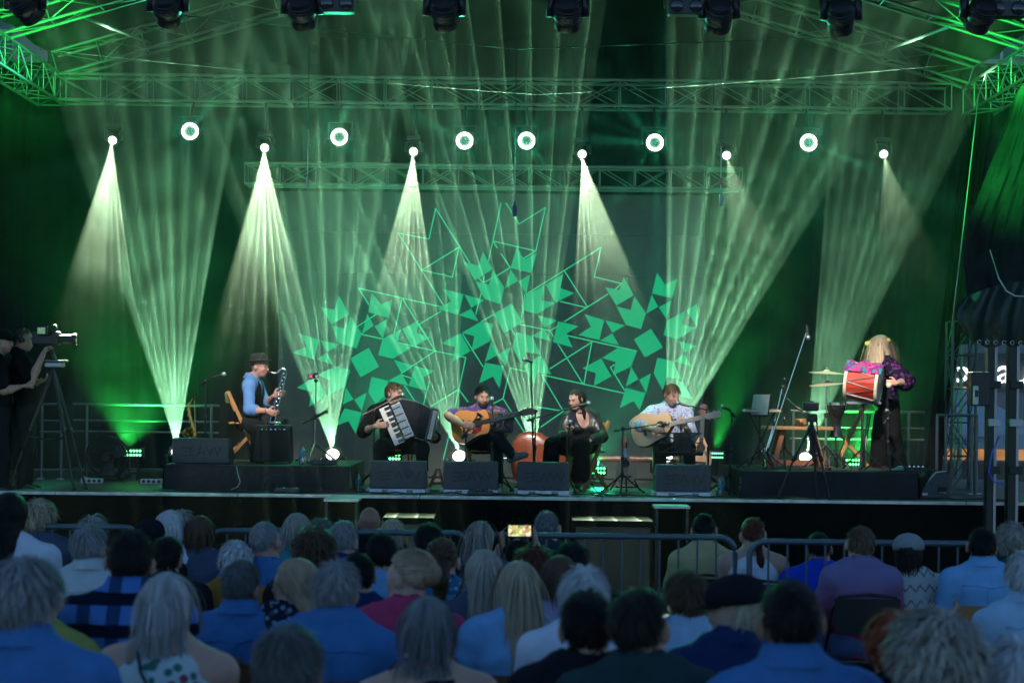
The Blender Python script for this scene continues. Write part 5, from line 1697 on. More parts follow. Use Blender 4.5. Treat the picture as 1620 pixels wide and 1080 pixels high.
HC = {'grey': ((.13, .135, .14), (.32, .32, .33)), 'white': ((.36, .37, .39), (.60, .61, .63)), 'dark': ((.006, .005, .005), (.016, .013, .011)), 'brown': ((.05, .028, .016), (.11, .065, .04)),
      'blond': ((.26, .19, .11), (.48, .40, .28)), 'ash': ((.18, .16, .13), (.40, .37, .32)), 'red': ((.22, .035, .012), (.34, .08, .03)), 'salt': ((.05, .055, .06), (.22, .23, .25)), 'auburn': ((.06, .018, .010), (.13, .045, .025)),
      'dgrey': ((.05, .055, .055), (.13, .14, .14)), 'black': ((.004, .004, .0045), (.009, .008, .008)), 'straw': ((.30, .19, .12), (.45, .32, .22))}
def hs(style, col, **k):
    c1, c2 = HC[col]
    d = dict(c1=c1, c2=c2)
    d.update({
     'short': dict(n=850, len=.050, vol=.006, lift=.05, grav=.05, w=.0045, seg=3, messy=.035, ear=.14),
     'crop': dict(n=700, len=.022, vol=.003, lift=.20, grav=.04, w=.004, seg=2, messy=.05, ear=.20),
     'wavy': dict(n=850, len=.085, vol=.014, lift=.10, grav=.12, w=.006, seg=5, curl=.0030, messy=.06),
     'curly': dict(n=900, len=.080, vol=.022, lift=.22, grav=.12, w=.006, seg=6, curl=.006, messy=.12),
     'bob': dict(n=500, len=.17, vol=.012, lift=.04, grav=.42, w=.0045, seg=7, messy=.015, front_len=.9, mass=(.080, .046)),
     'shoulder': dict(n=600, len=.21, vol=.018, lift=.05, grav=.42, w=.0045, seg=8, messy=.03, curl=.0015, mass=(.105, .048)),
     'long': dict(n=600, len=.46, vol=.010, lift=.04, grav=.50, w=.005, seg=9, messy=.025, curl=.0015, mass=(.34, .044)),
     'pinned': dict(n=600, len=.16, vol=.006, lift=.02, grav=.0, w=.005, seg=6, back=.8, messy=.02, gather=((0, -.115, .03), 1.0)),
    }[style])
    d.update(k)
    return d

# chairs --------------------------------------------------------------
m_beech = mat('beech_wood', (0.36, 0.17, 0.055), 0.45, 0, 0.22, 5, 0.1, 60, stretch=(1, 1, .25), coat=.2)
m_beech_dark = mat('brown_wood', (0.16, 0.075, 0.035), 0.5, 0, 0.22, 5, 0.1, 60, stretch=(1, 1, .25))
def chair_proto(m, kind):
    """folding chair, its sitter facing +Y, origin on the floor under the seat"""
    e = empty('folding_chair', (0, 0, -50))
    e['category'] = 'chair'
    z = Vector((0, 0, 0))
    if kind == 'wood':
        for sx in (-1, 1):
            MB().bar((sx * .20, .18, 0.0), (sx * .20, -.20, .82), .024, .042, up=(0, 1, .6)).build('long_leg', m, e, bevel=.004)
            MB().bar((sx * .172, -.22, 0.0), (sx * .172, .17, .44), .024, .040, up=(0, 1, .6)).build('short_leg', m, e, bevel=.004)
        for k in range(5):
            MB().box((0, -.15 + .078 * k, .452), (.345, .068, .018)).build('seat_slat', m, e, bevel=.004)
        MB().grid(lambda u, v: (-.186 + .372 * u, -.172 - .028 * math.sin(math.pi * u) - .015 * v, .685 + .115 * v), 8, 2).grid(lambda u, v: (.186 - .372 * u, -.190 - .028 * math.sin(math.pi * u) - .015 * v, .685 + .115 * v), 8, 2).build('backrest', m, e, smooth=True)
        MB().bar((-.19, .128, .11), (.19, .128, .11), .02, .03).build('cross_bar', m, e)
        MB().bar((-.165, -.15, .09), (.165, -.15, .09), .02, .03).build('cross_bar', m, e)
    else:
        for sx in (-1, 1):
            MB().tube([(sx * .215, .22, 0), (sx * .215, 0, .42), (sx * .205, -.20, .76), (sx * .17, -.225, .84), (0, -.235, .855)], .011, 8).build('long_leg', m, e, smooth=True)
            MB().tube([(sx * .19, -.24, 0), (sx * .19, .14, .43)], .011, 8).build('short_leg', m, e, smooth=True)
        MB().box((0, -.01, .445), (.37, .36, .03)).build('seat', m, e, bevel=.012)
        MB().grid(lambda u, v: (-.195 + .39 * u, -.205 - .035 * math.sin(math.pi * u) - .012 * v, .62 + .21 * v), 8, 3).grid(lambda u, v: (.195 - .39 * u, -.219 - .035 * math.sin(math.pi * u) - .012 * v, .62 + .21 * v), 8, 3).build('backrest', m, e, smooth=True)
        MB().tube([(-.19, -.20, .10), (.19, -.20, .10)], .009, 6).build('cross_bar', m, e, smooth=True)
    return e
CH = {'beech': chair_proto(m_beech, 'wood'), 'brown': chair_proto(m_beech_dark, 'wood'), 'black': chair_proto(m_black_metal, 'metal')}
def chair(kind, loc, rz, label, group=None):
    c = copy_tree(CH[kind])
    c.location = loc; c.rotation_euler = (0, 0, rz)
    tag(c, label, 'chair', group)
    return c

def sitter(px, ytop, scale, hair, shirt, label, sleeve='short', collar=False, turn=0.0, tilt=0.0, lean=0.02, chair_kind='brown', clabel=None, skin='fair', fat=0.0, shift=0, extra=None, dx=0.0, pose=None, wid=1.0, strap=0, **k):
    """a seated onlooker: top of the head at (px, ytop) of the photograph, scale = photo pixels per metre there"""
    Y = F_PX / scale
    top = P(px, ytop + (hair.get('vol', .01) * scale * .6 if hair else 0), Y)
    g = ground_z(Y)
    Hh = top.z - g
    s = min(max(Hh / 1.31, .93), 1.10)
    lift_ = Hh - 1.31 * s
    x0, y0 = top.x, Y - lean * .6
    rr = random.Random(int(px * 7 + ytop))
    pel = Vector((x0 + dx, y0 - .03, g + .545 * s + lift_))
    nk = Vector((x0 + dx * .3, y0 + lean, g + 1.055 * s + lift_))
    hd = Vector((x0, y0 + lean * 1.5 + .015, top.z - .117 * s))
    sw = .185 * s * wid
    J = dict(pelvis=pel, neck=nk, head=hd,
             shR=nk + Vector((sw, rr.uniform(-.03, .02), -.075 * s + rr.uniform(-.022, .018))), shL=nk + Vector((-sw, rr.uniform(-.03, .02), -.075 * s + rr.uniform(-.022, .018))))
    for sd, sx in (('R', 1), ('L', -1)):
        J['el' + sd] = J['sh' + sd] + Vector((sx * rr.uniform(.03, .07), rr.uniform(.02, .10), -.27 * s))
        J['wr' + sd] = Vector((x0 + sx * rr.uniform(.04, .12), y0 + .30, pel.z + .06))
        J['kn' + sd] = Vector((x0 + sx * .12, y0 + .42 * s, g + .50 * s))
        J['an' + sd] = Vector((x0 + sx * .12, y0 + .46 * s, g + .085))
    if pose: pose(J, s)
    t = R(turn + rr.uniform(-11, 11))
    hu_ = (rr.uniform(-.13, .13), rr.uniform(-.05, .05), 1)
    near_ = scale > 330
    o = dict(s=s, h=.021 if near_ else .027, hg=.019 if near_ else .024, skin=skin, fat=fat, floor=g, ears=bool(hair is None or hair.get('ear') or hair.get('back')), hf=(math.sin(t), math.cos(t), -.06 + tilt + rr.uniform(-.10, .08)), hu=hu_,
             shirt=dict(m=FB[shirt] if isinstance(shirt, str) else shirt, sleeve=sleeve, collar=collar, fold=.020 if near_ else .014, seams=collar or bool(strap) or shirt in ('white', 'offwhite', 'pale'), strap=strap), trousers=dict(m=FB[['denim', 'charcoal', 'khaki', 'black'][rr.randrange(4)]]), shoes=dict(m=m_rubber), hair=hair)
    if hair and not near_:
        hair['n'] = int(hair['n'] * .6); hair['w'] *= 1.4
    o.update(k)
    root, H, A = figure(J, label, o, 'audience seated on the square', seed=int(px + ytop))
    if extra: extra(root, Vector(hd), H, s)
    if chair_kind:
        chair(chair_kind, (x0, y0 + .04, g + lift_ + .02 * (s - 1)), rr.uniform(-.06, .06), clabel or ' '.join(('%s chair of the %s' % ({'brown': 'brown wooden', 'beech': 'light wooden', 'black': 'black metal'}[chair_kind], label)).split()[:16]), 'folding chairs of the audience')
    return root

def hat_flat(root, hd, H, s, m, name='flat_cap', peak=True):
    Hm = Matrix([[H[i][j] for j in range(3)] for i in range(3)])
    mb = MB().sphere(hd + Hm @ Vector((0, -.005, .055)) * s, (.106 * s, .127 * s, .090 * s), 18, 12, Hm)
    mb.v = [tuple(Vector(v) if (Hm.transposed() @ (Vector(v) - hd)).z > .028 * s else Vector(v) + Hm @ Vector((0, 0, .028 * s - (Hm.transposed() @ (Vector(v) - hd)).z))) for v in mb.v]
    if peak:
        mb.grid(lambda u, v: hd + Hm @ Vector((math.sin((u - .5) * 2.2) * (.085 + .0 * v), math.cos((u - .5) * 2.2) * .10 + .065 * v * math.cos((u - .5) * 2.6), .045 - .025 * v)) * s, 10, 3)
    return part(mb, name, m, root, smooth=True)
def glasses(root, hd, H, s, m=None, dz=0.0):
    Hm = Matrix([[H[i][j] for j in range(3)] for i in range(3)])
    mb = MB()
    for sx in (-1, 1):
        pts = [hd + Hm @ Vector((sx * .033 + .024 * math.cos(a), .108, .010 + dz + .019 * math.sin(a))) * s for a in [2 * math.pi * i / 14 for i in range(14)]]
        mb.tube(pts, .0022, 5, closed=True)
        mb.tube([hd + Hm @ Vector((sx * .057, .106, .014 + dz)) * s, hd + Hm @ Vector((sx * .082, .0, .012 + dz)) * s], .0022, 5)
    mb.tube([hd + Hm @ Vector((-.010, .112, .014 + dz)) * s, hd + Hm @ Vector((.010, .112, .014 + dz)) * s], .0022, 5)
    return part(mb, 'glasses', m or m_black_plastic, root, smooth=True)

# ---- the row beyond and along the barrier, then row after row towards us
sitter(62, 790, 240, hs('wavy', 'blond'), 'grey', 'woman with short fluffy blonde hair at the far left by the barrier', chair_kind='brown')
sitter(14, 780, 290, hs('long', 'black'), 'white', 'woman with long black hair and white blouse at the left edge', sleeve='elbow')
sitter(147, 816, 238, hs('wavy', 'ash'), 'redfloral', 'woman with light wavy hair and red patterned top in the front row', turn=18)
sitter(140, 832, 300, hs('short', 'grey', len=.06, vol=.012), 'offwhite', 'grey haired person in a whitish linen jacket', sleeve='long', collar=True, turn=14)
def _cap7(r, hd, H, s): hat_flat(r, hd, H, s, FB['black'], 'cap')
sitter(234, 826, 258, hs('crop', 'dark', hat=1), 'black', 'person in a dark cap left of the white haired woman', extra=_cap7)
sitter(262, 850, 300, hs('short', 'dark'), 'black', 'dark haired man in black left of the white T shirt', skin='mid')
sitter(268, 808, 255, hs('bob', 'white'), 'white', 'woman with a white bob and white T shirt')
sitter(288, 808, 222, hs('wavy', 'ash'), 'dgreen', 'person with ash hair half hidden behind the white bob')
sitter(315, 816, 255, hs('bob', 'brown'), 'grey', 'woman with a brown bob and slate blue top', turn=8)
sitter(203, 840, 410, hs('short', 'dark', len=.04), 'plaid', 'dark haired man in a blue plaid shirt', sleeve='elbow', collar=True, skin='mid', wid=1.08)
sitter(370, 857, 290, hs('wavy', 'white', len=.06, vol=.014), 'ochre', 'white haired person in an ochre top', turn=-10)
sitter(420, 826, 285, hs('crop', 'grey'), 'blue', 'man with cropped grey hair and blue T shirt', skin='pink', turn=14)
sitter(447, 836, 250, hs('wavy', 'grey', len=.07), 'white', 'grey haired person with glasses beside the cropped grey man', turn=30, extra=lambda r, hd, H, s: glasses(r, hd, H, s))
sitter(470, 812, 250, hs('bob', 'ash'), 'teal', 'woman with a light bob, glasses pushed up, teal top', extra=lambda r, hd, H, s: glasses(r, hd, H, s, dz=.075))
sitter(506, 822, 238, hs('wavy', 'dgrey'), 'dgreen', 'person with dull grey green hair behind the bushy brown hair')
sitter(495, 838, 300, hs('curly', 'brown', len=.09, vol=.03), 'black', 'woman with bushy dark brown hair')
sitter(543, 825, 272, hs('short', 'grey', len=.05), 'navy', 'man with thick grey hair left of the bald man', turn=12)
sitter(585, 802, 231, None, 'black', 'bald man in black in the front row', skin='tan')
sitter(622, 822, 235, hs('bob', 'blond'), 'dgreen', 'woman with a straight blonde bob right of the bald man')
sitter(603, 845, 310, hs('short', 'black', len=.035), 'sky', 'man with short black hair and light blue T shirt', skin='mid')
sitter(679, 828, 270, hs('short', 'dark'), 'black', 'dark haired man left of the long haired woman by the barrier')
sitter(761, 825, 262, hs('long', 'brown', c2=HC['ash'][1]), 'grey', 'woman with long brown hair near the raised phone', turn=12)
def _phone_pose(J, s):
    h = J['head']
    for sd, sx in (('R', 1), ('L', -1)):
        J['el' + sd] = h + Vector((sx * .22, .12, -.18)); J['wr' + sd] = h + Vector((sx * .105, .26, .055))
r_ph = sitter(821, 850, 258, hs('short', 'dark', bald=.10), 'black', 'balding man holding up a phone with both hands', sleeve='elbow', pose=_phone_pose, skin='mid',
       handR=((0, .1, 1), (-1, .2, 0), (-.3, -1, .2), .55), handL=((0, .1, 1), (1, .2, 0), (.3, -1, .2), .55))
sitter(866, 809, 235, hs('crop', 'dgrey', c2=(.20, .21, .22), len=.03), 'dgreen', 'man with short greying hair in a dark shirt right of the raised phone', turn=16)
sitter(1115, 813, 226, hs('crop', 'black', len=.028), 'beige', 'man in a beige T shirt beyond the barrier', sleeve='short', skin='mid', chair_kind='black')
sitter(1192, 819, 236, hs('pinned', 'auburn', tail=[(0, -.11, .03), (0, -.15, -.06), (.01, -.14, -.17), (.015, -.12, -.27)], tail_r=.034), 'white', 'woman with an auburn ponytail and white tank top', sleeve='none', chair_kind='black')
sitter(1297, 843, 238, hs('crop', 'black', len=.03), 'royal', 'dark haired man in a royal blue jumper', sleeve='long', skin='mid', chair_kind='black', wid=1.05)
sitter(1362, 833, 262, hs('short', 'brown', c2=(.16, .11, .07)), 'ombre', 'light brown haired man in a pink to violet sweater', sleeve='long', collar=False, chair_kind='black', fat=.01)
sitter(1440, 848, 258, hs('bob', 'dark', hat=1), 'crochet', 'woman in a grey flat cap and white crochet sweater', sleeve='long', turn=22, chair_kind='beech', extra=lambda r, hd, H, s: hat_flat(r, hd, H, s, FB['offwhite'] if False else fabric('grey_tweed', (.24, .25, .26))))
sitter(1556, 836, 265, hs('short', 'black'), 'sky', 'dark haired man in a light blue shirt near the right edge', sleeve='short', collar=True, skin='mid', chair_kind='beech', wid=1.08)
sitter(1602, 829, 246, hs('curly', 'ash', len=.06, bun=(.0, -.13, -.02, .05)), 'dgreen', 'woman with curly ash hair pinned into a bun at the right edge', chair_kind=None)
# second block of rows
sitter(565, 876, 325, hs('short', 'black'), 'navy', 'dark haired man half hidden behind the grey man in blue')
sitter(698, 852, 330, hs('pinned', 'brown', tail=[(0, -.11, -.02), (-.01, -.14, -.10), (-.015, -.12, -.2)], tail_r=.045), 'bluefloral', 'woman with a brown ponytail and blue white patterned dress', chair_kind='brown', strap=1)
sitter(845, 867, 292, hs('curly', 'auburn', len=.09, vol=.026), 'offwhite', 'person with curly auburn hair', turn=6)
sitter(905, 858, 300, hs('short', 'dark', len=.06, vol=.014), 'black', 'dark haired person right of the auburn curls')
sitter(380, 888, 370, hs('short', 'dgrey', len=.04), 'blue', 'man with dark grey hair in a mid blue shirt', sleeve='short', collar=True, turn=14, skin='mid', wid=1.06)
def _clip(r, hd, H, s):
    Hm = Matrix([[H[i][j] for j in range(3)] for i in range(3)])
    mb = MB()
    for k in range(4):
        mb.tube([hd + Hm @ Vector((.012 * k - .02, -.095 - .02 * math.sin(t * 3.14), .085 - .06 * t)) * s for t in (0, .25, .5, .75, 1)], .006 * s, 6)
    part(mb, 'hair_clip', mat('orange_clip', (.75, .13, .04), .35), r, smooth=True)
sitter(463, 884, 368, hs('long', 'straw', len=.36, gather=((0, -.14, .0), .55)), 'darkprint', 'woman with long fair hair held by an orange clip, face turned left', turn=-68, extra=lambda r, hd, H, s: (_clip(r, hd, H, s), glasses(r, hd, H, s)))
sitter(532, 888, 412, hs('short', 'grey', len=.06, vol=.014), 'blue', 'broad man with grey hair in a plain blue shirt', sleeve='elbow', collar=True, turn=8, wid=1.14, fat=.015)
def _pinkclip(r, hd, H, s):
    Hm = Matrix([[H[i][j] for j in range(3)] for i in range(3)])
    mb = MB()
    for k in range(5):
        mb.tube([hd + Hm @ Vector((.06 - .01 * k, -.09 - .03 * math.sin(t * 3.14), .07 - .11 * t)) * s for t in (0, .25, .5, .75, 1)], .006 * s, 6)
    part(mb, 'hair_clip', mat('violet_clip', (.10, .04, .14), .35), r, smooth=True)
    part(MB().sphere(hd + Hm @ Vector((.085, -.01, -.06)) * s, .010 * s).sphere(hd + Hm @ Vector((.085, -.01, -.085)) * s, .013 * s), 'earring', mat('turquoise_bead', (.10, .45, .50), .2), r, smooth=True)
sitter(645, 869, 385, hs('pinned', 'straw', len=.15, bun=(0, -.12, .02, .055), vol=.016), 'pink', 'woman with pinned fair hair in a magenta top, face turned left', sleeve='elbow', turn=-62, wid=1.05, fat=.02, extra=_pinkclip)
sitter(766, 870, 352, hs('long', 'ash', len=.46), 'grey', 'woman with long straight ash blonde hair in the middle')
sitter(820, 889, 392, hs('long', 'blond', len=.44, c2=(.40, .34, .25)), 'sky', 'woman with long wavy blonde hair and light blue shirt', sleeve='elbow', turn=-6)
sitter(886, 880, 345, hs('bob', 'brown'), 'lilac', 'person with brown bobbed hair in a lilac sweater', sleeve='long', dx=-.06)
sitter(1086, 904, 372, hs('short', 'brown', len=.07, vol=.016), 'pale', 'person with brown short hair in a pale blue T shirt', skin='fair')
sitter(925, 899, 442, hs('short', 'white', len=.06, vol=.014), 'white', 'white haired person in a white T shirt', turn=20)
def _cap46(r, hd, H, s): hat_flat(r, hd, H, s, FB['black'], 'cap')
sitter(1168, 916, 440, hs('wavy', 'blond', len=.10, hat=1), 'navy', 'person in a black cap and navy jacket, face turned left', sleeve='long', turn=-72, collar=True, extra=_cap46, wid=1.1, fat=.02)
sitter(58, 905, 430, hs('short', 'dark'), 'lime', 'person in a yellow green shirt half hidden at the left', chair_kind='brown')
sitter(1627, 874, 345, hs('wavy', 'white', len=.07), 'pale', 'white haired person in a pale blue polo at the right edge', sleeve='short', collar=True, chair_kind='beech')
# nearest rows
sitter(36, 886, 555, hs('wavy', 'grey', len=.07, vol=.016), 'blue', 'near grey haired man in blue at the left edge', sleeve='short', collar=True, turn=18, wid=1.1)
sitter(265, 908, 480, hs('shoulder', 'grey', c2=(.52, .52, .52), vol=.012), 'floral', 'near woman with grey shoulder length hair and floral sleeveless top', sleeve='none', turn=6, strap=-1)
sitter(456, 993, 600, hs('short', 'dgrey', len=.06, vol=.016), 'black', 'nearest dark grey head at the bottom, left of the middle')
sitter(675, 946, 490, hs('bob', 'salt'), 'black', 'near woman with a dark silver bob and black top', turn=10, sleeve='none')
sitter(931, 936, 520, hs('short', 'black', len=.05), 'black', 'near man with black hair left of the pair in front', skin='mid')
sitter(1016, 934, 545, hs('short', 'black', len=.055, c2=(.03, .024, .018)), 'dgreen', 'near dark haired man in dark green, face turned right', turn=38, skin='mid')
sitter(1255, 921, 575, hs('crop', 'dark', len=.03), 'blue', 'near man with short dark hair and blue collared shirt', sleeve='short', collar=True, skin='tan')
sitter(1420, 970, 500, hs('wavy', 'red', len=.07, vol=.014), 'black', 'person with bright red hair near the bottom right')
sitter(1482, 975, 610, hs('curly', 'ash', len=.09, vol=.034, w=.010), 'black', 'nearest person with big curly ash blonde hair', turn=-18)
sitter(1618, 1012, 590, hs('wavy', 'white', len=.08, vol=.02), 'grey', 'light haired head in the bottom right corner')
# the raised phone: in the hands of the balding man
_pc = P(822, 839, F_PX / 258 + .27)
ph_ = empty('phone', _pc, 'lit phone held up over a head, filming the stage', 'phone')
part(MB().box(_pc, (.155, .009, .078)), 'case', m_black_plastic, ph_, bevel=.003)
def phone_screen():
    m = emis('phone_picture', (.8, .7, .3), 1.2)
    N, L, b = nodes_of(m)
    tc = N.new('ShaderNodeTexCoord'); v = N.new('ShaderNodeTexVoronoi'); v.inputs['Scale'].default_value = 45
    L.new(tc.outputs['Object'], v.inputs['Vector'])
    cr = N.new('ShaderNodeValToRGB'); e_ = cr.color_ramp.elements
    e_[0].color = (.10, .55, .12, 1); e_[1].color = (.9, .8, .5, 1); e_[1].position = .8
    x = cr.color_ramp.elements.new(.35); x.color = (.75, .55, .12, 1); x = cr.color_ramp.elements.new(.55); x.color = (.35, .06, .03, 1)
    sp = N.new('ShaderNodeSeparateColor'); L.new(v.outputs['Color'], sp.inputs[0]); L.new(sp.outputs[0], cr.inputs[0]); L.new(cr.outputs[0], b.inputs['Emission Color'])
    return m
part(MB().box(_pc + Vector((0, -.0055, 0)), (.142, .002, .068)), 'screen', phone_screen(), ph_)
# ================================================================== instruments
m_spruce_orange = mat('honey_spruce', (.55, .22, .045), .3, 0, .15, 4, .05, 60, stretch=(1, 1, .2), coat=.5)
m_spruce_pale = mat('pale_spruce', (.62, .40, .20), .35, 0, .12, 4, .05, 60, stretch=(1, 1, .2), coat=.4)
m_mahogany = mat('mahogany', (.16, .05, .022), .35, 0, .25, 6, coat=.4)
m_rosewood = mat('rosewood', (.035, .018, .012), .4, 0, .3, 12)
m_bone = mat('bone', (.6, .55, .42), .4)
m_string = mat('strings', (.6, .58, .5), .3, .9)
m_red_guard = mat('tortoise_red', (.35, .02, .03), .25, 0, .5, 30)
m_brass = mat('lacquered_brass', (.75, .46, .14), .22, 1.0, .15, 12)
def frame_from(d, n):
    d = Vector(d).normalized(); n = Vector(n); n = (n - d * n.dot(d)).normalized()
    return d, n.cross(d).normalized() if False else d.cross(n).normalized() * -1, n
DREAD = [(-.36, 0), (-.355, .08), (-.335, .135), (-.29, .178), (-.22, .198), (-.15, .188), (-.08, .160), (-.02, .142), (.03, .140), (.08, .146), (.11, .138), (.132, .105), (.14, .05), (.14, 0)]
def guitar(hole, d, n, label, top, side, guard=None, cut=False, scale=1.0, outline=None, neck_len=.40, head=.17, thick=.10, name='acoustic_guitar', cat='guitar', tuners=3, headm=None, bow=False):
    hole = Vector(hole)
    d, u, n = frame_from(d, n)
    e = empty(name, hole, label, cat)
    S = scale
    half = outline or DREAD
    upper = list(half)
    lower = [(x, -y) for x, y in reversed(half[1:-1])]
    if cut:
        lower = [(x, y if x < .02 else y * max(.25, 1 - (x - .02) * 7.5)) for x, y in lower]
    out = [(x * S, y * S) for x, y in upper + lower]
    M3 = Matrix((d, u, n)).transposed()
    if bow:                                             # rounded back
        mb = MB()
        lv = [(1.0, 0), (1.0, .25), (.92, .6), (.7, .9), (.35, 1.0)]
        k = len(out)
        for f, z in lv:
            mb.v += [tuple(hole + d * (x * f - .1 * (1 - f)) + u * y * f - n * thick * z * S) for x, y in out]
        for a in range(len(lv) - 1):
            for i in range(k):
                mb.f.append((a * k + i, a * k + (i + 1) % k, (a + 1) * k + (i + 1) % k, (a + 1) * k + i)); mb.mi.append(0)
        mb.f.append(tuple(range((len(lv) - 1) * k, len(lv) * k))); mb.mi.append(0)
        part(mb, 'back', side, e, smooth='auto')
    else:
        part(MB().prism(out, hole - n * thick * S, d, u, n, thick * S - .002), 'body', side, e)
    body = part(MB().prism([(x * .985, y * .985) for x, y in out], hole - n * .002, d, u, n, .006), 'soundboard', top, e)
    part(MB().lathe([(.052 * S, 0), (.052 * S, .0015)], hole + n * .0045, n, 24), 'sound_hole', m_rubber, e)
    part(MB().tube([hole + n * .0055 + (d * math.cos(a) + u * math.sin(a)) * .056 * S for a in [2 * math.pi * i / 24 for i in range(24)]], .003, 5, closed=True), 'rosette', m_rosewood, e)
    part(MB().box(hole - d * .19 * S + n * .009, (.03 * S, .15 * S, .010), M3), 'bridge', m_rosewood, e, bevel=.003)
    if guard:
        part(MB().prism([(-.02, -.05), (.04, -.055), (.02, -.10), (-.05, -.12), (-.10, -.10), (-.07, -.06)], hole + n * .0045, d * S, u * S, n, .0015), 'pickguard', guard, e)
    n0, n1 = hole + d * .05 * S, hole + d * (.14 + neck_len) * S
    part(MB().box((hole + d * .10 * S + n1) / 2 - n * .008, ((n1 - hole - d * .10 * S).length, .050 * S, .020), M3), 'neck', side, e, bevel=.006)
    part(MB().box((n0 + n1) / 2 + n * .008, ((n1 - n0).length, .052 * S, .007), M3), 'fretboard', m_rosewood if headm is None else headm, e)
    fr = MB()
    for k in range(14):
        fr.box(n1 - d * (n1 - n0).length * (1 - .945 ** (k + 1)) * 1.4 + n * .0125, (.002, .052 * S, .002), M3)
    part(fr, 'frets', m_chrome, e)
    h0 = n1 + d * .01
    part(MB().prism([(0, -.026 * S), (.03 * S, -.036 * S), (head * S, -.040 * S), (head * S + .01, 0), (head * S, .040 * S), (.03 * S, .036 * S), (0, .026 * S)], h0 - n * .012 - d * .01, d, u, n, .016), 'headstock', headm or side, e, bevel=.003)
    for k in range(tuners):
        for sx in (-1, 1):
            q = h0 + d * (.035 + k * (head - .06) / max(1, tuners - 1)) * S + u * sx * .052 * S - n * .004
            part(MB().sphere(q, (.010, .007, .010), 8, 6, M3), 'tuner', m_chrome, e, smooth=True)
    st = MB()
    for k in range(6):
        y = (-.0225 + .009 * k) * S
        st.tube([hole - d * .19 * S + u * y * 1.25 + n * .017, n1 + u * y * .8 + n * .015], .0011, 4)
    part(st, 'strings', m_string, e)
    return e

# first guitarist: orange guitar, neck to the right and up
g1a, g1b = P(757, 669, 18.82), P(836, 651, 18.55)
guitar(g1a, g1b - g1a, (-.12, -1, .22), 'honey orange acoustic guitar held by the bearded guitarist', m_spruce_orange, m_mahogany, m_red_guard)
g2a, g2b = P(1045, 674, 18.82), P(1125, 657, 18.62)
guitar(g2a, g2b - g2a, (-.10, -1, .25), 'pale natural cutaway guitar held by the guitarist in the patterned shirt', m_spruce_pale, m_mahogany, None, True, headm=mat('pale_maple', (.5, .42, .32), .4))
TEAR = [(-.30, 0), (-.29, .06), (-.26, .11), (-.20, .145), (-.13, .15), (-.06, .135), (0, .105), (.06, .07), (.12, .04), (.14, .03), (.14, 0)]
# mandolin on a stand, between singer and right guitarist; long lute further right
def on_stand(px, ybot, Y, label, neck_top, sc, slabel, top):
    b = P(px, ybot, Y)
    t = P(neck_top[0], neck_top[1], Y + .1)
    d = (t - b).normalized()
    hole = b + d * .32 * sc
    nl = (t - hole).length / sc - .14 - .15
    guitar(hole, d, (.05, -1, .15), label, top, m_mahogany, None, False, sc, TEAR, nl, .15, .11, 'lute', 'lute', 4, bow=True)
    f = Vector((b.x, Y + .12, STAGE_Z))
    e = empty('instrument_stand', f, slabel, 'stand')
    tripod_parts(e, f, None, .2, .3, .5)
    part(MB().tube([b + Vector((-.12, -.07, -.0)), b + Vector((-.12, .06, -.02)), b + Vector((.12, .06, -.02)), b + Vector((.12, -.07, 0))], .009, 6), 'cradle', m_black_metal, e, smooth=True)
    rod('pole', f + Vector((0, 0, .2)), b + Vector((0, .08, .5)), .011, m_black_metal, e)
on_stand(991, 768, 19.1, 'round honey coloured mandolin on a stand behind the low boom', (988, 692), .82, 'black stand carrying the mandolin', m_spruce_orange)
on_stand(1106, 748, 19.5, 'long necked pale lute on a stand right of the patterned shirt guitarist', (1113, 640), .95, 'black stand carrying the long necked lute', m_spruce_pale)

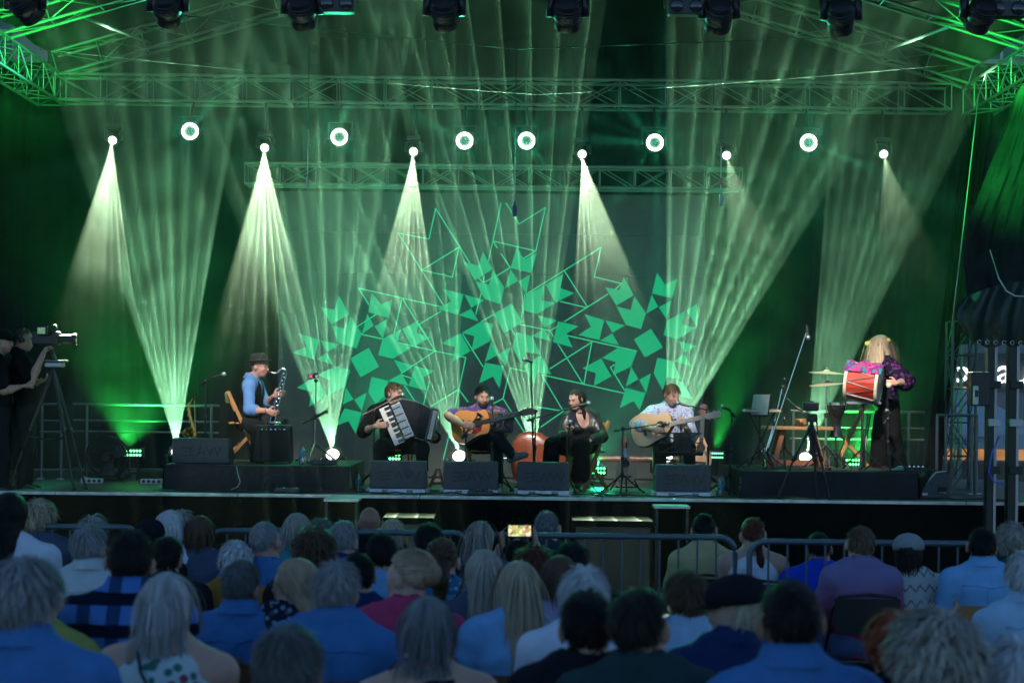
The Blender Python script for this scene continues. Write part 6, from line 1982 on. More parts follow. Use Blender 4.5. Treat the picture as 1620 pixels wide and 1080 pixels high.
# double bass lying on its side
def double_bass():
    c = P(880, 726, 20.25)
    z0 = STAGE_Z + .33
    c.z = z0
    e = empty('double_bass', (c.x, 20.25, STAGE_Z), 'reddish brown double bass lying on its side behind the singer', 'double bass')
    half = [(-.55, 0), (-.55, .10), (-.53, .20), (-.47, .28), (-.38, .325), (-.28, .33), (-.18, .30), (-.10, .25), (-.05, .215), (.02, .205), (.09, .215), (.15, .245), (.22, .265), (.30, .26), (.38, .22), (.45, .15), (.50, .07), (.52, 0)]
    out = half + [(x, -y) for x, y in reversed(half[1:-1])]
    k = len(out)
    mb = MB()
    lv = [(.55, -.045), (.85, -.030), (.97, -.010), (1.0, 0.0), (1.0, .19), (.97, .20), (.8, .225)]
    for f, y in lv:
        mb.v += [tuple(c + Vector((x * f, -.10 + y, yy * f))) for x, yy in out]
    for a in range(len(lv) - 1):
        for i in range(k):
            mb.f.append((a * k + i, a * k + (i + 1) % k, (a + 1) * k + (i + 1) % k, (a + 1) * k + i)); mb.mi.append(0)
    mb.f.append(tuple(range(k))); mb.mi.append(0)
    mb.f.append(tuple(range((len(lv) - 1) * k, len(lv) * k))); mb.mi.append(0)
    part(mb, 'body', mat('bass_varnish', (.20, .045, .016), .3, 0, .25, 4, coat=.6, stretch=(.3, 1, 1)), e, smooth='auto')
    for y in (-.105, .095):
        part(MB().tube([c + Vector((x * 1.004, y, yy * 1.004)) for x, yy in out], .008, 5, closed=True), 'purfling_edge', m_mahogany, e, smooth=True)
    part(MB().box(c + Vector((.92, .05, 0)), (.85, .06, .05)), 'neck', m_mahogany, e, bevel=.015)
    part(MB().box(c + Vector((.72, .13, 0)), (1.1, .03, .07)), 'fingerboard', m_rosewood, e, bevel=.008)
    part(MB().tube([c + Vector((1.33, .05, 0)), c + Vector((1.48, .05, 0)), c + Vector((1.56, .02, 0)), c + Vector((1.55, -.02, 0)), c + Vector((1.52, 0, 0))], [.035, .03, .028, .022, .012], 8), 'scroll', m_mahogany, e, smooth=True)
    part(MB().box(c + Vector((-.33, .15, 0)), (.32, .02, .09)), 'tailpiece', m_rosewood, e)
    rod('end_pin', c + Vector((-.55, 0, 0)), c + Vector((-.75, 0, 0)), .008, m_chrome, e)
double_bass()
def aframe():
    b = P(690, 768, 18.9); b.z = STAGE_Z
    e = empty('guitar_stand', b, 'folding orange wooden guitar stand left of the middle wedge', 'stand')
    m = mat('orange_wood', (.45, .15, .035), .45, 0, .2, 6, stretch=(1, 1, .3))
    for sx, y in ((-1, 0), (-1, .10), (1, .02), (1, .12)):
        part(MB().bar(b + Vector((sx * .09, y, .008)), b + Vector((sx * .012 + .02, y * .5 + .03, .25)), .028, .03), 'leg', m, e, bevel=.004)
    part(MB().bar(b + Vector((-.06, .05, .08)), b + Vector((.08, .06, .08)), .02, .03), 'rest', m, e)
aframe()

# alto saxophone on its stand
def saxophone(e, path, r0, r1, m, keys, bell):
    pts = [Vector(p) for p in path]
    n = len(pts)
    part(MB().tube(pts, [r0 + (r1 - r0) * (i / (n - 1)) ** 1.3 for i in range(n)], 12), 'body_tube', m, e, smooth=True)
    c, ax, rb = bell
    part(MB().lathe([(r1 * .95, -.13), (r1 * 1.05, -.08), (r1 * 1.35, -.03), (rb, 0), (rb * 1.03, .003), (rb * .97, .0), (r1 * 1.2, -.035), (r1 * .8, -.1)], c, ax, 20), 'bell', m, e, smooth=True)
    for k in range(keys):
        t = .18 + .55 * k / keys
        i = min(int(t * (n - 1)), n - 2); q = pts[i].lerp(pts[i + 1], t * (n - 1) - i)
        rr_ = r0 + (r1 - r0) * t ** 1.3
        part(MB().lathe([(.013 + .006 * t, 0), (.013 + .006 * t, .006)], q + Vector((.3 * rr_ * (1 if k % 2 else -1), -rr_ * 1.05, 0)), (.2 * (1 if k % 2 else -1), -1, 0), 10), 'key', m, e, smooth='auto')
    q0, q1 = pts[int(.15 * n)], pts[int(.8 * n)]
    rod('key_rod', q0 + Vector((.03, -r1 * .5, 0)), q1 + Vector((.04, -r1 * .9, 0)), .004, m, e)
def alto():
    Y = 18.95
    b = Vector((P(303, 690, Y).x, Y, RISER_Z))
    e = empty('saxophone', b, 'brass alto saxophone standing behind the wedge on the left riser', 'saxophone')
    path = [P(310, 622, Y), P(304, 632, Y), P(299, 640, Y), P(299, 650, Y), P(301, 660, Y), P(304, 670, Y), P(307, 680, Y), P(308, 687, Y), P(305, 692, Y), P(300, 693, Y - .03), P(297, 690, Y - .05)]
    saxophone(e, path, .011, .042, m_brass, 12, (P(297, 683, Y - .07), (-.25, -.75, .6), .062))
    part(MB().tube([P(310, 622, Y), P(313, 618, Y)], [.011, .008], 8), 'mouthpiece', m_black_plastic, e, smooth=True)
    e2 = empty('instrument_stand', b + Vector((0, .1, 0)), 'small black stand under the alto saxophone', 'stand')
    tripod_parts(e2, b + Vector((.02, .1, 0)), None, .16, .2, .3)
    rod('pole', b + Vector((.02, .1, .15)), P(305, 672, Y + .08), .01, m_black_metal, e2)
alto()
def bass_clarinet():
    Y = 18.98
    top, bot = P(451.5, 588, Y), P(431, 668, Y - .02)
    e = empty('bass_clarinet', top, 'black and silver bass clarinet played by the man in the hat', 'clarinet')
    part(MB().tube([top, bot], [.017, .022], 12), 'body', m_black_plastic, e, smooth=True)
    part(MB().tube([P(424.5, 587.5, Y), P(430, 589, Y), P(436, 590.5, Y), P(440, 588, Y), P(443, 584.5, Y), P(447.5, 582.5, Y), P(451, 584.5, Y), top], [.007, .009, .010, .011, .0125, .014, .015, .016], 10), 'neck', m_chrome, e, smooth=True)
    part(MB().tube([P(421.5, 586.5, Y), P(425, 587.7, Y)], [.006, .011], 8), 'mouthpiece', m_black_plastic, e, smooth=True)
    part(MB().tube([bot, P(429.5, 676, Y - .02), P(431, 681, Y - .05), P(436, 682, Y - .08)], [.022, .024, .026, .028], 10), 'bow', m_chrome, e, smooth=True)
    part(MB().lathe([(.028, -.06), (.034, -.03), (.058, .02), (.055, .02)], P(440, 677, Y - .11), (.4, -.5, .75), 16), 'bell', m_chrome, e, smooth=True)
    for k in range(13):
        t = .04 + .9 * k / 13
        q = top.lerp(bot, t)
        part(MB().lathe([(.014, 0), (.015, .006), (.009, .009)], q + Vector((.010 * (1 if k % 2 else -1), -.024, 0)), (.35 * (1 if k % 2 else -1), -1, .1), 10), 'key', m_chrome, e, smooth=True)
    for sx in (-1, 1):
        rod('key_rod', top + Vector((sx * .022, -.018, 0)), bot + Vector((sx * .027, -.018, 0)), .0045, m_chrome, e)
bass_clarinet()

# accordion
def accordion():
    Y0, Y1 = 18.78, 18.99
    lb, lt, rb, rt = P(629, 703, 18.8), P(604, 645, 18.8), P(672, 694, 18.72), P(682, 648, 18.72)
    e = empty('accordion', lb, 'black piano accordion with white keys held by the accordion player', 'accordion')
    ul = (lt - lb).normalized(); ur = (rt - rb).normalized()
    L = (lt - lb).length
    ex = (P(640, 640, 18.8) - P(604, 645, 18.8)).normalized()
    px_ = Vector((ul.z, 0, -ul.x)).normalized()
    dep = Vector((0, 1, 0))
    m_ab = mat('black_celluloid', (.012, .012, .016), .2, 0, .1, 10, coat=.8)
    # treble body
    part(MB().prism([(0, 0), (.145, 0), (.145, L), (0, L)], lb + px_ * .085, px_, ul, dep, .20), 'treble_body', m_ab, e, bevel=.012)
    part(MB().prism([(.010, .02), (.125, .02), (.125, L - .02), (.010, L - .02)], lb + px_ * .095 - dep * .012, px_, ul, dep, .012), 'treble_grille', mat('chrome_grille', (.55, .57, .62), .25, .9, .5, 90), e, bevel=.004)
    for k in range(5):
        part(MB().prism([(0, 0), (.09, 0), (.09, .012), (0, .012)], lb + px_ * .11 + ul * (L * (.12 + .18 * k)) - dep * .017, px_, ul, dep, .005), 'grille_bar', m_black_plastic, e)
    # keyboard
    part(MB().prism([(0, 0), (.085, 0), (.085, L), (0, L)], lb - ul * .0 + dep * .03, px_, ul, dep, .08), 'keyboard_board', m_ab, e, bevel=.006)
    nk_ = 24
    wk = L / nk_
    m_ivory = mat('white_keys', (.75, .74, .70), .3); m_eb = mat('black_keys', (.01, .01, .01), .3)
    proto = None
    for k in range(nk_):
        q = lb + ul * (wk * k + .0008)
        part(MB().prism([(-.035, 0), (.082, 0), (.082, wk - .0016), (-.035, wk - .0016)], q + dep * .012, px_, ul, dep, .018), 'white_key', m_ivory, e)
        if k % 7 not in (2, 6):
            part(MB().prism([(.02, wk * .68), (.082, wk * .68), (.082, wk * 1.32), (.02, wk * 1.32)], q + dep * .003, px_, ul, dep, .009), 'black_key', m_eb, e)
    # bellows: folds fanning out
    l0, l1 = lb + px_ * .23, lt + px_ * .23
    nf = 17
    mb = MB()
    for i in range(nf * 2 + 1):
        t = i / (nf * 2)
        a, b = l0.lerp(rb, t), l1.lerp(rt, t)
        u_ = (b - a).normalized(); off = .012 if i % 2 else 0.0
        a2, b2 = a - u_ * off, b + u_ * off + u_ * .03 * math.sin(math.pi * t)
        y0, y1 = -.02 - off * .6, .17 + off * .6
        mb.v += [tuple(a2 + dep * y0), tuple(b2 + dep * y0), tuple(b2 + dep * y1), tuple(a2 + dep * y1)]
    for i in range(nf * 2):
        for k in range(4):
            l = (k + 1) % 4
            mb.f.append((i * 4 + k, (i + 1) * 4 + k, (i + 1) * 4 + l, i * 4 + l)); mb.mi.append(0)
    part(mb, 'bellows', mat('bellows_cloth', (.016, .018, .024), .55, 0, .3, 20), e)
    for i in range(1, nf * 2, 2):
        t = i / (nf * 2)
        b = l1.lerp(rt, t); u_ = (b - l0.lerp(rb, t)).normalized()
        part(MB().box(b + u_ * (.014 + .03 * math.sin(math.pi * t)) - dep * .028, (.008, .008, .012)), 'bellows_corner', m_chrome, e)
    # bass side
    pr_ = Vector((ur.z, 0, -ur.x)).normalized(); L2 = (rt - rb).length
    part(MB().prism([(0, -.02), (.085, -.01), (.085, L2 + .02), (0, L2 + .03)], rb - dep * .03, pr_, ur, dep, .21), 'bass_body', m_ab, e, bevel=.012)
    part(MB().prism([(.028, .01), (.075, .01), (.075, L2), (.028, L2)], rb - dep * .036, pr_, ur, dep, .008), 'button_plate', mat('pearl_plate', (.55, .52, .45), .3), e)
    for i in range(10):
        for k in range(3):
            part(MB().sphere(rb + pr_ * (.036 + .015 * k) + ur * (.025 + (L2 - .05) * i / 9) - dep * .038, .0045, 6, 4), 'bass_button', m_ivory, e, smooth=True)
    part(MB().tube([rb + pr_ * .10 - ur * .0 + dep * .05, rb + pr_ * .13 + ur * L2 * .5 + dep * .05, rb + pr_ * .10 + ur * L2 + dep * .05], .016, 6, flat=.3), 'hand_strap', m_black_plastic, e, smooth=True)
accordion()

# percussion on the right riser ---------------------------------------------
def percussion():
    RZ = RISER_Z
    # table
    Y = 19.25
    x0, x1 = P(1208, 672, Y).x, P(1312, 672, Y).x
    z = P(1260, 674, Y).z
    e = empty('wooden_table', ((x0 + x1) / 2, Y, RZ), 'small reddish wooden table with splayed legs holding percussion', 'table')
    mt_ = mat('red_brown_wood', (.22, .075, .03), .45, 0, .25, 6, stretch=(.3, 1, 1))
    for k in range(4):
        part(MB().box(((x0 + x1) / 2, Y - .19 + .127 * k, z - .018), (x1 - x0, .12, .036)), 'plank', mat('light_brown_wood', (.30, .15, .06), .45, 0, .25, 6, stretch=(.3, 1, 1)) if k == 0 else mt_, e, bevel=.005)
    for sx in (-1, 1):
        for sy in (-1, 1):
            xm = (x0 + x1) / 2 + sx * (x1 - x0) * .28
            part(MB().bar((xm + sx * .08, Y + sy * .17, RZ + .006), (xm - sx * .04, Y + sy * .13, z - .04), .055, .05), 'leg', mt_, e, bevel=.006)
        part(MB().bar(((x0 + x1) / 2 + sx * .24, Y - .17, RZ + .12), ((x0 + x1) / 2 + sx * .24, Y + .17, RZ + .12), .03, .05), 'stretcher', mt_, e)
    part(MB().bar(((x0 + x1) / 2 - .26, Y, RZ + .06), ((x0 + x1) / 2 + .26, Y, RZ + .06), .05, .06), 'stretcher', mt_, e)
    # bowl
    c = P(1267, 668, Y); c.z = z + .002
    tag(MB().lathe([(.03, 0), (.055, .01), (.075, .05), (.072, .085), (.06, .088), (.062, .05), (.04, .02), (.0005, .015)], c, (0, 0, 1), 18).build('wooden_bowl', mat('light_bowl_wood', (.35, .17, .07), .5, 0, .3, 20), smooth='auto'), 'small wooden bowl shaker on the percussion table', 'bowl')
    # glockenspiel on a stand
    c = P(1205, 648, 19.0)
    e = empty('glockenspiel', (c.x, 19.0, RZ), 'flat glockenspiel with coloured bars on a stand left of the table', 'glockenspiel')
    part(MB().box(c + Vector((0, 0, -.012)), (.42, .22, .024)), 'frame', mat('cream_wood', (.5, .42, .30), .5), e, bevel=.004)
    for k in range(10):
        part(MB().box(c + Vector((-.18 + .04 * k, 0, .008)), (.030, .20 - .008 * k, .008)), 'tone_bar', m_redcap if k % 4 == 1 else m_alu, e, bevel=.001)
    for sx in (-1, 1):
        rod('leg', c + Vector((sx * .15, 0, -.02)), Vector((c.x - sx * .15, 19.0, RZ + .005)), .011, m_black_metal, e)
    # hi-hat like cymbal stand
    Y = 19.05
    b = Vector((P(1306, 740, Y).x, Y, RZ))
    t = P(1309, 585, Y)
    e = empty('cymbal_stand', b, 'chrome stand carrying two cymbals, one above the other', 'cymbal stand')
    for k in range(3):
        a = .5 + k * 2.094
        f = b + Vector((math.cos(a) * .27, math.sin(a) * .27, .01))
        part(MB().bar(f, b + Vector((0, 0, .28)), .035, .012), 'leg', m_chrome, e)
        rod('brace', f.lerp(b + Vector((0, 0, .28)), .5), b + Vector((0, 0, .08)), .006, m_chrome, e)
        part(MB().sphere(f, .02, 8, 6), 'rubber_foot', m_rubber, e, smooth=True)
    rod('lower_tube', b + Vector((0, 0, .05)), b + Vector((0, 0, .62)), .016, m_chrome, e)
    rod('upper_tube', b + Vector((0, 0, .6)), Vector((b.x, Y, t.z + .03)), .010, m_chrome, e)
    part(MB().lathe([(.024, -.03), (.024, .03)], b + Vector((0, 0, .62)), (0, 0, 1), 12), 'clutch', m_black_metal, e)
    m_cym = mat('cymbal_bronze', (.72, .64, .42), .32, .45, .15, 40)
    for zc, rr_, tl, lab in ((P(1309, 588, Y).z, .205, .03, 'upper thin cymbal on the chrome stand'), (P(1311, 606, Y).z, .20, -.10, 'lower cymbal on the chrome stand')):
        c = Vector((b.x, Y, zc))
        mb = MB().lathe([(.0005, .028), (.02, .026), (.034, .012), (.045, .006), (rr_ * .6, -.003), (rr_, -.014), (rr_, -.016), (rr_ * .6, -.005), (.04, .003), (.0005, .02)], c, (tl, -.06, 1), 36)
        tag(mb.build('cymbal', m_cym, smooth='auto'), lab, 'cymbal', 'cymbals')
    part(MB().lathe([(.012, 0), (.016, .01), (.010, .03)], (b.x, Y, t.z + .018), (0, 0, 1), 10), 'wing_nut', m_chrome, e, smooth=True)
    # second support tube with darbuka
    b2 = Vector((P(1322, 735, 19.15).x, 19.15, RZ))
    zt2 = P(1322, 638, 19.15).z
    e = empty('goblet_drum', b2, 'black goblet drum on a stand right of the chrome cymbal stand', 'drum')
    zb2 = P(1322, 690, 19.15).z
    part(MB().lathe([(.075, 0), (.06, .06), (.05, (zt2 - zb2) * .45), (.075, (zt2 - zb2) * .62), (.105, (zt2 - zb2) * .78), (.112, (zt2 - zb2) * .97)], (b2.x, 19.15, zb2), (0, 0, 1), 24), 'shell', mat('black_lacquer', (.012, .012, .012), .25, 0, .1, 10, coat=.5), e, smooth='auto')
    part(MB().lathe([(.117, 0), (.117, .03), (.1, .034), (.0005, .034)], (b2.x, 19.15, zt2 - .02), (0, 0, 1), 24), 'drum_head', m_chrome, e, smooth='auto')
    rod('pole', b2 + Vector((0, 0, .05)), Vector((b2.x, 19.15, zb2 + .02)), .012, m_black_metal, e)
    tripod_parts(e, b2, None, .22, .2, 1.3)
    # dance drum on a stand
    c = P(1366, 605, 18.95)
    ax = Vector((.92, -.36, -.10)).normalized()
    e = empty('bass_drum', (c.x, 18.95, RZ), 'red wooden rope tensioned drum held up on a stand before the drummer', 'drum')
    rd, ln = .215, .36
    m_shell = mat('cherry_shell', (.36, .035, .02), .28, 0, .3, 5, coat=.5, stretch=(1, 1, .3))
    n_st = 20
    x_, y_, d_ = frame_for(ax)
    for k in range(n_st):
        a0, a1 = 2 * math.pi * k / n_st, 2 * math.pi * (k + 1) / n_st - .012
        vs = []
        for h_ in (-ln / 2, ln / 2):
            for a in (a0, a1):
                for r__ in (rd, rd - .012):
                    vs.append(c + ax * h_ + (x_ * math.cos(a) + y_ * math.sin(a)) * r__)
        part(MB().add(vs, [(0, 2, 6, 4), (1, 5, 7, 3), (0, 1, 3, 2), (4, 6, 7, 5), (0, 4, 5, 1), (2, 3, 7, 6)]), 'stave', m_shell, e)
    m_hide = mat('drum_hide', (.55, .48, .36), .6, 0, .15, 8)
    for sx in (-1, 1):
        part(MB().lathe([(.0005, .006), (rd * .9, .006), (rd + .004, .0)], c + ax * sx * (ln / 2 + .004), ax * sx, 40), 'drum_head', m_hide, e, smooth='auto')
        part(MB().lathe([(rd + .012, -.018), (rd + .014, 0), (rd + .010, .018), (rd - .004, .016), (rd - .004, -.016)], c + ax * sx * (ln / 2 - .004), ax, 40, cap=False), 'hoop', m_hide, e, smooth=True)
    rope = mat('white_rope', (.6, .58, .52), .8)
    nr = 9
    for k in range(nr):
        a0, a1, a2 = [2 * math.pi * (k + f) / nr for f in (0, .5, 1)]
        P0, P1, P2 = [c + ax * h_ + (x_ * math.cos(a) + y_ * math.sin(a)) * (rd + .010) for h_, a in ((-ln / 2, a0), (ln / 2, a1), (-ln / 2, a2))]
        part(MB().tube([P0, P1, P2], .005, 6), 'rope', rope, e, smooth=True)
    zb_ = c.z - rd - .02
    part(MB().bar((c.x - .2, 18.93, zb_), (c.x + .2, 18.93, zb_), .05, .03), 'support_arm', mat('blue_grey_metal', (.16, .18, .22), .45, .4), e, bevel=.004)
    rod('support_pole', (c.x, 18.98, RZ + .15), (c.x, 18.98, zb_ - .01), .016, m_black_metal, e)
    tripod_parts(e, Vector((c.x, 18.98, RZ)), None, .26, .25, .2)
    # shawl lying over the drum
    def shawl(u, v):
        a = R(35 + 110 * v) ; h_ = -.20 + .42 * u
        r__ = rd + .024 + .012 * math.sin(9 * u + 5 * v) + .01 * math.sin(17 * u) + .006 * math.sin(23 * v)
        # upward direction around the axis
        upv = (Vector((0, 0, 1)) - ax * ax.z).normalized(); sdv = ax.cross(upv)
        th = R(-58 + 118 * v)
        return c + ax * h_ + (upv * math.cos(th) + sdv * math.sin(th)) * r__
    ms = floral('bright_shawl', (.16, .03, .17), (.40, .04, .16), (.03, .17, .22), 17, .6)
    tag(MB().grid(shawl, 24, 20).build('shawl', ms, smooth=True), 'pink, violet and turquoise shawl laid over the red drum', 'shawl')
    # ladder-like folded stand leaning on the riser
    a, b_ = P(1361, 740, 19.2), P(1373, 655, 19.5)
    a.z = RZ + .01
    e = empty('folded_stand', a, 'folded silver stand leaning behind the drummer trousers', 'stand')
    for k in range(2):
        part(MB().bar(a + Vector((.03 * k, .05 * k, 0)), b_ + Vector((.03 * k, 0, 0)), .016, .03), 'bar', m_alu, e, bevel=.003)
    # towel
    c = P(1432, 733, 18.7)
    tag(MB().grid(lambda u, v: (c.x - .15 + .30 * u, 18.65 + .2 * v, RZ + .012 + .05 * abs(math.sin(6 * u + 3 * v)) * math.sin(math.pi * u) * math.sin(math.pi * v) + .02 * math.sin(9 * v) * math.sin(math.pi * u)), 20, 14).build('towel', fabric('teal_towel', (.10, .30, .28)), smooth=True), 'crumpled teal towel at the front right of the riser', 'towel')
    e = empty('effect_box', (P(1458, 740, 18.6).x, 18.6, RZ), 'low black effect unit at the right end of the riser', 'effect unit')
    part(MB().box((P(1448, 740, 18.55).x, 18.55, RZ + .03), (.22, .16, .05)), 'housing', m_black_plastic, e, bevel=.006)
    for k in range(4):
        part(MB().lathe([(.012, 0), (.010, .014)], (P(1448, 740, 18.55).x - .075 + .05 * k, 18.52, RZ + .055), (0, 0, 1), 10), 'knob', m_chrome, e)
percussion()
# ================================================================== left camera position, fan, right tower and what shows behind
def video_tripod():
    Y = 18.3
    hd_ = P(84, 577, Y)
    b = Vector((hd_.x, Y, STAGE_Z))
    e = empty('video_tripod', b, 'tall black video tripod at the left edge of the stage', 'tripod')
    feet = [P(14, 777, 18.25), P(117, 777, 18.15), P(136, 779, 18.35)]
    for f in feet:
        f.z = STAGE_Z + .01
        rod('upper_leg', hd_ + Vector((0, 0, -.05)), f.lerp(hd_, .45), .022, m_black_metal, e)
        rod('lower_leg', f.lerp(hd_, .5), f, .014, m_black_metal, e)
        part(MB().lathe([(.026, -.03), (.028, 0), (.026, .03)], f.lerp(hd_, .47), hd_ - f, 10), 'leg_clamp', m_black_plastic, e, smooth=True)
        part(MB().sphere(f, .02, 8, 6), 'rubber_foot', m_rubber, e, smooth=True)
    mid = b + Vector((0, 0, .55))
    for f in feet:
        rod('spreader', mid, f.lerp(hd_, .42), .008, m_black_metal, e)
    part(MB().box(hd_ + Vector((.02, 0, .0)), (.20, .12, .05)), 'fluid_head', m_alu_dark, e, bevel=.01)
    part(MB().box(hd_ + Vector((.03, 0, .045)), (.26, .10, .02)), 'plate', m_alu, e, bevel=.004)
    rod('pan_handle', hd_ + Vector((-.08, -.05, 0)), hd_ + Vector((-.32, -.1, -.12)), .009, m_black_metal, e)
    c = P(76, 532, Y)
    e = empty('video_camera', c, 'black video camera with a lit monitor on the left tripod', 'camera')
    part(MB().box(c + Vector((-.02, .02, -.02)), (.30, .13, .15)), 'body', m_black_plastic, e, bevel=.015)
    part(MB().lathe([(.05, 0), (.055, .04), (.055, .13), (.066, .14), (.066, .19), (.05, .185)], c + Vector((.12, .02, -.03)), (1, .15, 0), 18), 'lens', m_black_plastic, e, smooth='auto')
    part(MB().tube([c + Vector((-.12, .02, .055)), c + Vector((-.10, .02, .12)), c + Vector((.08, .02, .12)), c + Vector((.10, .02, .055))], .014, 8), 'handle', m_black_plastic, e, smooth=True)
    mo = P(67, 523, Y - .1)
    part(MB().box(mo, (.14, .03, .10), Matrix.Rotation(R(-20), 3, 'Z')), 'monitor', m_black_plastic, e, bevel=.006)
    part(MB().box(mo + Vector((-.006, -.017, 0)), (.10, .004, .07), Matrix.Rotation(R(-20), 3, 'Z')), 'monitor_screen', emis('monitor_picture', (.35, .75, .45), .35, var=.9, vscale=60), e)
    part(MB().sphere(c + Vector((-.05, -.05, .10)), .006, 6, 4), 'tally_light', emis('green_tally', (.1, 1, .2), 4), e)
    rod('mounting_plate', c + Vector((0, .02, -.10)), hd_ + Vector((.02, 0, .05)), .035, m_black_metal, e)
video_tripod()

def front_tripod():
    Y = 18.12
    t = P(1284, 655, Y)
    b = Vector((t.x, Y, STAGE_Z))
    e = empty('video_tripod', b, 'black tripod with a small camcorder before the right riser', 'tripod')
    for f in (P(1231, 784, 18.1), P(1312, 784, 18.08), P(1293, 782, 18.16)):
        f.z = STAGE_Z + .01
        rod('upper_leg', t + Vector((0, 0, -.10)), f.lerp(t, .45), .020, m_black_metal, e)
        rod('lower_leg', f.lerp(t, .5), f, .013, m_black_metal, e)
        part(MB().lathe([(.024, -.03), (.026, 0), (.024, .03)], f.lerp(t, .47), t - f, 10), 'leg_clamp', m_black_plastic, e, smooth=True)
        part(MB().sphere(f, .018, 8, 6), 'rubber_foot', m_rubber, e, smooth=True)
    rod('centre_column', t + Vector((0, 0, -.45)), t, .018, m_black_metal, e)
    part(MB().box(t + Vector((0, 0, -.04)), (.11, .10, .09)), 'pan_head', m_black_plastic, e, bevel=.012)
    rod('pan_handle', t + Vector((.05, -.02, -.02)), t + Vector((.02, -.25, -.2)), .008, m_black_metal, e)
    c = P(1282, 643, Y)
    e = empty('camcorder', c, 'small black camcorder on the tripod before the percussion', 'camera')
    part(MB().box(c, (.16, .20, .10)), 'body', m_black_plastic, e, bevel=.018)
    part(MB().lathe([(.036, 0), (.04, .05), (.036, .05)], c + Vector((0, .10, 0)), (0, 1, 0), 16), 'lens', m_black_plastic, e, smooth='auto')
    part(MB().box(c + Vector((-.09, -.02, .0)), (.012, .12, .075)), 'flip_screen', m_dark_lens, e, bevel=.003)
    part(MB().box(c + Vector((0, -.02, .056)), (.05, .12, .015)), 'grip_strap', m_rubber, e, bevel=.004)
front_tripod()

def floor_fan():
    Y = 20.0
    c = P(168, 713, Y)
    rd = 32 / (F_PX / Y)
    c.z = STAGE_Z + rd + .05
    e = empty('floor_fan', (c.x, Y, STAGE_Z), 'big round black floor fan by the left railing', 'fan')
    for k, (r_, y) in enumerate(((rd, 0), (rd, .14), (rd * .7, -.03), (rd * .4, -.045))):
        part(MB().tube([c + Vector((math.cos(a) * r_, y, math.sin(a) * r_)) for a in [2 * math.pi * i / 36 for i in range(36)]], .014 if k < 2 else .004, 6, closed=True), 'cage_ring', m_black_metal, e, smooth=True)
    for k in range(18):
        a = 2 * math.pi * k / 18
        part(MB().tube([c + Vector((math.cos(a) * rd, 0, math.sin(a) * rd)), c + Vector((math.cos(a) * rd * .7, -.03, math.sin(a) * rd * .7)), c + Vector((math.cos(a) * rd * .15, -.05, math.sin(a) * rd * .15))], .003, 5), 'cage_wire', m_black_metal, e, smooth=True)
    for k in range(3):
        a = .5 + 2.094 * k
        rx_, rz_ = Vector((math.cos(a), 0, math.sin(a))), Vector((-math.sin(a), 0, math.cos(a)))
        part(MB().grid(lambda u, v: c + rx_ * (.04 + (rd - .06) * u) + rz_ * ((v - .5) * (.10 + .10 * u)) + Vector((0, .07 + (v - .5) * .08, 0)), 6, 4).grid(lambda u, v: c + rx_ * (.04 + (rd - .06) * u) + rz_ * ((.5 - v) * (.10 + .10 * u)) + Vector((0, .076 + (.5 - v) * .08, 0)), 6, 4), 'blade', mat('fan_blade', (.05, .055, .05), .35, .3), e, smooth=True)
    part(MB().lathe([(.055, -.03), (.06, .02), (.06, .18), (.03, .2)], c + Vector((0, .0, 0)), (0, 1, 0), 18), 'motor', m_black_plastic, e, smooth='auto')
    part(MB().tube([c + Vector((-rd - .02, .07, 0)), c + Vector((-rd - .02, .07, -rd * .9)), c + Vector((-rd * .7, .07, -rd - .035)), c + Vector((rd * .7, .07, -rd - .035)), c + Vector((rd + .02, .07, -rd * .9)), c + Vector((rd + .02, .07, 0))], .012, 8), 'stand', m_black_metal, e, smooth=True)
floor_fan()
# power boxes on the floor left
for px, lab in ((240, 'white socket strip at the foot of the left riser'), (146, 'pale cable bridge under the floor fan')):
    b = Vector((P(px, 745, 19.5).x, 19.5, STAGE_Z))
    e = empty('socket_strip', b, lab, 'socket strip')
    part(MB().box(b + Vector((0, 0, .035)), (.26, .06, .06)), 'housing', mat('white_plastic', (.6, .6, .58), .4), e, bevel=.006)
    for k in range(4):
        part(MB().lathe([(.020, 0), (.018, .004)], b + Vector((-.09 + .06 * k, -.031, .035)), (0, -1, 0), 12), 'socket', m_black_plastic, e)

m_dull = mat('dull_dark_aluminium', (.10, .105, .11), .5, .6, .2, 8)
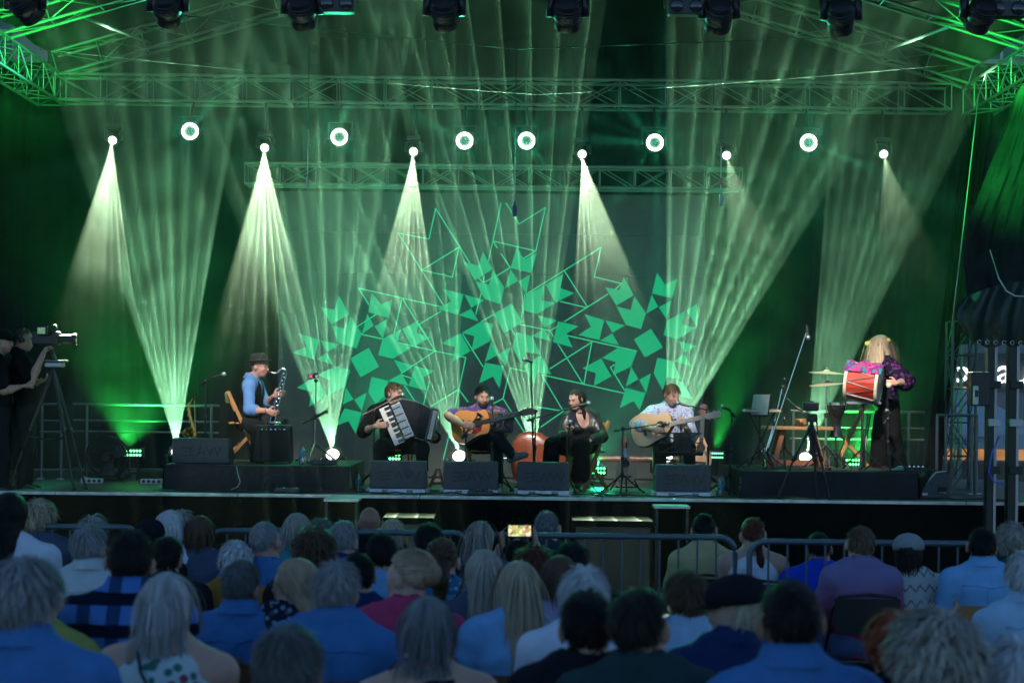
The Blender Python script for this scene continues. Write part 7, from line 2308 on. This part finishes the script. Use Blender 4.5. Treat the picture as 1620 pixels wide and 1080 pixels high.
# right: truss tower, lifting posts, tarpaulin over the loudspeakers
p0, p1 = P(1518, 770, 20.3), P(1518, 545, 20.3)
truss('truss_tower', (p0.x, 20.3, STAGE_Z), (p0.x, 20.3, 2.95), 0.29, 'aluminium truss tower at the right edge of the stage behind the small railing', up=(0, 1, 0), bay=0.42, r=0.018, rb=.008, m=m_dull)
def loudspeaker_cover():
    Y = 17.3
    e = empty('tarpaulin_cover', (P(1570, 500, Y).x, Y, P(1570, 550, Y).z), 'dark green tarpaulin wrapped round hanging loudspeakers at the right edge', 'tarpaulin')
    m = mat('shiny_tarpaulin', (.012, .022, .018), .75, 0, .35, 3, .8, 14, spec=.15)
    x_l_top, x_l_bot = P(1575, 170, Y).x, P(1512, 470, Y).x
    def fn(u, v):
        py = 130 + 345 * v
        left = 1622 - 92 * min(1, v * 1.25) ** .8 + 6 * math.sin(v * 8)
        px = left + (1740 - left) * u
        q = P(px, py, Y)
        q.y += .05 * math.sin(u * 21 + 5 * v) * (1 - .5 * v) * .6 + .02 * math.sin(u * 57 - 7 * v) + .012 * math.sin(u * 90 + 20 * v) + .16 * (1 - math.sin(min(1, u * 1.2 + .05) * math.pi * .5)) + .06 * math.sin(9 * v + 4 * u)
        return q
    part(MB().grid(fn, 60, 40), 'upper_sheet', m, e, smooth=True)
    def fn2(u, v):
        px = 1530 - 10 * math.sin(v * 3.14) + (1740 - 1530) * u
        top = 470 - 28 * math.sin(min(1, u * 2.4) * 1.57) + 10 * u
        bot = 548 - 22 * max(0, .12 - u) * 8 + 3 * math.sin(u * 40)
        q = P(px, top + (bot - top) * v, Y - .06)
        q.y += .05 * math.sin(u * 30 + 3 * v) + .15 * (1 - math.sin(min(1, u * 1.6 + .08) * math.pi * .5)) - .04 * math.sin(v * 3.14)
        return q
    part(MB().grid(fn2, 70, 16), 'lower_valance', mat('green_valance', (.010, .026, .018), .45, 0, .3, 3, .5, 12), e, smooth=True)
    for k in range(8):
        q = P(1548 + 13 * k, 541 + .3 * k, Y - .10)
        part(MB().tube([q + Vector((.02 * math.cos(a), -.03, .02 * math.sin(a))) for a in [2 * math.pi * i / 12 for i in range(12)]], .004, 5, closed=True), 'eyelet', m_chrome, e, smooth=True)
loudspeaker_cover()
cable('guy_rope', [P(1548, 150, 18.2), P(1506, 517, 18.2)], .006, mat('pale_rope', (.4, .4, .38), .7), 'thin pale rope hanging down beside the green tarpaulin', 'rope', n=6, sag=.0)
tag(MB().tube([P(1566, 395, 16.9), P(1580, 440, 16.88), P(1592, 460, 16.87), P(1606, 468, 16.87), P(1624, 469, 16.88)], .007, 6).build('hanging_rope', mat('white_cord', (.6, .6, .58), .7), smooth=True), 'white cord hanging in a curve before the green tarpaulin', 'rope')
for k, (px, w, lab, y0) in enumerate(((1566, .075, 'left black lifting post below the tarpaulin', 545), (1600, .085, 'right black lifting post below the tarpaulin', 548))):
    Y = 17.35
    c = P(px, 600, Y)
    e = empty('lifting_post', (c.x, Y, ground_z(Y)), lab, 'post', 'black lifting posts under the tarpaulin')
    zt_ = P(px, y0, Y).z
    part(MB().box((c.x, Y, (zt_ + ground_z(Y)) / 2), (w, .12, zt_ - ground_z(Y))), 'mast', m_black_metal, e, bevel=.006)
    for j, zz_ in enumerate((1.25, 1.75, 2.15)):
        part(MB().box((c.x + .03, Y - .07, zz_), (w + .05, .06, .08)), 'bracket', m_black_metal if j != 1 else m_alu_dark, e, bevel=.005)
    rod('guide_tube', (c.x + w * .62, Y - .05, ground_z(Y)), (c.x + w * .62, Y - .05, zt_), .018, m_alu_dark, e)
    for sx in (-1, 1):
        part(MB().bar((c.x + sx * .7, Y - .1, ground_z(Y) + .03), (c.x, Y, ground_z(Y) + .25), .07, .05), 'outrigger', m_black_metal, e)
def tower_box(px, py, Y, sx_, sz_, m, name, label, cat):
    c = P(px, py, Y)
    e = empty(name, c, label, cat)
    part(MB().box(c, (sx_, .18, sz_)), 'housing', m, e, bevel=.012)
    part(MB().box(c + Vector((0, -.094, sz_ * .1)), (sx_ * .7, .008, sz_ * .35)), 'panel', m_black_plastic, e)
    part(MB().bar(c + Vector((sx_ * .3, .05, 0)), c + Vector((sx_ * .3 + .12, .12, 0)), .03, .03), 'bracket', m_black_metal, e)
    return e
tower_box(1548, 615, 17.3, .20, .36, m_black_plastic, 'control_box', 'black control box hanging on the left lifting post', 'box')
tower_box(1541, 625, 17.25, .05, .20, mat('white_plastic', (.6, .6, .58), .4), 'paper_tag', 'small white tag hanging beside the control box', 'tag')
tag(MB().tube([P(1580, 690, 17.2), P(1570, 715, 17.18), P(1564, 745, 17.18), P(1572, 762, 17.2), P(1590, 766, 17.2)], .009, 6).build('blue_cable', mat('blue_cable', (.05, .12, .6), .5), smooth=True), 'blue cable hanging from the lifting posts', 'cable')

# houses round the square behind the stage, dim in the dusk
def house(x0, x1, Y, h, label, wall, floors, cols, lit=(), wz=1.3, ww=1.0, roof=True):
    e = empty('town_house', ((x0 + x1) / 2, Y, ground_z(Y)), label, 'house')
    g = ground_z(Y)
    part(MB().box(((x0 + x1) / 2, Y + 4, g + h / 2), (x1 - x0, 8, h)), 'wall', wall, e)
    part(MB().box(((x0 + x1) / 2, Y - .12, g + h - .2), (x1 - x0 + .4, .5, .3)), 'cornice', mat('stone_trim', (.3, .29, .27), .8), e)
    if roof:
        part(MB().prism([(0, 0), (4.4, 3.2), (8.8, 0)], (x0 - .2, Y - .4, g + h), (0, 1, 0), (0, 0, 1), (1, 0, 0), x1 - x0 + .4), 'roof', mat('clay_tiles', (.16, .06, .035), .85, 0, .3, 6, .6, 20), e)
    dx = (x1 - x0) / cols
    gl = mat('window_glass', (.03, .035, .04), .08, 0, .1, 3)
    wl = emis('lit_window', (1.0, .62, .25), .9, var=.6, vscale=3)
    for f in range(floors):
        for c in range(cols):
            x = x0 + dx * (c + .5); z = g + 4.6 + 3.0 * f
            if z + wz / 2 > g + h - .5: continue
            wn = part(MB().box((x, Y - .01, z), (ww, .06, wz)), 'window', wl if (f, c) in lit else gl, e)
            part(MB().box((x, Y - .05, z - wz / 2 - .06), (ww + .24, .2, .1)), 'sill', mat('stone_trim', (.3, .29, .27), .8), e)
            part(MB().box((x, Y - .045, z), (.06, .03, wz)).box((x, Y - .046, z + wz * .15), (ww, .03, .06)), 'window_bars', mat('white_frame', (.5, .5, .48), .6), e)
    return e
w1 = mat('grey_render', (.20, .22, .24), .9, 0, .15, 2, .2, 12)
w2 = mat('cream_render', (.34, .30, .24), .9, 0, .15, 2, .2, 12)
hs_r = house(7.5, 20.0, 38.0, 12, 'grey house with a lit shop front at the right behind the stage', w1, 3, 5, {(0, 2)})
def shop():
    Y = 37.9
    e = empty('shop_sign', P(1560, 590, Y), 'glowing white script letters of a shop sign behind the truss tower', 'sign')
    ml = emis('white_neon', (.85, .93, 1.0), 3.2)
    t = MB(); text_mesh(t, 'no', P(1507, 588, Y), (1, 0, 0), (.12, 0, 1), .78, .03); part(t, 'letters', ml, e)
    t = MB(); text_mesh(t, 'au', P(1604, 588, Y), (1, 0, 0), (.12, 0, 1), .86, .03); part(t, 'letters', ml, e)
    part(MB().box(P(1556, 589, Y + .1), (3.2, .06, .9)), 'sign_board', mat('sign_board', (.03, .03, .035), .5), e)
    a, b = P(1462, 722, Y - 1.0), P(1640, 742, Y - 1.0)
    e = empty('shop_counter', a, 'warm lit strip of a shop counter low behind the tower', 'shop counter')
    part(MB().box(((a.x + b.x) / 2, Y - 1.0, a.z + .08), (b.x - a.x, .1, .28)), 'lit_panel', emis('warm_glow', (1.0, .45, .12), .45, var=.8, vscale=2), e)
    part(MB().box(((a.x + b.x) / 2, Y - .95, a.z - .5), (b.x - a.x, .1, .8)), 'front_board', mat('brown_board', (.10, .06, .04), .7), e)
    part(MB().box(P(1500, 637, Y - .3), (.8, .1, .75)), 'lit_window', emis('amber_window', (1.0, .55, .15), .45, var=.9, vscale=6), e)
    # parasol with lettering
    Yp = 33.0
    c = P(1510, 660, Yp)
    e = empty('parasol', (c.x + .5, Yp + 1, ground_z(Yp)), 'pale parasol with dark lettering on its edge behind the tower', 'parasol')
    mp_ = mat('pale_canvas', (.42, .45, .50), .8, 0, .1, 3)
    part(MB().lathe([(1.9, 0), (1.2, .42), (.5, .8), (.02, 1.0)], (c.x + .6, Yp + 1.9, P(1500, 690, Yp).z), (0, 0, 1), 8, cap=False), 'canopy', mp_, e)
    part(MB().box((c.x + .6, Yp + .14, P(1500, 698, Yp).z), (1.7, .02, .30)), 'valance', mp_, e)
    t = MB(); text_mesh(t, 'erUrque', (P(1506, 700, Yp).x, Yp + .12, P(1506, 696, Yp).z), (1, 0, 0), (0, 0, 1), .27, .004); part(t, 'lettering', mat('dark_print', (.02, .03, .03), .7), e)
    rod('pole', (c.x + .6, Yp + 1.9, ground_z(Yp)), (c.x + .6, Yp + 1.9, P(1500, 690, Yp).z + .9), .035, m_alu_dark, e)
shop()
house(-26, -9.2, 40.0, 13, 'dark house seen past the left side of the stage', w2, 3, 7)
house(-9.0, 7.3, 44.0, 14, 'long house hidden behind the stage roof', w1, 3, 7)
# ================================================================== the players
m_black_cl = fabric('black_stage_clothes', (.007, .007, .008), bump=.6, bscale=10)
m_black_satin = fabric('black_satin', (.014, .014, .016), .38, bump=.5, bscale=9, spec=.5)
m_black_jean = fabric('black_denim', (.016, .017, .02), .8)
m_chambray = fabric('chambray_blue', (.10, .22, .46))
m_paisley = floral('purple_paisley', (.10, .055, .16), (.22, .15, .10), (.05, .06, .20), 32, .45)
m_bluesprig = floral('pale_blue_sprigged', (.36, .43, .58), (.26, .14, .13), (.16, .20, .34), 34, .34)
m_nightflower = floral('dark_flower_print', (.012, .010, .020), (.13, .02, .13), (.05, .03, .11), 22, .40)
m_shoe = mat('black_leather', (.012, .012, .012), .4, 0, .2, 12)
m_shoe_grey = mat('grey_trainer', (.12, .12, .12), .7)
HP, HG = .0088, .0125
YP = 19.3
def J_(**k): return {n: P(*v) for n, v in k.items()}

# man in the hat with the bass clarinet
J = J_(pelvis=(391, 666, 19.32), neck=(399, 602, 19.30), head=(410.5, 580, 19.26), shR=(394, 610, 19.12), shL=(406, 609, 19.47), elR=(394, 648, 19.02), wrR=(422, 650, 18.92), elL=(421, 640, 19.42), wrL=(434, 626, 19.15),
       hipR=(391, 668, 19.22), hipL=(391, 668, 19.42), knR=(407, 676, 18.92), anR=(404, 727, 18.98), knL=(446, 670, 19.40), anL=(447, 727, 19.38), toR=(413, 733, 18.82), toL=(466, 733, 19.36))
root, H, A = figure(J, 'seated man in a hat and waistcoat playing the bass clarinet', dict(h=HP, hg=HG, skin='pink', floor=RISER_Z, hf=(1, -.28, -.10), s=1.02, beard=.35,
    shirt=dict(m=m_chambray, sleeve='roll', collar=True, loose=.004, fold=.010), vest=dict(m=m_black_cl), trousers=dict(m=m_black_jean), shoes=dict(m=m_shoe), hair=hs('crop', 'dgrey', n=400, len=.014, hat=1),
    handR=((.85, -.1, -.25), (.3, .9, .1), (0, .3, 1), .55), handL=((.7, -.55, .2), (.4, .8, .2), (-.2, -.2, 1), .6)), seed=11)
def fedora(root, hd, H, s):
    hm_ = Matrix([[H[i][j] for j in range(3)] for i in range(3)])
    ax = (hm_ @ Vector((0, -.16, 1))).normalized(); o = hd + hm_ @ Vector((0, -.01, .052)) * s
    mfelt = mat('grey_black_felt', (.010, .012, .012), .9, 0, .2, 30, .2, 200)
    hat = part(MB().lathe([(.105, .0), (.102, .05), (.094, .085), (.075, .105), (.04, .098), (.0005, .088)], o, ax, 28), 'hat', mfelt, root, smooth=True)
    br = part(MB().lathe([(.095, .004), (.125, .000), (.150, .008), (.158, .018), (.155, .022), (.12, .008), (.095, .010)], o, ax, 32), 'hat_brim', mfelt, root, smooth=True)
    part(MB().lathe([(.1065, .006), (.105, .034)], o, ax, 28, cap=False), 'hat_band', m_black_plastic, root, smooth=True)
    part(MB().tube([o + hm_ @ Vector((.075, .055, .05)), o + hm_ @ Vector((.08, .06, .11))], [.008, .002], 6), 'feather', mat('cream_feather', (.5, .45, .3), .7), root, smooth=True)
fedora(root, Vector(P(410.5, 580, 19.26)), H, 1.02)
glasses(root, Vector(P(410.5, 580, 19.26)), H, 1.02)
part(MB().tube([P(420.5, 649, 18.925) + Vector((0, math.cos(a) * .034, math.sin(a) * .034)) for a in [2 * math.pi * i / 14 for i in range(14)]], .006, 6, closed=True), 'bracelet', m_brass, root, smooth=True)
chair('beech', (P(386, 700, 19.32).x, 19.32, RISER_Z), R(-78), 'light wooden folding chair of the man in the hat')

# accordion player
J = J_(pelvis=(627, 704, 19.34), neck=(620, 643, 19.28), head=(624, 622, 19.24), shR=(591, 652, 19.24), shL=(651, 653, 19.28), elR=(574, 683, 19.10), wrR=(594, 674, 18.80), elL=(687, 692, 19.12), wrL=(687, 688, 18.88),
       knR=(604, 705, 18.80), anR=(600, 764, 18.92), knL=(668, 708, 18.82), anL=(667, 764, 18.92), toR=(596, 771, 18.74), toL=(672, 771, 18.74))
root, H, A = figure(J, 'seated man in black playing the accordion, head turned right', dict(h=HP, hg=HG, skin='fair', floor=STAGE_Z, hf=(.86, -.5, -.10), s=1.02, beard=.25, fat=.012, tattoo='R',
    shirt=dict(m=m_black_cl, sleeve='roll', collar=True, fold=.010), trousers=dict(m=m_black_jean), shoes=dict(m=m_shoe), hair=hs('short', 'brown', n=700, len=.05, vol=.010),
    handR=((.9, -.25, .18), (.2, .95, -.1), (0, -.2, 1), .35), handL=((-.15, -.5, .9), (-.9, .2, 0), (.1, -.9, .3), .5)), seed=12)
chair('beech', (P(626, 700, 19.38).x, 19.38, STAGE_Z), R(176), 'light wooden folding chair of the accordion player')

# bearded guitarist, legs crossed
J = J_(pelvis=(765, 702, 19.34), neck=(763, 648, 19.26), head=(763.5, 627, 19.18), shR=(733, 656, 19.22), shL=(793, 656, 19.24), elR=(709, 657, 18.98), wrR=(732, 671, 18.70), elL=(800, 684, 19.05), wrL=(791, 669, 18.76),
       knR=(784, 687, 18.78), anR=(812, 722, 18.62), toR=(829, 719, 18.55), knL=(785, 703, 18.88), anL=(786, 764, 18.98), toL=(786, 771, 18.80))
root, H, A = figure(J, 'seated bearded man in a purple paisley shirt playing the orange guitar', dict(h=HP, hg=HG, skin='fair', floor=STAGE_Z, hf=(.30, -.93, -.22), s=1.02, beard=.85,
    shirt=dict(m=m_paisley, sleeve='short', collar=True, loose=.012, fold=.010), trousers=dict(m=m_black_jean), shoes=dict(m=m_shoe_grey), hair=hs('short', 'black', n=700, len=.05, vol=.010),
    handR=((.92, -.25, -.12), (.1, .95, -.2), (.1, -.2, 1), .5), handL=((-.6, -.35, .75), (-.2, .6, .7), (-.7, -.5, .4), .55)), seed=13)
chair('beech', (P(768, 700, 19.38).x, 19.38, STAGE_Z), R(180), 'light wooden folding chair of the bearded guitarist')

# singer
J = J_(pelvis=(921, 706, 19.34), neck=(917, 653, 19.26), head=(911, 632, 19.16), shR=(899, 661, 19.20), shL=(938, 660, 19.30), elR=(891, 692, 19.06), wrR=(899, 686, 18.84), elL=(952, 690, 19.18), wrL=(938, 695, 18.94),
       knR=(874, 704, 18.86), anR=(868, 762, 18.92), toR=(860, 770, 18.80), knL=(921, 706, 18.76), anL=(918, 757, 18.82), toL=(914, 768, 18.66))
root, H, A = figure(J, 'seated woman in a black dress with long hair holding a microphone', dict(h=HP, hg=HG, skin='fair', floor=STAGE_Z, hf=(-.62, -.70, -.28), s=.96, slim=.012, bust=True,
    shirt=dict(m=m_black_satin, sleeve='long', scoop=.055, loose=.016, fold=.014, name='blouse'), trousers=dict(m=m_black_cl, wide=.05, len=.86, fold=.018), shoes=dict(m=m_shoe), hair=hs('pinned', 'brown', c1=(.018, .013, .010), c2=(.05, .042, .035), n=1100, len=.20, vol=.010, gather=((.01, -.085, -.085), 1.0), tail=[(.01, -.08, -.07), (.03, -.10, -.14), (.05, -.10, -.22), (.06, -.09, -.30)], tail_r=.064, locks=[[(.066, .01, .03), (.078, .005, -.06), (.088, .0, -.16), (.085, .01, -.26)], [(-.066, .01, .03), (-.078, .0, -.06), (-.084, -.01, -.16), (-.08, -.01, -.24)]]),
    handR=((-.1, -.2, 1), (.5, -.6, 0), (.6, .2, .3), .85), handL=((-.95, -.15, -.1), (0, .1, -1), (-.2, -1, 0), .3)), seed=14)
part(MB().tube([Vector(P(917, 650.5, 19.245)) + Vector((math.cos(a) * .059, math.sin(a) * .059 - .012, -.02 * math.sin(a) * -1)) for a in [2 * math.pi * i / 20 for i in range(20)]], .010, 6, closed=True), 'choker', m_rubber, root, smooth=True)
_m = empty('microphone', P(900, 680, 18.78), 'blue grey microphone in the hand of the singer', 'microphone')
mic_parts(_m, P(902.5, 664, 18.74), P(902.5, 664, 18.74) - P(899.5, 684, 18.80), .19, m_mic_ball_blue)
chair('beech', (P(925, 700, 19.36).x, 19.36, STAGE_Z), R(128), 'light wooden folding chair of the singer')

# guitarist in the patterned shirt
J = J_(pelvis=(1059, 706, 19.34), neck=(1060, 645, 19.26), head=(1063, 624, 19.16), shR=(1033, 653, 19.22), shL=(1085, 655, 19.26), elR=(1007, 671, 19.02), wrR=(1033, 679, 18.70), elL=(1092, 688, 19.06), wrL=(1085, 676, 18.78),
       knR=(1044, 712, 18.80), anR=(1044, 764, 18.95), toR=(1042, 772, 18.78), knL=(1090, 708, 18.80), anL=(1092, 764, 18.95), toL=(1095, 772, 18.78))
root, H, A = figure(J, 'seated man in a pale patterned shirt playing the natural guitar', dict(h=HP, hg=HG, skin='fair', floor=STAGE_Z, hf=(.42, -.80, -.40), s=1.02,
    shirt=dict(m=m_bluesprig, sleeve='roll', collar=True, loose=.014, fold=.012), trousers=dict(m=m_black_jean), shoes=dict(m=m_shoe), hair=hs('short', 'brown', n=700, len=.055, vol=.010),
    handR=((.92, -.2, -.15), (.1, .95, -.2), (.1, -.2, 1), .5), handL=((-.55, -.3, .78), (-.2, .6, .7), (-.7, -.5, .4), .55)), seed=15)
chair('beech', (P(1061, 700, 19.38).x, 19.38, STAGE_Z), R(183), 'light wooden folding chair of the guitarist in the patterned shirt')
chair('beech', (P(1345, 700, 19.72).x, 19.72, RISER_Z), R(80), 'light wooden folding chair standing empty beside the drummer')

# drummer
J = J_(pelvis=(1403, 640, 19.40), neck=(1399, 569, 19.36), head=(1391, 548, 19.34), shL=(1408, 580, 19.20), shR=(1398, 580, 19.53), elL=(1432, 603, 19.10), wrL=(1418, 606, 18.92), elR=(1396, 612, 19.62), wrR=(1382, 604, 19.48),
       hipL=(1408, 643, 19.31), hipR=(1400, 643, 19.49), knL=(1413, 690, 19.26), anL=(1420, 737, 19.30), toL=(1398, 741, 19.24), knR=(1392, 690, 19.46), anR=(1392, 737, 19.52), toR=(1372, 741, 19.48))
root, H, A = figure(J, 'standing woman with long blonde hair and dark floral blouse drumming', dict(h=HP, hg=HG, skin='fair', floor=RISER_Z, hf=(-.92, -.15, -.30), s=.98, slim=.01, bust=True,
    shirt=dict(m=m_nightflower, sleeve='elbow', loose=.035, fold=.016, name='blouse', thick=.022), trousers=dict(m=m_black_cl, wide=.06, fold=.018), shoes=dict(m=m_shoe), hair=hs('shoulder', 'blond', c1=(.30, .23, .14), c2=(.52, .42, .28), n=1300, len=.44, vol=.022, curl=.010, w=.006, mass=(.24, .056), wide=.16),
    handL=((-.9, -.3, .1), (.3, .9, -.2), (-.2, 0, 1), .8), handR=((-.95, .1, -.1), (0, -1, 0), (-.2, 0, 1), .5)), seed=16)
_hm = Matrix([[H[i][j] for j in range(3)] for i in range(3)])
m_flower = mat('yellow_petals', (.75, .62, .10), .7)
for k in range(7):
    a = R(-20 + 40 * k)
    q = Vector(P(1391, 548, 19.34)) + _hm @ Vector((math.sin(a) * .122, math.cos(a) * .128, .060 + .02 * math.cos(a)))
    f = MB()
    for j in range(6):
        b_ = j * math.pi / 3
        f.sphere(q + Vector((math.cos(b_) * .014, -.004, math.sin(b_) * .014)), (.011, .007, .011), 8, 5)
    f.sphere(q + Vector((0, -.006, 0)), .010, 8, 6)
    part(f, 'hair_flower', m_flower, root, smooth=True)
_ml = empty('drum_mallet', P(1408, 608, 18.88), 'wooden mallet with a pale round head in the hand of the drummer', 'mallet')
rod('handle', P(1422, 606, 18.86), P(1406, 609, 18.86), .009, m_beech, _ml)
part(MB().sphere(P(1406, 609, 18.86), (.034, .03, .034), 14, 10), 'mallet_head', m_bone, _ml, smooth=True)

# camera operators at the left edge
J = J_(pelvis=(42, 650, 18.45), neck=(32, 561, 18.45), head=(38, 537, 18.42), shR=(36, 572, 18.28), shL=(34, 572, 18.62), elR=(48, 606, 18.22), wrR=(68, 560, 18.22), elL=(54, 604, 18.62), wrL=(60, 605, 18.4),
       hipR=(40, 655, 18.36), hipL=(40, 655, 18.55), knR=(42, 712, 18.34), anR=(34, 768, 18.36), toR=(52, 774, 18.34), knL=(46, 712, 18.56), anL=(44, 766, 18.6), toL=(62, 772, 18.58))
root, H, A = figure(J, 'camera operator in black with headphones behind the video camera', dict(h=HP * 1.2, hg=HG, skin='fair', floor=STAGE_Z, hf=(1, .1, -.12), s=1.04,
    shirt=dict(m=m_black_cl, sleeve='short', collar=True), trousers=dict(m=m_black_jean), shoes=dict(m=m_shoe), hair=hs('crop', 'brown'), handR=((.5, -.1, .9), (.8, 0, -.3), (0, 1, 0), .7), handL=((.8, 0, .3), (0, 0, 1), (0, -1, 0), .5)), seed=17)
_h0 = Vector(P(38, 537, 18.42)); _hm = Matrix([[H[i][j] for j in range(3)] for i in range(3)])
part(MB().tube([_h0 + _hm @ Vector((math.sin(t) * .098, -.01, math.cos(t) * .125)) for t in [R(-92 + 184 * i / 14) for i in range(15)]], .009, 6), 'headphone_band', m_black_plastic, root, smooth=True)
for sx in (-1, 1):
    part(MB().lathe([(.035, 0), (.038, .012), (.03, .028)], _h0 + _hm @ Vector((sx * .078, -.01, -.005)), _hm @ Vector((sx, 0, 0)), 16), 'earcup', m_black_plastic, root, smooth=True)
J = J_(pelvis=(2, 655, 18.30), neck=(-4, 566, 18.28), head=(4, 541, 18.26), shR=(0, 578, 18.10), shL=(-4, 578, 18.46), elR=(6, 618, 18.05), wrR=(30, 612, 18.05), elL=(14, 618, 18.5), wrL=(36, 612, 18.4),
       hipR=(0, 660, 18.2), hipL=(0, 660, 18.4), knR=(4, 715, 18.18), anR=(0, 770, 18.2), toR=(16, 777, 18.16), knL=(6, 715, 18.4), anL=(4, 768, 18.42), toL=(22, 774, 18.4))
root, H, A = figure(J, 'second camera operator in a black cap at the very left edge', dict(h=HP * 1.2, hg=HG, skin='fair', floor=STAGE_Z, hf=(1, .05, -.05), s=1.03,
    shirt=dict(m=m_black_cl, sleeve='short'), trousers=dict(m=m_black_jean), shoes=dict(m=m_shoe), hair=hs('crop', 'brown', hat=1), beard=.5), seed=18)
hat_flat(root, Vector(P(4, 541, 18.26)), H, 1.03, m_black_cl, 'cap')
for c_ in CH.values():
    for ch_ in list(c_.children): bpy.data.objects.remove(ch_)
    bpy.data.objects.remove(c_)
# ================================================================== pieces of parts hang under their part (thing > part > sub-part)
SUB = {'lens': 'head', 'cooling_rib': 'head', 'led_cell': 'housing', 'lamp_glass': 'housing', 'lens_cell': 'core_lens', 'collar': 'shirt', 'seam': 'shirt', 'bag_strap': 'shirt',
       'rubber_foot': ('leg', 'lower_leg'), 'tuner': 'headstock', 'monitor_screen': 'monitor', 'lettering': 'cabinet', 'logo_bars': 'cabinet', 'hat_band': 'hat', 'hat_brim': 'hat', 'feather': 'hat',
       'white_key': 'keyboard_board', 'black_key': 'keyboard_board', 'bass_button': 'button_plate', 'case_latch': 'case_tray', 'case_corner': 'case_tray', 'mic_grille': 'mic_body', 'eyelet': 'lower_valance',
       'sill': 'window', 'window_bars': 'window', 'bellows_corner': 'bellows', 'grille_bar': 'treble_grille', 'socket': 'housing', 'hair_clip': 'hair', 'hair_flower': 'hair', 'earcup': 'headphone_band', 'ear': 'body',
       'rosette': 'soundboard', 'sound_hole': 'soundboard', 'bridge': 'soundboard', 'pickguard': 'soundboard', 'frets': 'fretboard', 'tally_light': 'body', 'display_mark': 'display_case'}
bn = lambda o: o.name.split('.')[0]
def centre(o, w):
    vs = o.data.vertices
    k = max(1, len(vs) // 12)
    ii = range(0, len(vs), k)
    return w @ (sum((vs[i].co for i in ii), Vector()) / len(ii))
KIDS = {}
for o in list(bpy.data.objects):
    if o.parent is not None and o.type == 'MESH': KIDS.setdefault(o.parent, []).append(o)
for root, kids in list(KIDS.items()):
    if root.parent is not None or root.type != 'EMPTY': continue
    W = {c: root.matrix_basis @ c.matrix_parent_inverse @ c.matrix_basis for c in kids}
    for c in kids:
        want = SUB.get(bn(c))
        if not want: continue
        want = (want,) if isinstance(want, str) else want
        cand = [p for p in kids if bn(p) in want]
        if not cand: continue
        cc_ = centre(c, W[c])
        if bn(c) == 'rubber_foot':
            p = min(cand, key=lambda q: min((W[q].translation - cc_).length, ((W[q] @ Vector((0, 0, 1))) - cc_).length))
        else:
            p = min(cand, key=lambda q: (centre(q, W[q]) - cc_).length) if len(cand) > 1 else cand[0]
        inv_ = W[p].inverted() @ root.matrix_basis @ c.matrix_parent_inverse
        c.parent = p
        c.matrix_parent_inverse = inv_
# ================================================================== the air: faint dusk haze everywhere, fog-machine fog on the stage
def air(name, c, size, density, drift=False):
    o = MB().box(c, size).build(name, None)
    m = bpy.data.materials.new(name + '_air'); m.use_nodes = True
    nt = m.node_tree
    nt.nodes.remove(nt.nodes['Principled BSDF'])
    v = nt.nodes.new('ShaderNodeVolumePrincipled')
    v.inputs['Color'].default_value = (0.92, 1.0, 0.95, 1)
    v.inputs['Density'].default_value = density
    v.inputs['Anisotropy'].default_value = 0.0
    nt.links.new(v.outputs[0], nt.nodes['Material Output'].inputs['Volume'])
    if drift:                                            # fog-machine fog: denser low down, drifting in slow swirls
        N, L = nt.nodes, nt.links
        tc = N.new('ShaderNodeTexCoord'); sp = N.new('ShaderNodeSeparateXYZ'); L.new(tc.outputs['Object'], sp.inputs[0])
        gr = N.new('ShaderNodeMapRange'); gr.inputs['From Min'].default_value = 1.0; gr.inputs['From Max'].default_value = 5.2
        gr.inputs['To Min'].default_value = 1.2 * density; gr.inputs['To Max'].default_value = 0.5 * density
        L.new(sp.outputs['Z'], gr.inputs['Value'])
        nz = N.new('ShaderNodeTexNoise'); nz.inputs['Scale'].default_value = 0.9; nz.inputs['Detail'].default_value = 3.0; nz.inputs['Distortion'].default_value = 1.6
        L.new(tc.outputs['Object'], nz.inputs['Vector'])
        nr = N.new('ShaderNodeMapRange'); nr.inputs['From Min'].default_value = 0.33; nr.inputs['From Max'].default_value = 0.67
        nr.inputs['To Min'].default_value = 0.2; nr.inputs['To Max'].default_value = 1.8
        L.new(nz.outputs['Fac'], nr.inputs['Value'])
        gy = N.new('ShaderNodeMapRange'); gy.interpolation_type = 'SMOOTHSTEP'
        gy.inputs['From Min'].default_value = 18.75; gy.inputs['From Max'].default_value = 20.3; gy.inputs['To Min'].default_value = 0.0; gy.inputs['To Max'].default_value = 1.0
        L.new(sp.outputs['Y'], gy.inputs['Value'])
        m0 = N.new('ShaderNodeMath'); m0.operation = 'MULTIPLY'; L.new(gy.outputs[0], m0.inputs[0]); L.new(nr.outputs[0], m0.inputs[1])
        mu = N.new('ShaderNodeMath'); mu.operation = 'MULTIPLY'
        L.new(gr.outputs[0], mu.inputs[0]); L.new(m0.outputs[0], mu.inputs[1]); L.new(mu.outputs[0], v.inputs['Density'])
    o.data.materials.clear(); o.data.materials.append(m)
    return tag(o, kind='stuff')
air('haze', (0, 26.5, 6.0), (80.0, 63.0, 16.0), HAZE_DENSITY)
air('stage_fog', (0, 18.6, 4.15), (14.6, 9.2, 9.5), FOG_DENSITY, True)
